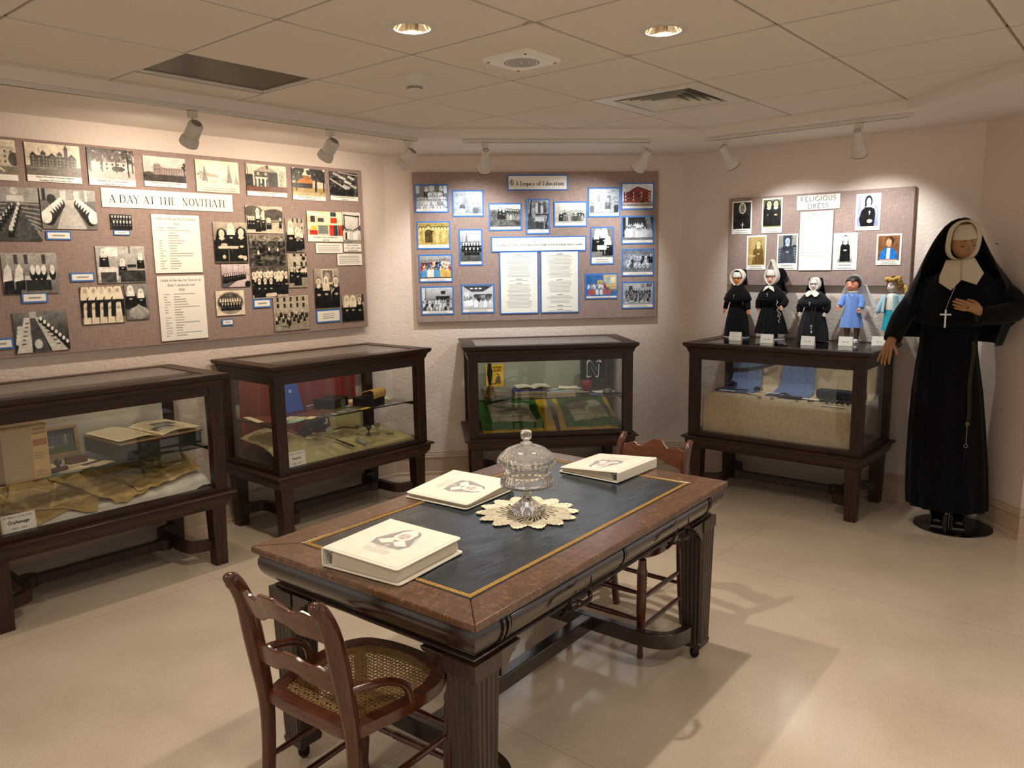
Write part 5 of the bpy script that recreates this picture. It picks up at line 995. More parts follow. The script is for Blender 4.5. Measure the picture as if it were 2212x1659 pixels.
# ---- case B: the hospital
m_red = M('red_cloth', '7d1412', .85, sheen=.3); m_yel = M('butter_cloth', 'c9bd82', .95, sheen=.2, bump=.25, bs=260)
cloth('red_backdrop', lambda u, v: (-.48 + .87 * u, -.115 + .012 * math.sin(u * 34) * (.5 + .5 * v) + .006 * wob(u * 6, v), .418 + .495 * v), 120, 16, m_red, 'B', 'dark red curtain behind the hospital objects')
def lowB(u, v):
    x = -.505 + 1.01 * u; y = -.575 + .435 * v
    z = .415 + .075 * (1 - math.exp(-v * 5)) * (1 if x < 0 else max(.35, 1 - x * .9)) + .105 * math.exp(-((x + .36) / .17) ** 2) * math.sin(min(1, v * 1.6) * PI * .62) + .012 * wob(x * 9, y * 9, 5) + .006 * wob(x * 24, y * 24, 6)
    return (x, y, max(.413, z))
def lowBz(x, y): return lowB((x + .505) / 1.01, (y + .575) / .435)[2]
cloth('butter_cloth', lowB, 100, 60, m_yel, 'B', 'crumpled butter yellow cloth on the floor of the hospital case')
cloth('cloth_riser', lambda u, v: (.08 + .32 * u, -.136 + .006 * wob(u * 5, v), (1 - v) * (lowBz(.08 + .32 * u, -.14) + .010) + v * .665), 20, 10, m_yel, 'B', 'upright butter yellow cloth panel below the shelf in the hospital case')
stand_card('B', -.415, -.597, .434, .118, .085, 'white card reading St. Mary\'s of the Lake Hospital', ["St. Mary's of the Lake", 'Hospital', '1946 - 2017'], [.0095, .0135, .0095], (1,))
SB = .679
o = put(MB().box(-.062, .062, 0, .006, 0, .235, tp=.0).build('blue_folder', M('royal_blue_card', '2b4fa6', .5), None), 'B', -.205, -.28, SB + .004, .0, 'tall royal blue folder leaning against the red curtain', 'folder', None, -.35)
MB().lathe([(.001, 0), (.011, 0)], 12, cap=False, M=Matrix.Translation((.0, -.001, .13)) @ Matrix.Rotation(PI / 2, 4, 'X')).build('crest', M('pale_print', '9bb0dc', .6), o)
leaf('B', -.44, -.34, SB + .0008, .15, .22, .25, M('rust_paper', '7d3a28', .8), 'rust brown pamphlet at the left end of the hospital shelf')
leaf('B', -.50, -.30, SB + .0025, .04, .22, -.15, m_cream, 'narrow cream slip at the left end of the hospital shelf')
leaf('B', -.335, -.46, SB + .0008, .13, .11, .5, m_cream, 'cream booklet beside the front post of the hospital case', pic=textpic(.13, .11, (.9, .84, .68), 8, 4))
leaf('B', -.37, -.535, SB + .0022, .15, .06, .45, m_green, 'mint green slip on the hospital shelf')
leaf('B', -.262, -.53, SB + .0035, .08, .05, .5, m_cream, 'small cream slip on the mint green paper')
leaf('B', -.16, -.42, SB + .0008, .20, .16, .3, M('brown_folder', '5d3524', .7), 'brown paper folder under the black and white photos')
pp = Pic(.12, .08, .3); pp.mott(.2, 12, 3); pp.crowd([(.1, .6, 6, .05, .95)], 3, (.15, .8)); o = leaf('B', -.145, -.545, SB + .0030, .13, .085, .42, m_paper, 'black and white photo at the front edge of the hospital shelf, nearer the blue folder', 'photo_print', 'photograph', pp)
pp = Pic(.12, .08, .5); pp.mott(.2, 10, 5); o = leaf('B', .015, -.515, SB + .0030, .125, .08, .35, m_paper, 'grey photo on the hospital shelf in front of the black leather box', 'photo_print', 'photograph', pp)
MB().box(0, 0, 0, 0, 0, 0)
pen = MB(); pen.tube([(-.045, 0, .005), (.045, 0, .005)], .0045, 10); put(pen.build('pen', M('lilac_plastic', 'a9a5cf', .4), None, 60), 'B', -.02, -.19, SB, .1, 'lilac pen on the hospital shelf beside the blue folder', 'pen')
m_blk = M('black_leather', '191512', .45, bump=.2, bs=200)
bx = block('leather_box', 'B', .035, -.32, SB + .0012, .17, .15, .062, .35, m_blk, 'black leather box in the middle of the hospital shelf', 'box', .005)
MB().lathe([(.001, 0), (.026, 0), (.026, .002), (.001, .002)], 20, M=Matrix.Translation((.02, -.0755, .028)) @ Matrix.Rotation(PI / 2, 4, 'X')).build('oval_plate', M('worn_plate', '6e6656', .5), bx)
cs = block('open_case', 'B', .225, -.46, SB, .13, .16, .055, .3, m_blk, 'open black case with yellow lining on the hospital shelf', 'case', .004)
mb = MB(); mb.grid(lambda u, v: (-.065 + .13 * v, -.08 - .005 + .10 * u - .04 * math.sin(u * PI), .057 + .050 * math.sin(u * PI * .8)), 12, 8); mb.build('open_flap', M('yellow_lining', 'cda85a', .7), cs, 180, solid=.004)
leaf('B', .135, -.535, SB + .001, .10, .04, .3, M('yellow_card', 'd8b23c', .8), 'bright yellow card in front of the open black case')
leaf('B', .19, -.29, SB + .001, .16, .10, .2, M('orange_card', 'cf6d4a', .8), 'orange folder behind the open black case'); leaf('B', .225, -.24, SB + .0024, .14, .10, -.1, m_cream, 'cream envelope behind the open black case')
leaf('B', .12, -.37, SB + .002, .05, .05, .3, M('blue_slip', '9fb5c8', .8), 'pale blue slip left of the open black case')
leaf('B', .37, -.37, SB + .001, .12, .12, .2, m_paper, 'white crumpled paper at the right end of the hospital shelf', curl=.06)
mb = MB(); mb.ball((0, 0, .012), .03, 16, sc=(1, .8, .42)); put(mb.build('shell', M('shell_cream', 'cfc3a4', .5), None, 180), 'B', .40, -.45, SB, .2, 'cream shell shaped object at the right end of the hospital shelf', 'shell')
# lower level of case B
z_ = lowBz(.10, -.20)
pq = put(MB().box(-.055, .055, 0, .012, 0, .095).build('plaque', m_blk, None, bevel=.002), 'B', .075, -.165, z_ + .026, 0, 'small black plaque with a white nameplate below the shelf', 'plaque', None, -.15)
p = textpic(.08, .042, (.80, .78, .66), 3, 4, .3); p.mesh('nameplate', .08, .042, pq, -.0012, z0=.035)
mb = MB(); mb.ball((0, 0, 0), .028, 20, sc=(1, .45, 1)); put(mb.build('round_case', M('ivory', 'cfc6a8', .5), None, 180), 'B', .055, -.26, lowBz(.055, -.26) + .032, 0, 'ivory round case in front of the black plaque', 'box')
def goblet(mat, x, y, label, sc=1, cat='eye cup'):
    mb = MB(); mb.lathe([(.001, .0), (.020, .0), (.020, .003), (.005, .008), (.004, .028), (.014, .036), (.019, .048), (.019, .066), (.017, .066), (.016, .048), (.003, .04)], 24, cap=False, mod=None)
    o = mb.build('eye_cup', mat, None, 180); o.scale = (sc,) * 3; put(o, 'B', x, y, lowBz(x, y) + .009, 0, label, cat)
m_clear = glass_pane('thin_glass', (.88, .9, .88)); m_cob = M('cobalt_glass', '0b0d33', .08, spec=.8)
goblet(m_cob, .245, -.42, 'cobalt blue eye cup on the butter yellow cloth'); goblet(m_clear, .185, -.38, 'clear glass left of the cobalt eye cup', .9, 'glass'); goblet(m_clear, .315, -.42, 'clear stemmed glass right of the cobalt eye cup', 1.05, 'glass')
def rod(name, mat, c, p, q, r, label, cat):
    P, Q = Vector(p), Vector(q); d = Q - P; L_ = d.length; mb = MB(); mb.tube([(0, 0, 0), (0, 0, L_)], r, 10)
    o = mb.build(name, mat, None, 60); o.location = CP(c, *p); o.rotation_euler = (Matrix.Rotation(CR(c), 3, 'Z') @ d.to_track_quat('Z', 'Y').to_matrix()).to_euler(); return tag(o, label, cat)
def onB(x, y, dz): return (x, y, lowBz(x, y) + dz)
rod('syringe', m_black, 'B', onB(-.03, -.44, .018), onB(.035, -.54, .018), .005, 'black syringe lying across the yellow cloth', 'syringe')
rod('glass_tube', M('frosted_tube', '9b9c90', .4), 'B', onB(-.045, -.45, .011), onB(.018, -.545, .011), .004, 'thin grey tube beside the black syringe', 'tube')
rod('medicine_tube', M('pale_tube', 'aab0a8', .4), 'B', onB(.09, -.49, .026), onB(.12, -.55, .026), .014, 'pale metal tube at the front of the yellow cloth', 'tube')
rod('scalpel', m_black, 'B', onB(.36, -.46, .011), onB(.41, -.47, .011), .003, 'thin black instrument at the right on the yellow cloth', 'instrument')
o = block('small_book', 'B', -.20, -.36, lowBz(-.20, -.36) + .030, .075, .055, .016, .15, M('plum_cover', '3a2027', .6), 'small plum coloured book on the yellow cloth', 'book'); o.rotation_euler.x = .5
sp_ = MB()
for sx in (-1, 1): sp_.tube([(sx * .022 + .019 * math.cos(a * PI / 9), .013 * math.sin(a * PI / 9), .004) for a in range(18)], .0016, 6, closed=True)
sp_.tube([(-.004, 0, .004), (.004, 0, .004)], .0014, 6)
for sx in (-1, 1): sp_.tube([(sx * .041, 0, .004), (sx * .046, .03, .006), (sx * .03, .07, .004)], .0013, 6)
put(sp_.build('spectacles', M('wire_frame', '3d3a33', .3, .8), None, 60), 'B', -.115, -.36, lowBz(-.115, -.36) + .014, .3, 'thin wire spectacles right of the plum book', 'spectacles', None, .3)
mb = MB(); random.seed(5)
bpts = [(-.29 + .12 * i / 13 + .008 * math.sin(i * 2.1), -.30 + .03 * math.cos(i * 1.3)) for i in range(14)]
for x, y in bpts: mb.ball((x, y, lowBz(x, y) + .014), .009, 8)
put(mb.build('bead_string', M('rose_beads', '8d4a4c', .35), None, 180), 'B', 0, 0, 0, 0, 'rose coloured bead string behind the plum book', 'beads')
mb = MB(); mb.tube([(-.13, 0, .02), (-.06, .01, .045), (.0, .0, .03), (.05, -.01, .06)], [.012, .028, .03, .02], 12, sq=(1, .6)); put(mb.build('leather_bag', M('grey_leather', '38353a', .6), None, 180), 'B', .0, -.21, lowBz(0, -.21) + .035, .1, 'dark grey leather bag under the shelf of the hospital case', 'bag')

# ---- case C: the school
cloth('green_backdrop', lambda u, v: (-.48 + .96 * u, -.112 + .010 * math.sin(u * 21 + v) + .005 * wob(u * 5, v), .418 + .495 * v), 100, 12, M('sage_cloth', 'a3a48c', .9), 'C', 'grey green curtain at the back of the school case')
SCz = .656
yb = put(MB().box(-.065, .065, 0, .008, 0, .185).build('yellow_book', M('yellow_cover', 'e2b624', .5), None, bevel=.001), 'C', -.340, -.155, SCz, .0, 'yellow School Dialogues book standing behind the hand bell', 'book', None, -.10)
mb = MB(); put_text(mb, 'BUSY SCHOOL', .014, 0, .158, -.001, fit=.112, wt=.22, serif=False); put_text(mb, 'DIALOGUES', .014, 0, .136, -.001, fit=.10, wt=.22, serif=False); put_text(mb, 'Plays for Little Pupils', .008, 0, .02, -.001, fit=.10, wt=.14, serif=False)
mb.build('cover_lettering', M('brown_ink', '4a2a0c', .7), yb)
p = Pic(.09, .08, 0, .0022); p.a[:] = hx('e2b624'); p.poly([(.5, .1), (.98, .1), (.92, .7), (.7, .76), (.55, .4)], '5a3010'); p.ell(.74, .84, .11, .13, '5a3010'); p.ell(.70, .80, .07, .08, 'e2b624'); p.poly([(.02, .1), (.4, .1), (.36, .6), (.1, .6)], 'c9952a'); p.ell(.22, .74, .1, .12, 'a36f1c'); p.rect(0, .02, .6, .1, '5a3010'); p.ell(.8, .04, .08, .1, '8a5a18'); p.mesh('cover_picture', .09, .08, yb, -.001, z0=.042)
hb = thing('hand_bell', 'brass hand bell with long black handle on the left of the school shelf', 'bell'); put(hb, 'C', -.400, -.45, SCz, 0)
m_brass = M('aged_brass', '7b6238', .32, .9)
MB().lathe([(.050, 0), (.050, .004), (.044, .012), (.034, .030), (.028, .055), (.022, .072), (.012, .080), (.009, .086), (.001, .086)], 32).build('bell_cup', m_brass, hb, 60)
MB().lathe([(.008, .084), (.010, .10), (.015, .13), (.019, .16), (.018, .185), (.012, .205), (.011, .212), (.015, .220), (.012, .232), (.001, .238)], 24).build('handle', M('ebony_handle', '0d0a09', .35), hb, 60)
MB().ball((0, 0, .012), .009, 10).build('clapper', m_brass, hb, 60)
m_pages = M('page_edges', 'b9ad8e', .85)
def book(name, c, x, y, z, w, d, h, rz, cover, label, group=None):
    o = put(MB().box(-w / 2, w / 2, -d / 2, d / 2, 0, .002).box(-w / 2, w / 2, -d / 2, d / 2, h - .002, h).box(-w / 2, -w / 2 + .002, -d / 2, d / 2, .002, h - .002).build(name, cover, None), c, x, y, z, rz, label, 'book', group)
    MB().box(-w / 2 + .002, w / 2 - .004, -d / 2 + .004, d / 2 - .004, .002, h - .002).build('page_block', m_pages, o); return o
book('large_book', 'C', -.330, -.283, SCz, .20, .24, .026, .12, M('grey_cover', '6d675a', .7), 'thick grey album lying left on the school shelf')
book('school_book', 'C', -.13, -.44, SCz, .215, .15, .018, 1e-3, M('tan_cover', '8d7a58', .7), 'tan book under the blue book in the school case')
book('school_book', 'C', -.13, -.44, SCz + .0185, .215, .15, .026, 1e-3, M('blue_cover', '34408f', .45), 'blue book under the open book in the school case')
ob = put(MB().box(-.12, .12, -.08, .08, 0, .003).build('open_book', M('maroon_cover', '4b2b28', .6), None), 'C', -.10, -.40, SCz + .046, .06, 'open book with cream pages lying on the blue book', 'book')
for sx in (-1, 1):
    mb = MB(); mb.grid(lambda u, v: (sx * .116 * u, -.076 + .152 * v, .005 + .020 * math.sin(min(1, u * 1.8) * PI / 2) * (1 - .6 * u)), 12, 4); mb.grid(lambda u, v: (sx * .116 * u, -.076 + .152 * v, .0032), 12, 4); mb.build('page_block', M('cream_page', 'd9d2b4', .85), ob, 60)
wb = book('school_book', 'C', .085, -.44, SCz, .20, .20, .028, -.02, M('white_cover', 'd8d6c6', .5), 'white geography book with green print beside the blue book')
p = Pic(.18, .17, .85, .003); p.ell(.4, .6, .3, .22, '5f9a90'); p.ell(.55, .5, .12, .2, '7fb3a8'); p.mott(.05, 10, 2); p.bars(.08, .05, .92, .2, 2, .2, 4, .7); p.mesh('cover_print', .18, .17, wb, 0, mp=lambda a, b, d: (a, d, .0287), z0=-.085)
leaf('C', .16, -.36, SCz + .0295, .13, .12, -.2, m_cream, 'cream pamphlet on the white geography book', curl=.016); leaf('C', .24, -.33, SCz + .001, .15, .12, -.15, m_tan, 'tan pamphlet right of the white geography book')
leaf('C', .255, -.20, SCz + .001, .10, .05, .1, M('striped_slip', 'c9cfe0', .7), 'pale blue edged slip at the back of the school shelf')
# apple
ap = put(MB().lathe([(.001, .006), (.012, .0), (.022, .004), (.034, .024), (.0405, .046), (.040, .062), (.032, .076), (.018, .079), (.008, .074), (.001, .070)], 32, mod=lambda a, r, z: r * (1 + .025 * math.cos(5 * a) * (z / .08))).build('red_apple', M('apple_red', '8d1020', .22, var=.35, vs=30, coat=.4), None, 180), 'C', .300, -.33, SCz, 0, 'shiny red apple in front of the letter N board', 'apple')
MB().tube([(0, 0, .068), (.003, 0, .080), (.008, .002, .092)], .0018, 8).build('stem', M('apple_stem', '3a2614', .7), ap, 60)
# varsity letter on a dark board
nb = put(MB().box(-.115, .115, 0, .012, 0, .225).build('letter_board', M('charcoal_board', '2a2624', .7), None, bevel=.002), 'C', .385, -.20, SCz + .002, 0, 'dark framed board with a green varsity letter N', 'letter board', None, -.06)
MB().box(-.095, .09, -.002, 0, .066, .205).build('black_panel', M('black_felt', '101312', .95), nb); nb.scale.x = .88
NP = [(.06, .0), (.30, .06), (.28, .16), (.20, .22), (.24, .62), (.60, .02), (.72, .0), (.80, .14), (.84, .74), (1.0, .84), (.86, .94), (.62, .86), (.70, .72), (.66, .36), (.36, .84), (.16, .98), (.0, .84), (.02, .66), (.10, .62), (.08, .46), (-.02, .36), (.08, .30), (.10, .18), (-.04, .08)]
def npoly(sc, m, y):
    # fan from many small quads: extrude outline (concave) via bmesh triangulation
    bm = bmesh.new(); vs_ = [bm.verts.new(((px - .48) * .115 * sc - .002, y, .138 + (pz - .48) * .125 * sc)) for px, pz in NP]; bm.faces.new(vs_); bmesh.ops.triangulate(bm, faces=bm.faces[:]); mb = MB(); bm.verts.index_update(); mb.add([v.co for v in bm.verts], [[v.index for v in f.verts] for f in bm.faces]); bm.free(); return mb
npoly(1.12, None, -.003).build('white_outline', M('white_felt', 'd8d8d0', .9), nb); npoly(.93, None, -.0045).build('green_letter', M('green_felt', '123a32', .95), nb)
leaf('C', .41, -.40, SCz + .001, .15, .10, .35, m_paper, 'white sheet under the desk bell', curl=.012); leaf('C', .335, -.50, SCz + .0022, .10, .06, -.35, M('blue_card', '5f86b0', .7), 'blue card at the front of the school shelf')
leaf('C', .49, -.45, SCz + .001, .06, .10, .5, M('brown_card', '4d3a2c', .8), 'brown paper at the right end of the school shelf')
db = thing('desk_bell', 'silver domed desk bell at the right end of the school shelf', 'bell'); put(db, 'C', .412, -.505, SCz + .003)
MB().lathe([(.034, 0), (.036, .006), (.028, .012), (.001, .012)], 28).build('base', m_black, db, 40); MB().lathe([(.033, .014), (.034, .018), (.030, .030), (.018, .040), (.001, .043)], 28).build('dome', M('tarnished_silver', '8d8574', .3, .9), db, 60); MB().lathe([(.003, .042), (.003, .048), (.006, .050), (.001, .054)], 12).build('plunger', M('plunger', '6d6555', .3, .9), db, 60)
# two folded school banners: green with gold edging and pale pockets
def banner(x0, x1, label, flip, seed):
    W_ = x1 - x0
    def f(u, v):
        x = x0 + W_ * u; y = -.565 + .42 * v; z = .416 + .185 * v ** .85 + .020 * math.sin(u * PI) * math.sin(v * PI) + .012 * wob(x * 9, y * 6, seed) + .006 * wob(x * 24, v * 9, seed) - .03 * (u if flip else 1 - u) * 0
        return (x + .012 * math.sin(v * 3 + seed), y, max(.4145, z))
    mb = MB(); mb.grid(f, 30, 24); o = put(mb.build('school_banner', M('banner_green', '2f4a17', .95, sheen=.3), None, 180, solid=.004), 'C', 0, 0, 0, 0, label, 'banner', 'folded school banners')
    p = Pic(.5, .42, 0, .004); p.a[:] = hx('33561d'); p.mott(.03, 8, seed)
    p.rect(0, 0, 1, .07, 'b58a14'); p.rect(.84 if not flip else 0, 0, 1 if not flip else .1, 1, 'b8901a')
    if flip: p.rect(.93, .3, 1, 1, 'b8901a')
    p.poly([(.16, .26), (.76, .20), (.70, .66), (.14, .74)] if not flip else [(.28, .20), (.88, .26), (.80, .78), (.2, .66)], 'a39a7c'); p.bars(.24, .3, .7, .56, 3, hx('6a624a'), seed, .45)
    p.mesh('appliqued_panels', 1, 1, o, 0, mp=lambda a, b, d: (lambda q: (q[0], q[1] - .0018, q[2] + .0024))(f(a + .5, d)), mat=vcol_mat('banner_cloth', .95))
banner(-.470, .035, 'left folded green and gold banner at the bottom of the school case', False, 2)
banner(.065, .470, 'right folded green and gold banner at the bottom of the school case', True, 7)

# ---- case D: the habit
m_burlap = weave('oatmeal_linen', 'b29d7c', 'cdbb9c', 420)
def clD(v, x):
    # profile: front hang, shelf top, rising backdrop
    pr = [(-.568, .425), (-.568, .50), (-.566, .60), (-.560, .652), (-.545, .664), (-.45, .667), (-.30, .668), (-.20, .672), (-.13, .70), (-.118, .78), (-.112, .86), (-.110, .915)]
    s_ = v * (len(pr) - 1); i = min(int(s_), len(pr) - 2); f = s_ - i; a, b = pr[i], pr[i + 1]
    return a[0] + (b[0] - a[0]) * f, a[1] + (b[1] - a[1]) * f
def fD(u, v):
    x = -.485 + .97 * u; y, z = clD(v, x); k = .3 if .35 < v < .6 else 1
    y = y + (.010 * wob(x * 6, v * 4, 2) * k if v < .3 else .014 * wob(x * 7, v * 3, 4) * (v > .6)); z = z + .006 * wob(x * 5, v * 8, 9) * (k if v > .25 else .3)
    return (x, max(-.575, min(-.098, y)), z)
cloth('linen_drape', fD, 90, 66, m_burlap, 'D', 'oatmeal linen cloth draped over a step inside the habit case', .004)
MB().box(0, 0, 0, 0, 0, 0)
m_denim = M('blue_apron_cloth', '5d7093', .9, var=.12, vs=40, bump=.2, bs=300); m_blkcl = M('black_cloth', '0e0d0e', .95, sheen=.2); ZD = .672
def apron(x0, x1, w0, w1, label, wave, band):
    def f(u, v):
        # v=0 at the front edge on the step, up to the backdrop
        L = [(-.36, ZD + .004), (-.24, ZD + .004), (-.170, ZD + .026), (-.142, .735), (-.130, .80), (-.126, .875)]
        s_ = v * (len(L) - 1); i = min(int(s_), len(L) - 2); q = s_ - i; y = L[i][0] + (L[i + 1][0] - L[i][0]) * q; z = L[i][1] + (L[i + 1][1] - L[i][1]) * q
        c = (x0 + x1) / 2; w_ = w0 + (w1 - w0) * v
        return (c + (u - .5) * w_, y - .010 - wave * abs(math.sin(u * 4 * PI)) * v * .6, z - (0 if v < .9 else 0))
    mb = MB(); mb.grid(f, 40, 24); o = put(mb.build('work_apron', m_denim, None, 180, solid=.003), 'D', 0, 0, 0, 0, label, 'apron', 'blue work aprons')
    if band:
        mb = MB(); mb.tube(spline([(x0 - .01, -.160, .72), (x0 + .0, -.150, .79), (x0 + .06, -.146, .80), ((x0 + x1) / 2, -.144, .805), (x1 + .02, -.140, .835), (x1 + .12, -.136, .872)], 6), .012, 8, sq=(.35, 1.1), upv=(0, 1, 0)); mb.build('waistband', m_blkcl, o, 60)
    return o
apron(-.47, -.26, .24, .21, 'blue apron with black waistband at the left in the habit case', .006, True)
apron(-.14, .13, .27, .21, 'blue gathered apron in the middle of the habit case', .022, False)
def coil(c, x, y, z, label, seed, n=60, r=.035, h=.03):
    rr = random.Random(seed); P = []
    for i in range(n): a = i * .62 + rr.random() * .2; q = r * (.5 + .5 * math.sin(i * .37 + seed)); P.append((q * math.cos(a), q * .6 * math.sin(a), .004 + h * abs(math.sin(i * .21)) * rr.random()))
    mb = MB(); mb.tube(spline(P, 4), .0028, 6); return put(mb.build('cord', M('black_cord', '0b0b0d', .6), None, 180), c, x, y, z, 0, label, 'cord', 'black cords')
coil('D', -.43, -.25, ZD + .016, 'coiled black cord on the left blue apron', 1, 64, .040, .045)
coil('D', -.235, -.25, ZD + .006, 'loose black cord between the two blue aprons', 5, 40, .034, .03)
mb = MB(); mb.tube(spline([(-.475, -.40, ZD + .006), (-.47, -.34, ZD + .010), (-.46, -.32, ZD + .008), (-.40, -.33, ZD + .010), (-.34, -.34, ZD + .012), (-.28, -.31, ZD + .010)], 6), [.004] * 31, 8, sq=(1, 2.2)); put(mb.build('cloth_belt', m_blkcl, None, 60), 'D', 0, 0, .006, 0, 'black cloth belt lying across the front of the left blue apron', 'belt')
leaf('D', -.39, -.40, ZD + .014, .11, .025, .0, m_paper, 'white label strip on the left blue apron', 'label_strip', 'label'); leaf('D', -.215, -.38, ZD + .006, .08, .02, -.1, m_cream, 'cream label strip between the aprons', 'label_strip', 'label')
leaf('D', -.095, -.33, ZD + .014, .09, .03, .15, m_paper, 'white label strip on the middle blue apron', 'label_strip', 'label'); leaf('D', .165, -.37, ZD + .005, .15, .03, -.05, m_paper, 'long white label strip right of the middle apron', 'label_strip', 'label'); leaf('D', .345, -.52, ZD + .001, .14, .022, -.03, m_paper, 'white label strip at the front right of the linen step', 'label_strip', 'label')
def medal(x, y, label, r=.012, mat=None):
    mb = MB(); mb.lathe([(.001, 0), (r, 0), (r, .003), (r * .8, .004), (.001, .004)], 18); put(mb.build('medal', mat or M('dull_silver', '77716a', .35, .8), None, 40), 'D', x, y, ZD + .003, 0, label, 'medal', 'small medals')
medal(-.135, -.47, 'oval silver medal left on the linen step', .014); medal(-.055, -.46, 'dark medal in front of the middle apron', .013, M('bronze', '3b2a22', .4, .7)); medal(.115, -.48, 'small bronze medal right of the black fan cloth', .009, M('bronze_light', '6d5a44', .4, .7))
mb = MB(); mb.tube([(-.02, 0, .004), (.02, .004, .004)], .003, 6); mb.tube([(.004, -.012, .004), (.002, .016, .004)], .003, 6); mb.ball((-.012, .01, .006), .008, 8); put(mb.build('crucifix', M('dark_bronze', '2c2318', .4, .7), None, 60), 'D', .195, -.46, ZD + .003, .4, 'small dark crucifix before the rosary beads', 'crucifix')
mb = MB(); mb.grid(lambda u, v: (-.05 + .16 * u, -.44 + .05 * v, ZD + .012 + .020 * math.exp(-((u - .25) / .18) ** 2)), 16, 6); put(mb.build('black_band', m_blkcl, None, 180, solid=.004), 'D', .0, .03, 0, 0, 'black cloth band at the foot of the middle apron', 'band')
rb = MB(); rr = random.Random(3)
for i in range(46): rb.ball((.235 + .20 * i / 45 + .006 * rr.random(), -.42 + .05 * math.sin(i * .9) + .01 * rr.random(), ZD + .010 + .008 * rr.random()), .0085, 8)
put(rb.build('rosary_beads', M('black_beads', '120f14', .25), None, 180), 'D', 0, 0, 0, 0, 'heap of black rosary beads at the right on the linen step', 'rosary')
block('dark_box', 'D', .315, -.26, ZD + .006, .30, .075, .055, -.02, M('slate_cloth', '23282b', .9), 'dark slate cloth bundle behind the rosary beads', 'cloth', .012)
# ------------------------------------------------------------------ library table
TC, TA = Vector((.0094, 2.617)), R(52.0); TZ = .720
tb = thing('library_table', 'large dark oak library table with blue black leather top in the middle of the room', 'table', (TC.x, TC.y, 0), TA)
HX, HY, BW = .755, .455, .108
mb = MB(); m2 = MB()
for (sg, my) in ((-1, m2), (1, m2)):
    pass
def trap(pts, z0, z1, mb): mb.prism(pts, lambda u, v, t: (u, v, t), z0, z1)
for s in (-1, 1):
    q = MB(); trap([(-HX, s * HY), (HX, s * HY), (HX - BW, s * (HY - BW)), (-HX + BW, s * (HY - BW))][::s], TZ - .022, TZ, q); q.build('top_border', m_ttop, tb, bevel=.005, seg=3)
    q = MB(); trap([(s * HX, -HY), (s * HX, HY), (s * (HX - BW), HY - BW), (s * (HX - BW), -HY + BW)][::s], TZ - .022, TZ, q); q.build('top_border', m_ttopx, tb, bevel=.005, seg=3)
lx, ly = HX - BW, HY - BW
mb = MB(); mb.grid(lambda u, v: (-lx + 2 * lx * u, -ly + 2 * ly * v, TZ - .0012 + .0012 * wob(u * 14, v * 9, 3)), 90, 56); mb.build('leather_inlay', m_leather, tb, 180)
mb = MB(); g0, g1 = .006, .019
for (a, b, c, d) in ((-lx + g0, lx - g0, -ly + g0, -ly + g1), (-lx + g0, lx - g0, ly - g1, ly - g0), (-lx + g0, -lx + g1, -ly + g1, ly - g1), (lx - g1, lx - g0, -ly + g1, ly - g1)): mb.box(a, b, c, d, TZ - .003, TZ + .0005)
# tooled links inside the gold band
gb = mb.build('gold_border', m_gold, tb)
mb = MB()
def links(p, q):
    d = Vector(q) - Vector(p); n = int(d.length / .011)
    for i in range(n):
        c = Vector(p) + d * (i + .5) / n; mb.box(c.x - .0028, c.x + .0028, c.y - .0028, c.y + .0028, TZ, TZ + .0008)
gm = (g0 + g1) / 2
links((-lx + gm, -ly + gm), (lx - gm, -ly + gm)); links((-lx + gm, ly - gm), (lx - gm, ly - gm)); links((-lx + gm, -ly + gm), (-lx + gm, ly - gm)); links((lx - gm, -ly + gm), (lx - gm, ly - gm))
mb.build('tooled_pattern', M('gold_tooling_dark', '6d4f1c', .5), gb)
APR = [(-.012, .700), (-.008, .697), (-.018, .690), (-.018, .684), (-.014, .676), (-.013, .660), (-.017, .645), (-.026, .628), (-.042, .612), (-.056, .604), (-.058, .600), (-.050, .597), (-.046, .592), (-.050, .587), (-.062, .584), (-.075, .584)]
mb = MB(); mb.rectsweep(APR, -HX, HX, -HY, HY); mb.build('frieze', m_tdark, tb, 40)
mb = MB(); mb.box(-HX + .09, HX - .09, -HY + .09, HY - .09, .60, .69); mb.build('carcass', m_tdark, tb)
# drawers with curved fronts, handles and double beads on the long side facing the right
def curve_bar(x0, x1, out, mb, y=-1):
    P = [(o + out, z) for o, z in APR[3:11]]
    n = len(P); v = []
    for x in (x0, x1): v += [(x, y * (HY + o), z) for o, z in P] + [(x, y * (HY - .09), z) for o, z in reversed(P)]
    m = 2 * n; mb.add(v, [tuple(range(m)), tuple(range(2 * m - 1, m - 1, -1))] + [(i, i + m, (i + 1) % m + m, (i + 1) % m) for i in range(m)])
m_pull = M('dark_bronze_pull', '2a1f17', .3, .85)
for x0, x1 in ((-.60, -.035), (-.010, .598)):
    mb = MB(); curve_bar(x0, x1, .003, mb); dr_ = mb.build('drawer', m_tdark, tb, 40, bevel=.0015)
    xc = (x0 + x1) / 2 - (.012 if x0 < -.1 else -.012); yh = -HY - .012
    mb = MB()
    mb.tube(spline([(xc - .062, yh + .012, .622), (xc - .052, yh - .012, .626), (xc - .03, yh - .024, .634), (xc + .0, yh - .026, .632), (xc + .03, yh - .022, .634), (xc + .044, yh - .010, .646), (xc + .034, yh - .012, .656), (xc + .022, yh - .008, .650)], 6), [.0045 + .002 * math.sin(i * PI / 42) for i in range(43)], 8)
    mb.tube(spline([(xc - .064, yh + .014, .605), (xc - .060, yh, .622), (xc - .036, yh - .006, .656), (xc - .01, yh - .002, .664)], 6), [.006 - .004 * i / 18 for i in range(19)], 8)
    mb.tube(spline([(xc + .04, yh - .004, .646), (xc + .056, yh - .006, .655), (xc + .068, yh - .002, .682)], 6), [.006 - .005 * i / 12 for i in range(13)], 8)
    mb.build('handle', m_pull, dr_, 60)
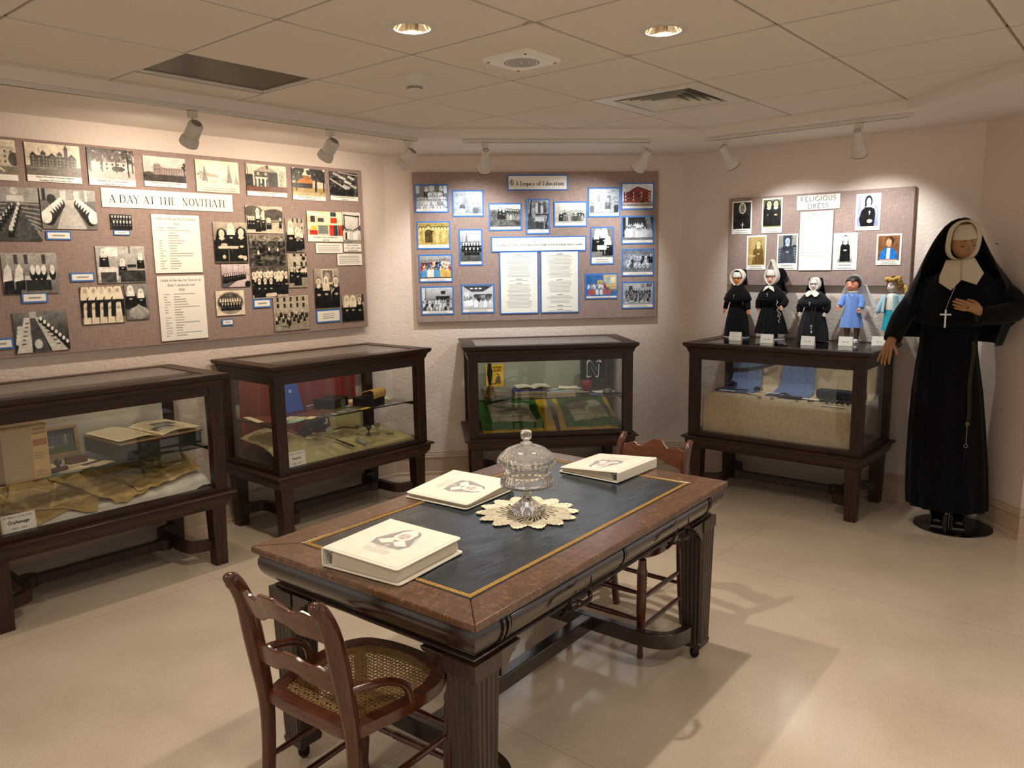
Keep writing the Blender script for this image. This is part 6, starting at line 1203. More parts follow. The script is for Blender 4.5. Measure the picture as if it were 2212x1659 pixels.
for xb in (-.632, -.612, -.027, -.016, .606, .622):
    mb = MB(); curve_bar(xb - .004, xb + .004, .006, mb); mb.build('frieze_bead', m_tdark, tb, 40)
# reeded tapering legs on small casters
def leg_section(h, plain):
    pts = []; n = 5
    for k in range(4):
        c = Matrix.Rotation(k * PI / 2, 2)
        a = []
        if plain: a = [(-1 + 2 * i / 15, -1) for i in range(15)]
        else:
            for i in range(n):
                x0 = -.88 + 1.76 * i / n; x1 = -.88 + 1.76 * (i + 1) / n
                a += [(x0 + .02, -.93), (x0 * .75 + x1 * .25, -1), ((x0 + x1) / 2 + .05, -1)]
        pts += [tuple(c @ (Vector(p) * h)) for p in a]
    return pts
for sx in (-1, 1):
    for sy in (-1, 1):
        cx, cy = sx * .668, sy * .368; mb = MB(); lv = [(.054, .588, 1), (.054, .545, 1), (.0535, .538, 0), (.0425, .085, 0), (.043, .078, 1), (.040, .060, 1), (.028, .052, 1)]
        v = []; N_ = 60
        for h, z, pl in lv: v += [(cx + p[0], cy + p[1], z) for p in leg_section(h, pl)]
        f = [(i * N_ + k, i * N_ + (k + 1) % N_, (i + 1) * N_ + (k + 1) % N_, (i + 1) * N_ + k) for i in range(len(lv) - 1) for k in range(N_)] + [tuple(range(N_)), tuple((len(lv) - 1) * N_ + k for k in range(N_ - 1, -1, -1))]
        mb.add(v, f); lg_ = mb.build('leg', m_tleg, tb, 30)
        mb = MB(); mb.lathe([(.012, .052), (.010, .044), (.017, .036), (.019, .026), (.018, .012), (.010, .002), (.001, .001)], 20, (cx, cy, 0)); mb.build('caster', m_pull, lg_, 60)
        # scroll brackets under the frieze
        B_ = [(0, 0), (.085, 0), (.080, -.010), (.066, -.014), (.060, -.024), (.046, -.028), (.034, -.045), (.018, -.062), (.004, -.070), (0, -.072)]
        o1 = MB(); o1.prism([(cx - sx * (.0 + .054 + p[0]), .586 + p[1]) for p in B_], lambda u, v, t: (u, t, v), cy + sy * .030, cy + sy * .050); o1.build('bracket', m_tdark, tb, bevel=.002)
        o1 = MB(); o1.prism([(cy - sy * (.054 + p[0]), .586 + p[1]) for p in B_], lambda u, v, t: (t, u, v), cx + sx * .030, cx + sx * .050); o1.build('bracket', m_tdark, tb, bevel=.002)
for sx in (-1, 1):
    xi = sx * .468; xo = sx * .640
    mb = MB(); mb.rsweep(spline([(xo, -.366, .128), (xo - sx * .06, -.364, .128), (xi + sx * .035, -.335, .128), (xi, -.255, .128), (xi, -.12, .128), (xi, .12, .128), (xi, .255, .128), (xi + sx * .035, .335, .128), (xo - sx * .06, .364, .128), (xo, .366, .128)], 6), .0175, .030); mb.build('end_stretcher', m_tdark, tb, 40, bevel=.003)
mb = MB(); mb.box(-.451, .451, -.024, .024, .100, .158); mb.build('long_stretcher', m_tdark, tb, bevel=.004)

# ------------------------------------------------------------------ cane seated chairs
def chair(label, x, y, rz):
    t = thing('cane_chair', label, 'chair', (x, y, 0), rz, 'cane seated chairs at the table')
    # local: +y is the way the sitter faces
    out = spline([(-.165, -.185, 0), (-.192, -.10, 0), (-.208, .0, 0), (-.205, .10, 0), (-.165, .175, 0), (-.09, .205, 0), (0, .213, 0), (.09, .205, 0), (.165, .175, 0), (.205, .10, 0), (.208, .0, 0), (.192, -.10, 0), (.165, -.185, 0), (.08, -.196, 0), (-.08, -.196, 0), (-.165, -.185, 0)], 5)[:-1]
    inn = [Vector((p.x * .80, (p.y - .01) * .80 + .01, 0)) for p in out]; n = len(out)
    mb = MB(); v = []
    for P, z in ((out, .418), (out, .436), ([p * .985 for p in out], .446), (inn, .446), (inn, .418)): v += [(p.x, p.y, z) for p in P]
    mb.add(v, [(r * n + k, r * n + (k + 1) % n, ((r + 1) % 5) * n + (k + 1) % n, ((r + 1) % 5) * n + k) for r in range(5) for k in range(n)]); mb.build('seat_frame', m_chairh, t, 40)
    # woven cane: strands in four directions clipped to the opening
    P2 = [(p.x * 1.05, p.y * 1.05) for p in inn]
    def clipline(p, d):
        ts = []
        for i in range(n):
            a, b = P2[i], P2[(i + 1) % n]; ex, ey = b[0] - a[0], b[1] - a[1]; den = d[0] * ey - d[1] * ex
            if abs(den) < 1e-9: continue
            tt = ((a[0] - p[0]) * ey - (a[1] - p[1]) * ex) / den; s_ = ((a[0] - p[0]) * d[1] - (a[1] - p[1]) * d[0]) / den
            if 0 <= s_ < 1: ts.append(tt)
        return (min(ts), max(ts)) if len(ts) > 1 else None
    mb = MB()
    for ang, sp_, hw, z in ((0, .0125, .0026, .4405), (90, .0125, .0026, .4412), (45, .0125, .0012, .4420), (135, .0125, .0012, .4424)):
        d = (math.cos(R(ang)), math.sin(R(ang))); nn = (-d[1], d[0])
        for k in range(-20, 21):
            p = (nn[0] * k * sp_, nn[1] * k * sp_); c = clipline(p, d)
            if c: mb.add([(p[0] + d[0] * tt + nn[0] * hw * q, p[1] + d[1] * tt + nn[1] * hw * q, z) for tt, q in ((c[0], -1), (c[1], -1), (c[1], 1), (c[0], 1))], [(0, 1, 2, 3)])
    mb.build('cane_weave', m_cane, t)
    for s in (-1, 1):
        mb = MB(); path = spline([(s * .168, -.222, 0), (s * .168, -.196, .15), (s * .167, -.183, .30), (s * .167, -.182, .42), (s * .167, -.196, .53), (s * .166, -.212, .63), (s * .164, -.228, .71), (s * .162, -.250, .765), (s * .161, -.272, .795)], 5)
        mb.tube(path, [.021 + .007 * math.exp(-((i - 24) / 8) ** 2) - (.004 if i > 38 else 0) for i in range(len(path))], 12, sq=(1.0, .68), upv=(0, 1, 0)); mb.ball((s * .161, -.272, .795), .0165, 12, sc=(.85, 1, .8)); mb.build('back_post', m_chair, t, 60)
    def rail(z0, zt, prof_t, prof_b, yb, bow):
        # scalloped board between the posts; profiles give top / bottom heights along the width
        nu = 40; th = .013
        def yy(u, z): return yb(z) - bow * (1 - (2 * u - 1) ** 2)
        mb = MB(); v = []
        for i in range(nu + 1):
            u = i / nu; x = -.158 + .316 * u; a, b = np.interp(u, *prof_b) + z0, np.interp(u, *prof_t) + z0
            v += [(x, yy(u, a) + th / 2, a), (x, yy(u, a) - th / 2, a), (x, yy(u, b) - th / 2, b), (x, yy(u, b) + th / 2, b)]
        mb.add(v, [(i * 4 + k, i * 4 + (k + 1) % 4, (i + 1) * 4 + (k + 1) % 4, (i + 1) * 4 + k) for i in range(nu) for k in range(4)] + [(0, 1, 2, 3), (nu * 4 + 3, nu * 4 + 2, nu * 4 + 1, nu * 4)]); return mb
    top = ([0, .10, .18, .22, .30, .36, .42, .58, .64, .70, .78, .82, .90, 1], [.070, .078, .088, .076, .074, .086, .104, .104, .086, .074, .076, .088, .078, .070])
    bot = ([0, .12, .30, .38, .5, .62, .70, .88, 1], [-.006, .004, .010, .026, .034, .026, .010, .004, -.006])
    rail(.685, 0, top, bot, lambda z: np.interp(z, [.68, .71, .765, .80], [-.222, -.229, -.25, -.270]), .022).build('crest_rail', m_chairh, t, 50, bevel=.003)
    top2 = ([0, .12, .2, .26, .36, .42, .58, .64, .74, .8, .88, 1], [.055, .058, .066, .058, .062, .070, .070, .062, .058, .066, .058, .055])
    bot2 = ([0, .14, .30, .40, .5, .60, .70, .86, 1], [.0, .0, .006, .018, .022, .018, .006, .0, .0])
    rail(.545, 0, top2, bot2, lambda z: np.interp(z, [.53, .63], [-.196, -.212]), .016).build('back_rail', m_chairh, t, 50, bevel=.003)
    for s in (-1, 1):
        mb = MB(); mb.tube(spline([(s * .176, -.190, .555), (s * .184, -.14, .548), (s * .190, -.07, .528), (s * .196, -.02, .492), (s * .196, -.005, .440)], 6), .0105, 10, sq=(1, 1.1)); mb.build('hip_bracket', m_chair, t, 60)
        # turned front leg, gently splayed
        mb = MB(); T = Matrix.Translation((s * .168, .160, 0)) @ Matrix.Rotation(R(-2.2) * s * -1, 4, 'Y') @ Matrix.Rotation(R(-2), 4, 'X')
        mb.lathe([(.012, 0), (.0135, .012), (.011, .03), (.010, .04), (.016, .10), (.019, .20), (.020, .28)] + [(.018 + .003 * (i % 2), .30 + .008 * i) for i in range(8)] + [(.021, .372), (.017, .385), (.015, .42)], 16, M=T); mb.build('front_leg', m_chair, t, 50)
    def turned(p, q, name, fancy=True):
        P, Q = Vector(p), Vector(q); d = Q - P; L_ = d.length; M_ = d.to_track_quat('Z', 'Y').to_matrix().to_4x4(); M_.translation = P
        pr = [(.006, 0), (.008, .1 * L_), (.010, .25 * L_)] + ([(.010 + .0025 * (i % 2), L_ * (.36 + .28 * i / 13)) for i in range(14)] if fancy else [(.010, .5 * L_)]) + [(.010, .75 * L_), (.008, .9 * L_), (.006, L_)]
        MB().lathe(pr, 12, M=M_).build(name, m_chair, t, 50)
    turned((-.178, .172, .165), (.178, .172, .165), 'front_stretcher'); turned((-.175, .170, .275), (.175, .170, .275), 'front_stretcher')
    for s in (-1, 1):
        turned((s * .178, .168, .13), (s * .168, -.20, .13), 'side_stretcher', False); turned((s * .175, .166, .25), (s * .168, -.19, .25), 'side_stretcher', False)
    turned((-.166, -.196, .19), (.166, -.196, .19), 'back_stretcher', False)
    return t
chair('cane seated wooden chair with scalloped back in the foreground', -.434, 2.005, R(54.5 - 90))
chair('cane seated wooden chair at the far end of the table, behind the binders', .462, 3.150, R(-128.6 - 90))

# ------------------------------------------------------------------ crocheted doily and glass compote
DC = Vector((.045, 2.583))
dy = MB(); NR, NT = 34, 336
def drad(t): return .142 + .034 * abs(math.cos(t * 7)) ** 1.3 + .003 * math.sin(t * 84)
v = []; keep = []
for j in range(NR + 1):
    for i in range(NT):
        t = 2 * PI * i / NT; rr = j / NR; r0 = drad(t) * rr
        v.append((r0 * math.cos(t), r0 * math.sin(t), .0012 + .0016 * max(0, rr - .6) * (1 + math.sin(t * 14))))
f = []
for j in range(NR):
    for i in range(NT):
        rr = (j + .5) / NR; t = 2 * PI * (i + .5) / NT; hole = False
        if rr < .12: hole = False
        elif rr < .62: hole = math.sin(t * 42 + rr * 26) > .25
        elif rr < .68: hole = False
        else:
            ph = (t * 7 / PI + .5) % 1; hole = (i % 3 == 1 and j % 4 == 2 and abs(ph - .5) < .42) or (abs(ph - .5) > .36 and j % 2 == 0 and i % 2 == 0)
        if not hole: f.append((j * NT + i, j * NT + (i + 1) % NT, (j + 1) * NT + (i + 1) % NT, (j + 1) * NT + i))
dy.add(v, f); o = dy.build('crochet_doily', M('ecru_thread', 'e9e0c4', .95, bump=.6, bs=900), None, solid=.0016, loc=(DC.x, DC.y, TZ + .0018)); tag(o, 'ecru crocheted star doily under the glass compote', 'doily')
def cut_glass(name):
    m, N, L, b = newmat(name); b.inputs['Base Color'].default_value = (1, .985, .96, 1); b.inputs['Roughness'].default_value = .02; b.inputs['Transmission Weight'].default_value = .9; b.inputs['IOR'].default_value = 1.47; return m
m_cut = cut_glass('pressed_glass')
gc = thing('glass_compote', 'clear pressed glass covered compote on the doily', 'compote', (.045, 2.580, TZ + .0046))
sc = lambda n, a: (lambda t, r, z: r * (1 + a * math.cos(n * t)))
MB().lathe([(.001, .006), (.052, .002), (.060, .002), (.061, .008), (.052, .018), (.036, .032), (.020, .046), (.012, .054), (.001, .055)], 64, mod=lambda t, r, z: r * (1 + .03 * math.cos(12 * t) * (r > .02))).build('foot', m_cut, gc, 40)
MB().lathe([(.010, .050), (.011, .056), (.016, .066), (.017, .074), (.013, .084), (.011, .092), (.014, .096)], 6 * 8, mod=sc(6, .06)).build('stem', m_cut, gc, 50)
def scal(t, r, z): return r * (1 + (.06 * abs(math.cos(14 * t)) if r > .078 else 0))
mb = MB(); mb.lathe([(.012, .094), (.040, .097), (.066, .100), (.084, .096), (.087, .102), (.085, .116), (.080, .128), (.077, .136), (.074, .136), (.076, .126), (.079, .112), (.070, .108), (.040, .104), (.001, .102)], 90, cap=False, mod=scal); mb.build('bowl', m_cut, gc, 50)
lid = MB(); lid.lathe([(.071, .138), (.073, .150), (.078, .170), (.082, .176), (.091, .168), (.094, .176), (.092, .190), (.084, .206), (.066, .222), (.042, .232), (.018, .237), (.012, .238), (.012, .234), (.040, .228), (.064, .217), (.080, .203), (.085, .190), (.080, .182), (.074, .172), (.069, .150), (.067, .138)], 90, cap=False, mod=lambda t, r, z: r * (1 + (.055 * abs(math.cos(14 * t)) if r > .086 else 0) + (.02 * math.cos(28 * t) if .16 < z < .215 else 0))); lo = lid.build('lid', m_cut, gc, 50)
MB().lathe([(.021, .238), (.020, .243), (.011, .247), (.010, .252), (.017, .258), (.0185, .266), (.0185, .279), (.016, .284), (.001, .284)], 40, mod=sc(10, .03)).build('knob', m_cut, lo, 50)

# ------------------------------------------------------------------ white ring binders with a printed portrait
m_vinyl = M('binder_vinyl', 'efe9d8', .35, coat=.2); m_pg = M('binder_pages', 'cfc3ad', .8, sc=(1, 1, 60), var=.15, vs=30)
def portrait(p):
    p.a[:] = hx('efe9d8'); p.ell(.5, .57, .22, .27, (.83, .81, .78)); p.mott(.02, 18, 4); p.poly([(.30, .36), (.70, .36), (.74, .50), (.64, .72), (.54, .86), (.44, .86), (.34, .70), (.26, .50)], (.63, .61, .61)); p.ell(.5, .74, .15, .15, (.60, .58, .59))
    p.poly([(.50, .92), (.60, .80), (.61, .64), (.55, .56), (.45, .56), (.39, .64), (.40, .80)], (.95, .93, .88)); p.ell(.5, .69, .075, .085, (.82, .79, .75)); p.poly([(.30, .48), (.42, .60), (.50, .50), (.58, .60), (.70, .48), (.60, .42), (.50, .50), (.40, .42)], (.95, .93, .88))
    p.rect(.455, .70, .485, .712, .35); p.rect(.52, .70, .55, .712, .35); p.rect(.475, .635, .53, .645, .5); p.line(.50, .44, .50, .34, .006, (.9, .88, .85)); p.line(.47, .41, .53, .41, .006, (.9, .88, .85)); p.bars(.3, .18, .7, .28, 3, .66, 3, .6, False, .7)
def binder(label, x, y, rz, ts, tf, w=.283, h=.292):
    t = thing('ring_binder', label, 'binder', (x, y, TZ + .0018), R(rz), 'white ring binders on the table')
    def rc(x0, x1, y0, y1, r=.014):
        P = [(x0, y0), ] + [(x1 - r + r * math.cos(R(a)), y0 + r + r * math.sin(R(a))) for a in range(-90, 1, 18)] + [(x1 - r + r * math.cos(R(a)), y1 - r + r * math.sin(R(a))) for a in range(0, 91, 18)] + [(x0, y1)]
        return P
    MB().prism(rc(.004, w + .006, 0, h), lambda u, v, q: (u, v, q), 0, .0035).build('back_cover', m_vinyl, t, bevel=.001)
    sl = (tf - ts) / w
    MB().prism(rc(.004, w, 0, h), lambda u, v, q: (u, v, ts - .0035 + sl * u + q), 0, .0035).build('front_cover', m_vinyl, t, bevel=.001)
    MB().prism([(0, .004), (0, ts - .004), (.004, ts), (.006, ts), (.006, 0), (.004, 0)], lambda u, v, q: (u, q, v), 0, h).build('spine', m_vinyl, t)
    mb = MB(); y0, y1 = .008, h - .008
    x0, x1 = .030, w - .010; a, b = .006, lambda u: ts - .0055 + sl * u
    mb.add([(x0, y0, a), (x1, y0, a), (x1, y1, a), (x0, y1, a), (x0 + .008, y0, b(x0)), (x1 - .004, y0, b(x1)), (x1 - .004, y1, b(x1)), (x0 + .008, y1, b(x0))], [(3, 2, 1, 0), (4, 5, 6, 7), (0, 1, 5, 4), (1, 2, 6, 5), (2, 3, 7, 6), (3, 0, 4, 7)]); mb.build('pages', m_pg, t)
    for yy in (.012, h / 2, h - .012):
        mb = MB(); mb.tube([(.022 + .014 * math.cos(q * PI / 8), yy, .005 + (ts - .014) * .5 * (1 + math.sin(q * PI / 8)) * .92) for q in range(16)], .0022, 8, closed=True); mb.build('ring', m_chrome, t, 60)
    p = Pic(w - .02, h - .02, .9, .0030); portrait(p); p.mesh('printed_cover', w - .022, h - .02, t, 0, mat=m_pv, mp=lambda u, q, v: (u + w / 2, v, ts + sl * (u + w / 2) + .0006), z0=.01)
    return t
m_pv = vcol_mat('cover_print', .3)
binder('thick white ring binder on the near corner of the table', -.551, 2.128, -32.8, .056, .044)
binder('white ring binder left of the glass compote, its rings half open', -.236, 3.020, -125.5, .038, .017)
binder('white ring binder at the far right of the table before the empty chair', .592, 3.136, 139.5, .044, .020)
# ------------------------------------------------------------------ the five dolls on the right-hand case
m_hab = M('black_habit_cloth', '0a090b', .95, sheen=.06, spec=.2, bump=.15, bs=400); m_habg = M('charcoal_habit_cloth', '18181b', .95, sheen=.1, spec=.25)
m_coif = M('white_starched_cloth', 'dedacd', .85, sheen=.2); m_brass2 = M('small_brass', 'a89a68', .35, .8); m_silver = M('small_silver', 'c9c5bb', .3, .9)
m_eye = M('doll_eye', '1c1512', .15); m_lip = M('doll_lip', 'b5473c', .4); m_disc = M('white_stand', 'e8e8ee', .3)
def sphere_pt(c, r, th, ph): return (c[0] + r[0] * math.sin(th) * math.cos(ph), c[1] - r[1] * math.cos(th) * math.cos(ph), c[2] + r[2] * math.sin(ph))
def doll_head(t, z, skin, yaw=0, r=.040, open_eyes=True, x=0):
    mb = MB(); c = (x, 0, z); rr = (r * .92, r * .95, r * 1.12)
    def f(u, v):
        th = (u - .5) * 2 * PI; ph = (v - .5) * PI; k = 1 + .16 * math.exp(-((th / .16) ** 2 + ((ph + .12) / .16) ** 2)) + .05 * math.exp(-((abs(th) - .55) / .3) ** 2 - ((ph + .35) / .3) ** 2) - .05 * math.exp(-((abs(th) - .42) / .16) ** 2 - ((ph - .06) / .12) ** 2) + .05 * math.exp(-((th / .2) ** 2 + ((ph + .52) / .1) ** 2))
        return sphere_pt(c, [q * k for q in rr], th + yaw, ph)
    mb.grid(f, 48, 32); h = mb.build('head', skin, t, 180)
    for s in (-1, 1):
        p = sphere_pt(c, [q * .955 for q in rr], s * .42 + yaw, .05); e = MB(); e.ball(p, r * .115, 12, sc=(1.15, .6, .8)); e.build('eye', m_eye, h, 180)
        b = MB(); b.tube([sphere_pt(c, [q * 1.0 for q in rr], s * (.25 + .34 * i / 5) + yaw, .24 + .05 * math.sin(i * PI / 5)) for i in range(6)], r * .03, 6); b.build('eyebrow', m_eye, h, 60)
    p = sphere_pt(c, [q * 1.03 for q in rr], yaw, -.53); e = MB(); e.ball(p, r * .19, 12, sc=(1, .45, .42)); e.build('lips', m_lip, h, 180)
    return h
def loop_surface(rings, n=48, fold=0, nf=12, ph=0):
    # rings: (z, cx, cy, rx, ry); vertical surface with folds growing towards the first ring
    mb = MB(); v = []; N_ = len(rings)
    for j, (z, cx, cy, rx, ry) in enumerate(rings):
        a = fold * (1 - j / (N_ - 1))
        for i in range(n):
            t = 2 * PI * i / n; k = 1 + a * math.cos(nf * t + ph + .6 * math.sin(3 * t)); v.append((cx + rx * k * math.cos(t), cy + ry * k * math.sin(t), z))
    mb.add(v, [(j * n + i, j * n + (i + 1) % n, (j + 1) * n + (i + 1) % n, (j + 1) * n + i) for j in range(N_ - 1) for i in range(n)]); return mb
def cross(t, x, y, z, h, mat, name='cross', w=None):
    w = w or h * .09; mb = MB(); mb.box(x - w, x + w, y - w * .7, y, z - h * .62, z + h * .38); mb.box(x - h * .28, x + h * .28, y - w * .7, y, z + h * .06, z + h * .06 + 2 * w); return mb.build(name, mat, t, bevel=w * .3)
def doll_hand(t, x, y, z, skin, s=1, r=.011):
    mb = MB(); mb.ball((x, y, z), r, 10, sc=(1, .7, 1.1))
    for k in range(4): mb.tube([(x + s * r * (.7 - .45 * k), y - r * .2, z - r * .5), (x + s * r * (.9 - .5 * k), y - r * .6, z - r * 1.9)], [r * .26, r * .2], 6)
    mb.tube([(x - s * r * .7, y - r * .3, z), (x - s * r * 1.3, y - r * .8, z - r * .9)], [r * .28, r * .2], 6); return mb.build('hand', skin, t, 60)
def coif_ring(t, cx, cz, ox, oz, ix, iz, y, depth, peak=0, mat=None, lower=0):
    mb = MB(); n = 48; v = []
    for rx, rz, yy in ((ox, oz, y + depth), (ox * 1.0, oz, y + .004), ((ox * .55 + ix * .45), (oz * .55 + iz * .45), y - .006), (ix, iz, y), (ix, iz, y + depth * .8)):
        for i in range(n):
            a = 2 * PI * i / n; px = rx * math.cos(a); pz = rz * math.sin(a)
            if peak and pz > 0: k = (pz / rz) ** 3; pz += peak * k; px *= 1 - .45 * k
            if pz < 0: px *= 1 - .35 * (pz / rz) ** 2
            v.append((cx + px, yy, cz + pz))
    mb.add(v, [(r * n + i, r * n + (i + 1) % n, (r + 1) * n + (i + 1) % n, (r + 1) * n + i) for r in range(4) for i in range(n)]); return mb.build('coif', mat or m_coif, t, 180)
def sheetpoly(t, name, P, mat, yfn, th=.003):
    # flat pattern piece bent over the body: P in (x, z)
    bm = bmesh.new(); f = bm.faces.new([bm.verts.new((p[0], 0, p[1])) for p in P]); bmesh.ops.triangulate(bm, faces=[f]); bmesh.ops.subdivide_edges(bm, edges=bm.edges[:], cuts=4, use_grid_fill=True); bm.verts.index_update()
    mb = MB(); mb.add([(q.co.x, yfn(q.co.x, q.co.z), q.co.z) for q in bm.verts], [[q.index for q in g.verts] for g in bm.faces]); bm.free(); return mb.build(name, mat, t, 180, solid=th)
def doll(x, label, yaw=0, y=-.13):
    t = thing('nun_doll' if 'nun' in label else 'doll', label, 'doll'); put(t, 'D', x, y, 1.0285, yaw); t['group'] = 'dolls on the display case'; return t
def band(t, cz, r, mat=None, h=.03, ry=None):
    ry = ry or r; mb = MB(); mb.grid(lambda u, v: ((r * math.cos(PI * (.02 + .96 * u) + PI)), ry * math.sin(PI * (.02 + .96 * u) + PI) * (1 - .25 * v), cz + h * v), 24, 4); return mb.build('forehead_band', mat or m_coif, t, 180, solid=.002)
def sleeve(t, P, r, mat, name='sleeve'): q = spline(P, 5); return MB().tube(q, [np.interp(i / (len(q) - 1), np.linspace(0, 1, len(r)), r) for i in range(len(q))], 12).build(name, mat, t, 180)
SK1, SK2, SK3, SK4 = M('doll_skin_tan', 'd98a4e', .4), M('doll_skin_pink', 'e2ad94', .4), M('porcelain', 'e3d5c8', .3), M('doll_skin_rosy', 'e39a78', .4)
# 1
d = doll(-.455, 'nun doll with round white coif and plain black cape, leftmost on the case')
MB().lathe([(.001, 0), (.09, 0), (.09, .003), (.001, .004)], 32).build('stand_disc', m_disc, d, 40)
loop_surface([(.006, 0, 0, .088, .070), (.10, 0, 0, .080, .062), (.20, 0, 0, .060, .046), (.27, 0, 0, .046, .036), (.335, 0, 0, .036, .030)], 48, .05).build('habit', m_hab, d, 180)
loop_surface([(.245, 0, 0, .084, .060), (.262, 0, 0, .098, .066), (.30, 0, 0, .084, .056), (.335, 0, 0, .052, .042), (.362, 0, 0, .034, .034)], 48, .02, 6).build('cape', m_hab, d, 180, solid=.003)
for s in (-1, 1):
    sleeve(d, [(s * .060, 0, .30), (s * .076, -.004, .25), (s * .086, -.012, .195)], [.020, .018, .015], m_hab); doll_hand(d, s * .089, -.016, .184, SK1, s)
doll_head(d, .400, SK1, 0, .038); coif_ring(d, 0, .412, .053, .060, .040, .050, -.030, .045); band(d, .414, .0375, None, .036, .041)
MB().grid(lambda u, v: (.053 * math.cos(PI * u) * (1 - .25 * v * v), .014 + .05 * math.sin(PI * u), .36 + .108 * math.sin(v * PI / 2) ), 24, 10).build('veil', m_hab, d, 180, solid=.003)
mb = MB(); mb.grid(lambda u, v: sphere_pt((0, .008, .408), (.054, .056, .062), PI * (.35 + 1.3 * u), (v - .5) * PI * .96), 30, 20); mb.build('hood', m_hab, d, 180)
cross(d, .002, -.068, .290, .026, m_brass2); MB().tube([(.055, -.044, .262), (.060, -.05, .228)], .0022, 6).build('pin', m_silver, d, 60)
# 2
d = doll(-.215, 'nun doll with tall pointed white headdress, second from the left on the case')
MB().lathe([(.001, 0), (.075, 0), (.075, .003), (.001, .004)], 32, (.03, -.01, 0)).build('stand_disc', m_disc, d, 40)
for s in (-1, 1): MB().ball((s * .035 + .008, -.012, .018), .02, 12, sc=(.8, 1.4, .8)).build('shoe', M('doll_shoe', '0c0a0a', .2), d, 180)
loop_surface([(.036, .010, 0, .108, .080), (.12, .006, 0, .088, .066), (.20, 0, 0, .066, .050), (.27, 0, 0, .048, .038), (.34, 0, 0, .038, .032)], 60, .11, 11).build('habit', m_hab, d, 180)
loop_surface([(.238, 0, 0, .076, .058), (.270, .004, 0, .098, .066), (.30, .004, 0, .092, .060), (.335, 0, 0, .060, .046), (.365, 0, 0, .036, .036)], 48, .03, 5, 1).build('cape', m_hab, d, 180, solid=.003)
sleeve(d, [(-.062, 0, .30), (-.082, -.006, .25), (-.080, -.016, .205)], [.022, .024, .020], m_hab); doll_hand(d, -.080, -.02, .196, SK2, -1)
sleeve(d, [(.066, 0, .30), (.098, -.01, .255), (.090, -.03, .225)], [.022, .026, .022], m_hab); doll_hand(d, .086, -.036, .218, SK2, 1)
doll_head(d, .402, SK2, 0, .036); coif_ring(d, 0, .420, .047, .062, .034, .052, -.026, .05, .052, None); band(d, .424, .035, None, .042, .038)
MB().grid(lambda u, v: (.030 + .062 * u + .012 * math.sin(v * 9) * u, .02 + .05 * math.sin(u * PI), .31 + .165 * v + .012 * math.sin(u * 5) - .05 * u * v), 16, 14).build('veil', m_hab, d, 180, solid=.003)
MB().grid(lambda u, v: (-.030 - .035 * u * (1 - v), .02 + .03 * u, .33 + .08 * v), 8, 8).build('veil', m_hab, d, 180, solid=.003)
sheetpoly(d, 'collar', [(-.001, .362), (-.026, .352), (-.040, .318), (-.014, .336), (-.001, .345)], m_coif, lambda x, z: -.046 - (.362 - z) * .42 + x * x * 6); sheetpoly(d, 'collar', [(.001, .362), (.030, .352), (.042, .318), (.014, .336), (.001, .345)], m_coif, lambda x, z: -.046 - (.362 - z) * .42 + x * x * 6)
cross(d, .0, -.070, .302, .026, m_silver); mb = MB()
for i in range(26):
    a = i / 25; mb.ball((.062 + .030 * a + .006 * math.sin(i), -.062 - .010 * a, .262 - .145 * a), .0032, 6)
    if i > 8: mb.ball((.084 + .012 * math.sin(i * .4), -.066, .215 - .09 * (a - .3)), .003, 6)
mb.build('rosary', m_silver, d, 180)
# 3
d = doll(.075, 'nun doll in charcoal cape with long black beads, middle of the five')
loop_surface([(.004, .002, 0, .098, .075), (.08, .0, 0, .092, .070), (.16, 0, 0, .074, .056), (.23, 0, 0, .052, .042), (.29, 0, 0, .038, .034)], 60, .07, 9).build('habit', m_habg, d, 180)
loop_surface([(.222, .0, 0, .080, .060), (.245, .0, 0, .106, .068), (.26, 0, 0, .104, .064), (.30, 0, 0, .066, .048), (.325, 0, 0, .036, .036)], 48, .03, 6, 1).build('cape', m_habg, d, 180, solid=.003)
for s in (-1, 1): sleeve(d, [(s * .074, 0, .25), (s * .088, -.01, .22), (s * .082, -.026, .19)], [.024, .024, .018], m_hab); doll_hand(d, s * .080, -.034, .180, SK3, s, .009)
doll_head(d, .362, SK3, 0, .032); coif_ring(d, 0, .368, .036, .048, .027, .038, -.022, .04, 0); band(d, .374, .030, None, .034, .033)
MB().grid(lambda u, v: ((.040 + .028 * (1 - v)) * math.cos(PI * u), .012 + .036 * math.sin(PI * u), .29 + .12 * v), 24, 10).build('veil', m_hab, d, 180, solid=.003)
for s in (-1, 1): sheetpoly(d, 'collar', [(s * .001, .326), (s * .020, .330), (s * .046, .312), (s * .036, .292), (s * .022, .288), (s * .001, .306)], m_coif, lambda x, z: -.046 - (.33 - z) * .5 + x * x * 6)
cross(d, -.004, -.072, .248, .026, m_silver); mb = MB()
for i in range(34):
    a = i / 33; z = .225 - .11 * (1 - abs(2 * a - 1)); mb.ball((.020 + .022 * (a - .5) * 2 * .5 + .004 * (i % 2), -.066 - .012 * (1 - abs(2 * a - 1)), z), .0042, 8)
mb.build('rosary', m_black, d, 180); cross(d, .016, -.082, .098, .034, m_silver, 'rosary_cross'); MB().ball((.018, -.084, .062), .008, 10, sc=(1, .4, 1.1)).build('medal', m_silver, d, 180)
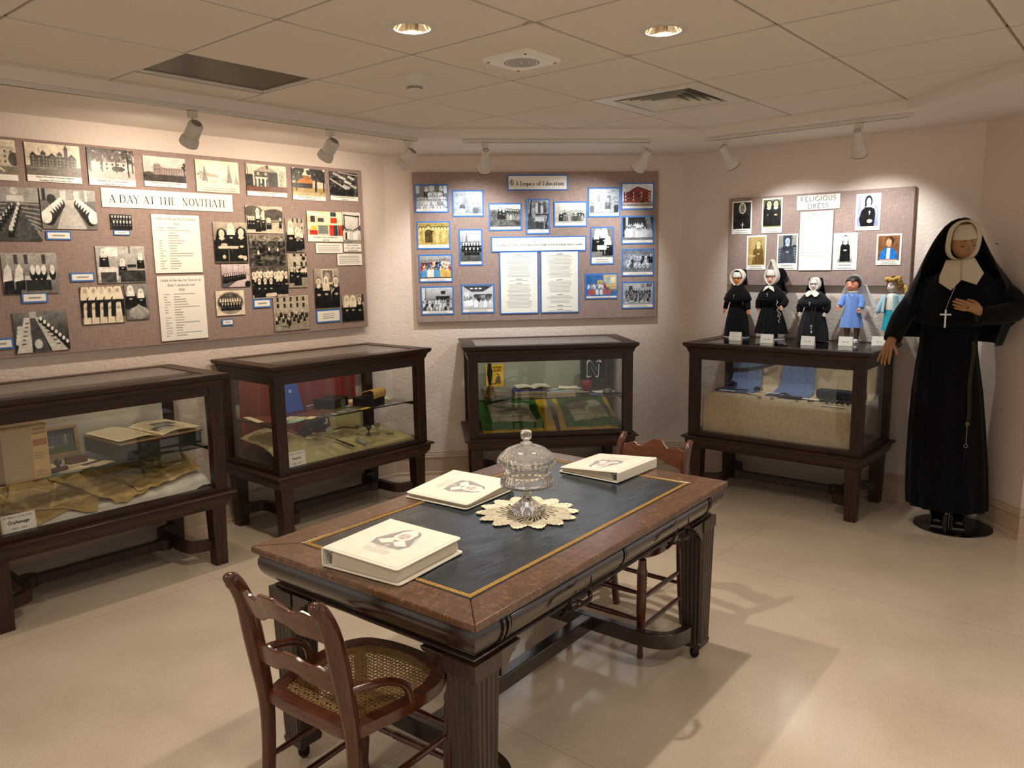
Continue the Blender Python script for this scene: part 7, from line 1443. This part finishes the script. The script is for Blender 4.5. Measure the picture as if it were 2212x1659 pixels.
# 4
m_bdress = M('cornflower_dress', '6f95dc', .85, sheen=.2); m_hair4 = M('dark_brown_hair', '20140e', .5, bump=.8, bs=120)
d = doll(.316, 'doll in a cornflower blue dress and sheer white veil, fourth from the left')
for s in (-1, 1):
    MB().lathe([(.012, .020), (.015, .05), (.019, .085), (.020, .115)], 16, (s * .030 + .004, 0, 0)).build('leg', M('brown_tights', '6b4634', .5), d, 180); MB().ball((s * .030 + .004, -.010, .013), .018, 12, sc=(.85, 1.4, .75)).build('shoe', m_disc, d, 180)
MB().lathe([(.001, 0), (.05, 0), (.05, .003), (.001, .004)], 28).build('stand_disc', m_disc, d, 40)
loop_surface([(.098, 0, 0, .072, .055), (.16, 0, 0, .060, .047), (.22, 0, 0, .044, .036), (.28, 0, 0, .046, .036), (.312, 0, 0, .036, .028), (.322, 0, 0, .022, .020)], 48, .06, 8).build('dress', m_bdress, d, 180)
sleeve(d, [(-.042, 0, .300), (-.060, -.010, .262), (-.068, -.030, .232)], [.020, .020, .017], m_bdress); doll_hand(d, -.076, -.042, .226, SK4, -1)
sleeve(d, [(.042, 0, .300), (.060, -.006, .262), (.060, -.022, .222)], [.020, .020, .018], m_bdress); doll_hand(d, .052, -.034, .214, SK4, 1)
MB().lathe([(.024, .316), (.030, .322), (.020, .330)], 24, cap=False).build('collar', m_coif, d, 180, solid=.002)
doll_head(d, .366, SK4, -.15, .042, x=-.004)
mb = MB(); mb.grid(lambda u, v: (lambda p, w_: (p[0] + w_ * .5, p[1], p[2] + w_))(sphere_pt((-.002, .004, .374), (.045, .047, .048), PI * (.42 + 1.16 * u) - .15, -.55 + 1.95 * v), .004 * wob(u * 14, v * 9, 3)), 50, 26); mb.grid(lambda u, v: (lambda p, w_: (p[0] + w_, p[1], p[2] + w_))(sphere_pt((-.002, .002, .374), (.044, .0465, .048), -PI * .62 + PI * 1.24 * u - .15, .42 + .10 * math.sin(u * 19) + 1.1 * v), .003 * wob(u * 14, v * 9, 5)), 50, 14); mb.build('hair', m_hair4, d, 180, solid=.003)
m_sheer, N, L, b = newmat('sheer_veil'); N.remove(b); a_ = N.new('ShaderNodeBsdfTransparent'); c_ = N.new('ShaderNodeBsdfDiffuse'); c_.inputs[0].default_value = (.92, .94, .97, 1); e_ = N.new('ShaderNodeBsdfTranslucent'); e_.inputs[0].default_value = (.9, .92, .95, 1); f_ = N.new('ShaderNodeMixShader'); f_.inputs[0].default_value = .4; g_ = N.new('ShaderNodeMixShader'); g_.inputs[0].default_value = .82
L.new(c_.outputs[0], f_.inputs[1]); L.new(e_.outputs[0], f_.inputs[2]); L.new(a_.outputs[0], g_.inputs[1]); L.new(f_.outputs[0], g_.inputs[2]); L.new(g_.outputs[0], N['Material Output'].inputs[0])
def veil4(u, v):
    a = PI * (-.04 + 1.08 * u); k = 1 - v; fl = k ** 1.2
    return (.010 + (.048 + .062 * fl + .014 * fl * math.sin(a * 5)) * math.cos(a) * (1 + .12 * fl * (math.cos(a) > 0)), .010 + (.045 + .03 * fl) * math.sin(a), .425 - .195 * k + .0 * u) if v < .72 else (.008 + .046 * math.cos(a) * math.cos((v - .72) / .28 * PI / 2) , .012 + .045 * math.sin(a) * math.cos((v - .72) / .28 * PI / 2), .425 - .195 * .28 + .062 * math.sin((v - .72) / .28 * PI / 2))
MB().grid(veil4, 48, 36).build('veil', m_sheer, d, 180); MB().tube([(-.02, -.026, .318), (-.006, -.037, .296), (.0, -.039, .288), (.008, -.037, .296), (.022, -.026, .318)], .0012, 6).build('necklace', m_brass2, d, 60)
# 5
m_blond = M('blond_hair', 'b98f42', .45, var=.3, vs=60, bump=.8, bs=90); m_card5 = M('pale_blue_cardigan', '9fc2cf', .95, sheen=.4, bump=.5, bs=500); m_teal = M('teal_skirt', '109cae', .7)
d = doll(.552, 'blond doll in pale blue cardigan and teal skirt, rightmost beside the mannequin', -.25)
for s in (-1, 1): MB().lathe([(.012, .004), (.014, .04), (.018, .085), (.020, .12)], 16, (s * .022, 0, 0)).build('leg', SK3, d, 180); MB().ball((s * .022, -.010, .012), .016, 12, sc=(.85, 1.4, .75)).build('shoe', M('doll_shoe_brown', '3a251c', .4), d, 180)
loop_surface([(.088, .0, 0, .058, .044), (.15, 0, 0, .050, .040), (.235, 0, 0, .036, .030)], 48, .05, 8).build('skirt', m_teal, d, 180)
loop_surface([(.215, 0, 0, .042, .034), (.27, 0, 0, .044, .034), (.30, 0, 0, .036, .028), (.318, 0, 0, .020, .018)], 40, .01).build('blouse', m_coif, d, 180)
MB().grid(lambda u, v: ((.050 + .014 * (1 - v)) * math.cos(-PI * .36 + PI * 1.72 * u), (.042 + .008 * (1 - v)) * math.sin(-PI * .36 + PI * 1.72 * u), .195 + .115 * v), 40, 10).build('cardigan', m_card5, d, 180, solid=.004)
sleeve(d, [(-.044, 0, .296), (-.066, -.010, .245), (-.084, -.018, .196)], [.021, .020, .017], m_card5); doll_hand(d, -.088, -.022, .184, SK3, -1)
sleeve(d, [(.044, 0, .296), (.068, -.004, .25), (.080, -.014, .21)], [.021, .020, .017], m_card5); doll_hand(d, .083, -.018, .198, SK3, 1)
doll_head(d, .360, SK3, -.30, .036)
mb = MB(); mb.grid(lambda u, v: (lambda p, w_: (p[0] + w_, p[1], p[2] + w_))(sphere_pt((.006, .006, .374), (.048, .048, .050), PI * (.36 + 1.28 * u) - .3, -.8 + 2.2 * v), .010 * wob(u * 11, v * 7, 4)), 60, 30)
for i in range(9): mb.ball(sphere_pt((.0, .002, .392), (.040, .042, .036), -1.5 + .36 * i - .2, .30 + .12 * math.sin(i * 2)), .016, 10, sc=(1, .8, .8))
mb.tube(spline([(.045, .03, .36), (.066, .03, .345), (.078, .026, .315), (.070, .02, .30)], 5), [.016] * 8 + [.02] * 4 + [.016, .012, .008, .004], 12); mb.build('hair', m_blond, d, 180)
# label cards in front of the dolls (folded tents)
for x, y, ln, cp_, lb in ((-.365, -.36, ['1861 - 1867', 'Sisters of Providence', 'Montreal, QC'], [.006, .005, .005], 'white label card in front of the plain caped nun doll'), (-.125, -.41, ['1872 - 1929'], [.007], 'white label card in front of the pointed headdress doll'), (.140, -.41, ['1954 - 1963'], [.007], 'white label card in front of the charcoal caped doll'), (.345, -.33, ['1967 - 1970'], [.007], 'white label card in front of the blue dressed doll'), (.510, -.22, ['1980 - on'], [.007], 'white label card in front of the blond doll, half behind the mannequin hand')):
    stand_card('D', x, y, 1.0262, .085, .058, lb, ln, cp_, (), .22, 0, 'label_card', True)

# ------------------------------------------------------------------ the mannequin in a full habit
MP = Vector((2.572, 4.40)); mn = thing('mannequin', 'life size mannequin in black habit, white wimple and silver cross at the right', 'mannequin', (MP.x, MP.y, 0), math.atan2(-.504, .863))
m_skin = M('mannequin_skin', 'a8794f', .45, var=.04, vs=20); m_mlip = M('mannequin_lip', 'a05f4c', .4); m_lash = M('mannequin_lash', '2c1c14', .5); m_wool = M('black_wool', '080708', .95, sheen=.05, spec=.2, bump=.2, bs=350); m_veil = M('black_veil', '0b0b0d', .85, sheen=.15, spec=.25)
m_wim = M('wimple_linen', 'c9bda2', .9, sheen=.2)
# stand
mb = MB(); mb.lathe([(.001, 0), (.203, 0), (.206, .003), (.204, .007), (.001, .009)], 72); mb.build('base_plate', M('polished_steel', '3a3634', .12, 1), mn, 40)
MB().tube([(-.02, .06, .008), (-.02, .06, .45)], .011, 12).build('support_rod', m_chrome, mn, 60)
# body: one skinned figure with both arms and ten fingers
def skin_body():
    V = []; E = []; Rr = []
    def add(p, r, par=None):
        V.append(p); Rr.append(r if isinstance(r, tuple) else (r, r)); i = len(V) - 1
        if par is not None: E.append((par, i))
        return i
    pel = add((-.08, 0, .92), (.11, .085)); w1 = add((-.075, 0, 1.08), (.105, .08), pel); ch = add((-.07, .0, 1.28), (.13, .095), w1); nk = add((-.05, -.0, 1.44), (.06, .06), ch); n2 = add((-.04, -.02, 1.51), (.048, .05), nk); add((-.04, -.03, 1.58), (.05, .055), n2)
    for s, fx in ((-1, -.085), (1, .03)):
        h = add((-.075 + s * .06, 0, .86), .06, pel); k = add((fx + s * .01, -.01, .48), .055, h); add((fx, .0, .10), .036, k)
    hands = []
    sh = add((-.215, -.01, 1.40), .055, ch); el = add((-.325, -.09, 1.22), .040, sh); wr = add((-.368, -.20, 1.095), .024, el); pa = add((-.378, -.232, 1.066), (.036, .017), wr)
    hands.append((pa, Vector((-.378, -.232, 1.066)), Vector((-.22, -.25, -1)).normalized(), Vector((.92, -.30, -.10)).normalized(), [(.025, .044, .022, .10), (.008, .050, .025, .0), (-.009, .050, .024, -.02), (-.024, .048, .020, -.18)], 1))
    sh2 = add((.095, -.01, 1.40), .055, ch); el2 = add((.215, -.035, 1.285), .040, sh2); wr2 = add((.060, -.205, 1.262), .024, el2); pa2 = add((.026, -.222, 1.285), (.034, .017), wr2)
    hands.append((pa2, Vector((.022, -.222, 1.288)), Vector((-.93, -.12, .28)).normalized(), Vector((.28, .0, .95)).normalized(), [(.021, .044, .022, .02), (.007, .050, .024, .0), (-.008, .046, .022, -.03), (-.021, .036, .018, -.06)], -1))
    for root, c, fwd, side, fs, curl in hands:
        nrm = fwd.cross(side).normalized() * (1 if fwd.cross(side).y < 0 else -1)   # towards the viewer
        for off, l1, l2, spread in fs:
            k0 = add(tuple(c + side * off * .75 + fwd * .018), .0098, root); d = (fwd + side * spread).normalized()
            p1 = c + side * off + fwd * .040; k1 = add(tuple(p1), .0088, k0); p2 = p1 + (d * .9 + nrm * .12).normalized() * l1 * .62; k2 = add(tuple(p2), .0080, k1)
            p3 = p2 + (d * .9 - nrm * .35).normalized() * l2; k3 = add(tuple(p3), .0070, k2); add(tuple(p3 + (d * .75 - nrm * .6).normalized() * l2 * .55), .0058, k3)
        tb0 = add(tuple(c + side * .028 * curl * curl - fwd * .008 - nrm * .004), .012, root); t1 = c + side * (.046 if curl > 0 else .034) + fwd * .014 - nrm * (.012 if curl > 0 else .016); q1 = add(tuple(t1), .010, tb0); add(tuple(t1 + (fwd * .95 + side * (.25 if curl > 0 else -.05) - nrm * .25).normalized() * .028), .0078, q1)
    me = bpy.data.meshes.new('body'); me.from_pydata(V, E, []); o = bpy.data.objects.new('body', me); COL.objects.link(o)
    sk = o.modifiers.new('skin', 'SKIN'); sk.use_smooth_shade = True
    for i, sv in enumerate(me.skin_vertices[0].data): sv.radius = Rr[i]; sv.use_root = (i == 0)
    sd_ = o.modifiers.new('sub', 'SUBSURF'); sd_.levels = sd_.render_levels = 2
    dg = bpy.context.evaluated_depsgraph_get(); dg.update(); ev = o.evaluated_get(dg); m2 = bpy.data.meshes.new_from_object(ev)
    vv = [tuple(q.co) for q in m2.vertices]; ff = [tuple(q.vertices) for q in m2.polygons]; bpy.data.objects.remove(o); bpy.data.meshes.remove(m2); return vv, ff
HC = Vector((-.040, -.060, 1.640)); HM = Matrix.Translation(HC) @ Matrix.Rotation(R(13), 4, 'Z') @ Matrix.Rotation(R(-6), 4, 'Y') @ Matrix.Rotation(R(11), 4, 'X')
def gs(a, b, x, y, sx, sy): return math.exp(-((a - x) / sx) ** 2 - ((b - y) / sy) ** 2)
def face_pt(th, ph, off=0):
    # th: 0 faces forward (-y), ph: elevation
    rx, ry, rz = .070, .088, .112
    jaw = max(0, -ph - .15); rx *= 1 - .36 * min(1, jaw) ** 1.5; ry *= 1 - .10 * jaw
    k = 1 + .19 * gs(th, ph, 0, -.15, .12, .10) + .10 * gs(th, ph, 0, .0, .085, .17) - .075 * gs(abs(th), ph, .40, .02, .20, .10) + .045 * gs(abs(th), ph, .40, .0, .13, .06) + .035 * gs(abs(th), ph, .35, .17, .30, .07) + .07 * gs(th, ph, 0, -.375, .20, .05) + .075 * gs(th, ph, 0, -.475, .17, .055) - .03 * gs(th, ph, 0, -.425, .26, .02) + .08 * gs(th, ph, 0, -.74, .24, .14) + .03 * gs(abs(th), ph, .65, -.28, .25, .2) - .03 * gs(th, ph, 0, .02, .16, .08)
    k += off
    return HM @ Vector((rx * k * math.sin(th) * math.cos(ph), -ry * k * math.cos(th) * math.cos(ph), rz * k * math.sin(ph)))
vv, ff = skin_body(); mb = MB(); mb.add(vv, ff); mb.grid(lambda u, v: tuple(face_pt((u - .5) * 2 * PI, (v - .5) * PI)), 110, 84); mb.build('body', m_skin, mn, 180)
mb = MB(); mb.grid(lambda u, v: tuple(face_pt((u - .5) * .50 , -.425 + (.066 + .03 * abs(math.sin((u - .5) * 2 * PI)) * .4) * (1 - abs(2 * u - 1) ** 1.7) * (v - .52) * 2, .006)), 24, 10); mb.build('lips', m_mlip, mn, 180)
for s in (-1, 1):
    mb = MB(); mb.grid(lambda u, v: tuple(face_pt(s * (.17 + .44 * u), .185 + .055 * math.sin(u * PI * .8) + (v - .5) * .07 * (1 - .7 * u), .010)), 14, 3); mb.build('eyebrow', M('mannequin_brow', '4a3323', .7) if s < 0 else bpy.data.materials['mannequin_brow'], mn, 180)
    mb = MB(); mb.grid(lambda u, v: tuple(face_pt(s * (.22 + .36 * u), -.015 - .045 * math.sin(u * PI) + (v - .5) * .060 * math.sin(.3 + u * 2.5), .014)), 14, 3); mb.build('eyelashes', m_lash, mn, 180)
    mb = MB(); mb.grid(lambda u, v: tuple(face_pt(s * (.20 + .40 * u), .045 + .05 * math.sin(u * PI) + (v - .5) * .028, .003)), 14, 3); mb.build('eye_crease', M('eye_shadow', '74503a', .6) if s < 0 else bpy.data.materials['eye_shadow'], mn, 180)
for x, y in ((-.082, -.045), (.030, -.060)):
    mb = MB(); mb.tube(spline([(x, .02, .13), (x, .02, .085), (x, .0, .055), (x, -.05, .042), (x, -.085, .030)], 5), [.040, .040, .041, .042, .043, .043, .044, .044, .043, .042, .040, .039, .038, .036, .035, .034, .033, .030, .028, .024, .016], 14, sq=(.95, .9)); mb.box(x - .034, x + .034, -.105, .055, .0095, .022, bt=.002, tp=.004); mb.build('boot', M('black_boot', '0d0a09', .25, coat=.3) if x < 0 else bpy.data.materials['black_boot'], mn, 60)
# habit: skirt, bodice with sleeves, cape, veil
def ringset(rows, n=72, fold=.0, nf=13): return loop_surface(rows, n, fold, nf)
ringset([(.118, -.040, 0, .206, .150), (.20, -.046, 0, .208, .150), (.37, -.055, 0, .205, .145), (.60, -.068, 0, .192, .138), (.80, -.078, .0, .178, .130), (.95, -.085, 0, .160, .122), (1.06, -.088, 0, .146, .115), (1.16, -.088, 0, .142, .112), (1.24, -.085, 0, .142, .112)], 96, .045, 12).build('skirt', m_wool, mn, 180)
ringset([(1.185, -.075, -.015, .150, .125), (1.205, -.070, -.015, .196, .148), (1.25, -.055, -.012, .215, .150), (1.31, -.040, -.010, .222, .142), (1.37, -.040, -.005, .212, .125), (1.42, -.042, -.002, .182, .108), (1.46, -.045, 0, .135, .092), (1.50, -.045, -.005, .075, .070), (1.53, -.042, -.01, .060, .060)], 96, .018, 7).build('bodice', m_wool, mn, 180)
sleeve(mn, [(-.165, .0, 1.41), (-.228, -.018, 1.365), (-.323, -.09, 1.225), (-.364, -.182, 1.10)], [.058, .062, .057, .046], m_wool)
sleeve(mn, [(.10, -.01, 1.40), (.195, -.03, 1.325), (.218, -.06, 1.272), (.14, -.14, 1.250), (.052, -.195, 1.250)], [.070, .068, .062, .055, .047], m_wool)
# shoulder cape hanging from the raised left arm and over the right one
MB().grid(lambda u, v: ((.055 + .20 * u) * 1.0 - .03 * (1 - v), .02 - .13 * (1 - u) * .4 + .05 * math.sin(u * 4), (1.295 - .02 * u) - (1 - v) * (.19 - .10 * u) - .012 * math.sin(u * 17)), 24, 10).build('hanging_cape', m_wool, mn, 180, solid=.004)
def veil_pt(u, v):
    zs_ = [1.10, 1.16, 1.24, 1.32, 1.40, 1.46, 1.52, 1.58, 1.64, 1.69, 1.73, 1.757, 1.772]
    lf_ = [-.405, -.405, -.362, -.330, -.300, -.272, -.248, -.224, -.198, -.170, -.142, -.112, -.076]
    rt_ = [.165, .185, .215, .225, .205, .165, .122, .088, .058, .036, .014, -.008, -.036]
    dp_ = [.13, .14, .15, .155, .15, .14, .13, .12, .105, .095, .08, .055, .02]
    z = 1.10 + .672 * v; l, r_, dpt = (float(np.interp(z, zs_, q)) for q in (lf_, rt_, dp_)); c, h = (l + r_) / 2, (r_ - l) / 2
    f0 = float(np.interp(z, [1.1, 1.3, 1.45, 1.56, 1.7, 1.77], [.14, .20, .16, .08, .06, .0]))   # how far round to the front the edges come
    a = PI * (-f0 + (1 + 2 * f0) * u); fold = 1 + .030 * math.sin(u * 44) * max(0, 1.62 - z) * 2.2
    fr_y = -.01 if z > 1.5 else -.01 - (1.5 - z) * .06
    return (c - h * math.cos(a) * fold, fr_y + (dpt if math.sin(a) > 0 else .13) * math.sin(a) * fold - .07 * (u < .5) * max(0, .5 - u) * 2 * max(0, 1.45 - z) * 2, z - .045 * max(0, (u - .35)) * (v < .4) * (1 - v / .4))
MB().grid(veil_pt, 110, 44).build('veil', m_veil, mn, 180, solid=.003)
mb = MB(); mb.grid(lambda u, v: (-.050 + .030 * math.cos(2 * PI * u) * v, -.005 + .028 * math.sin(2 * PI * u) * v, 1.778 - .008 * v), 24, 4); mb.build('veil_crown', m_veil, mn, 180)
# wimple: padded oval frame round the face
n = 64; mb = MB(); v = []
OX, OZ, IX, IZ = .085, .114, .0575, .100; cxx, czz = -.046, 1.648
for ex, ez, yy in ((OX * .97, OZ * .98, .02), (OX, OZ, -.060), (OX * .97, OZ * .98, -.098), ((OX + IX) / 2 * 1.04, (OZ + IZ) / 2, -.122), (IX * 1.04, IZ * 1.01, -.122), (IX, IZ, -.108), (IX, IZ, -.07)):
    for i in range(n):
        a = 2 * PI * i / n; px = ex * math.cos(a); pz = ez * math.sin(a); sq_ = .10 * math.sin(2 * a) ** 2
        px *= 1 + sq_; pz *= 1 + sq_ * .4
        # lean with the bowed head: top forward to the right
        v.append((cxx + px + pz * .10 + .012 * 0, yy - .10 * pz - .0, czz + pz - px * .06))
mb.add(v, [(r * n + i, r * n + (i + 1) % n, (r + 1) * n + (i + 1) % n, (r + 1) * n + i) for r in range(6) for i in range(n)]); mb.build('wimple', m_wim, mn, 180)
mb = MB(); mb.grid(lambda u, v: tuple(face_pt(-1.3 + 2.6 * u, .24 + .85 * v, .030 + .03 * v)), 24, 10); mb.build('forehead_band', m_wim, mn, 180, solid=.002)
def chest_y(x, z): return float(np.interp(z, [1.36, 1.42, 1.48, 1.54], [-.180, -.162, -.140, -.126])) + 2.6 * (x + .045) ** 2
mb = MB(); mb.grid(lambda u, v: (lambda a, z: (-.048 + (.080 - .012 * v) * math.sin(a), -.012 - (.105 - .01 * v) * math.cos(a), z))((u - .5) * PI * 1.1, 1.445 + .088 * v), 30, 8); mb.build('wimple_neck', m_wim, mn, 180, solid=.003)
sheetpoly(mn, 'collar', [(-.122, 1.545), (-.150, 1.452), (-.148, 1.420), (-.089, 1.380), (-.043, 1.436), (-.048, 1.540)], m_wim, chest_y, .004); sheetpoly(mn, 'collar', [(-.048, 1.542), (-.043, 1.438), (.030, 1.411), (.061, 1.472), (.012, 1.556)], m_wim, lambda x, z: chest_y(x, z) - .003, .004)
cr_ = cross(mn, -.106, -.176, 1.238, .100, m_silver, 'pectoral_cross', .0048); MB().tube([(-.106, -.175, 1.276), (-.095, -.170, 1.32), (-.07, -.168, 1.40)], .0014, 6).build('cross_chain', m_silver, mn, 60)
# girdle beads hanging down the skirt
def skirt_y(z): return float(np.interp(z, [.4, .6, .8, .95, 1.1], [-.150, -.143, -.135, -.128, -.120]))
m_gird = M('olive_cord', '3a3320', .6)
for dx in (-.006, 0, .007):
    mb = MB(); mb.tube([(.036 + dx + .004 * math.sin(z * 20), skirt_y(z) + .012, z) for z in np.linspace(1.10, .66, 14)], .0028, 6); mb.build('girdle_cord', m_gird, mn, 60)
MB().ball((.036, skirt_y(.64) + .006, .64), .011, 12, sc=(1, .8, 1.3)).build('girdle_knot', M('olive_knot', '6a5a2a', .5), mn, 180)
MB().tube([(.036, skirt_y(.63) + .010, .63), (.036, skirt_y(.52) + .012, .525)], .0016, 6).build('girdle_chain', m_silver, mn, 60); MB().tube([(.036 + .009 * math.cos(a), skirt_y(.5) + .006, .515 + .009 * math.sin(a)) for a in np.linspace(0, 2 * PI, 17)[:-1]], .0016, 6, closed=True).build('girdle_ring', m_silver, mn, 60)
MB().tube([(.036, skirt_y(.48) + .008, .505), (.034, skirt_y(.42) + .008, .425)], .0022, 6).build('girdle_pendant', M('dark_iron', '2b2826', .4, .7), mn, 60)
# papers pinned to the corner wall behind the mannequin
o = MB().box(-.035, .035, -.002, 0, 0, .09).build('wall_notice', M('grey_notice', 'b9b3a6', .6), None, loc=WP('N', .10, .0012, 1.15), rz=WA('N')); tag(o, 'small pale notice on the wall behind the mannequin elbow', 'notice')
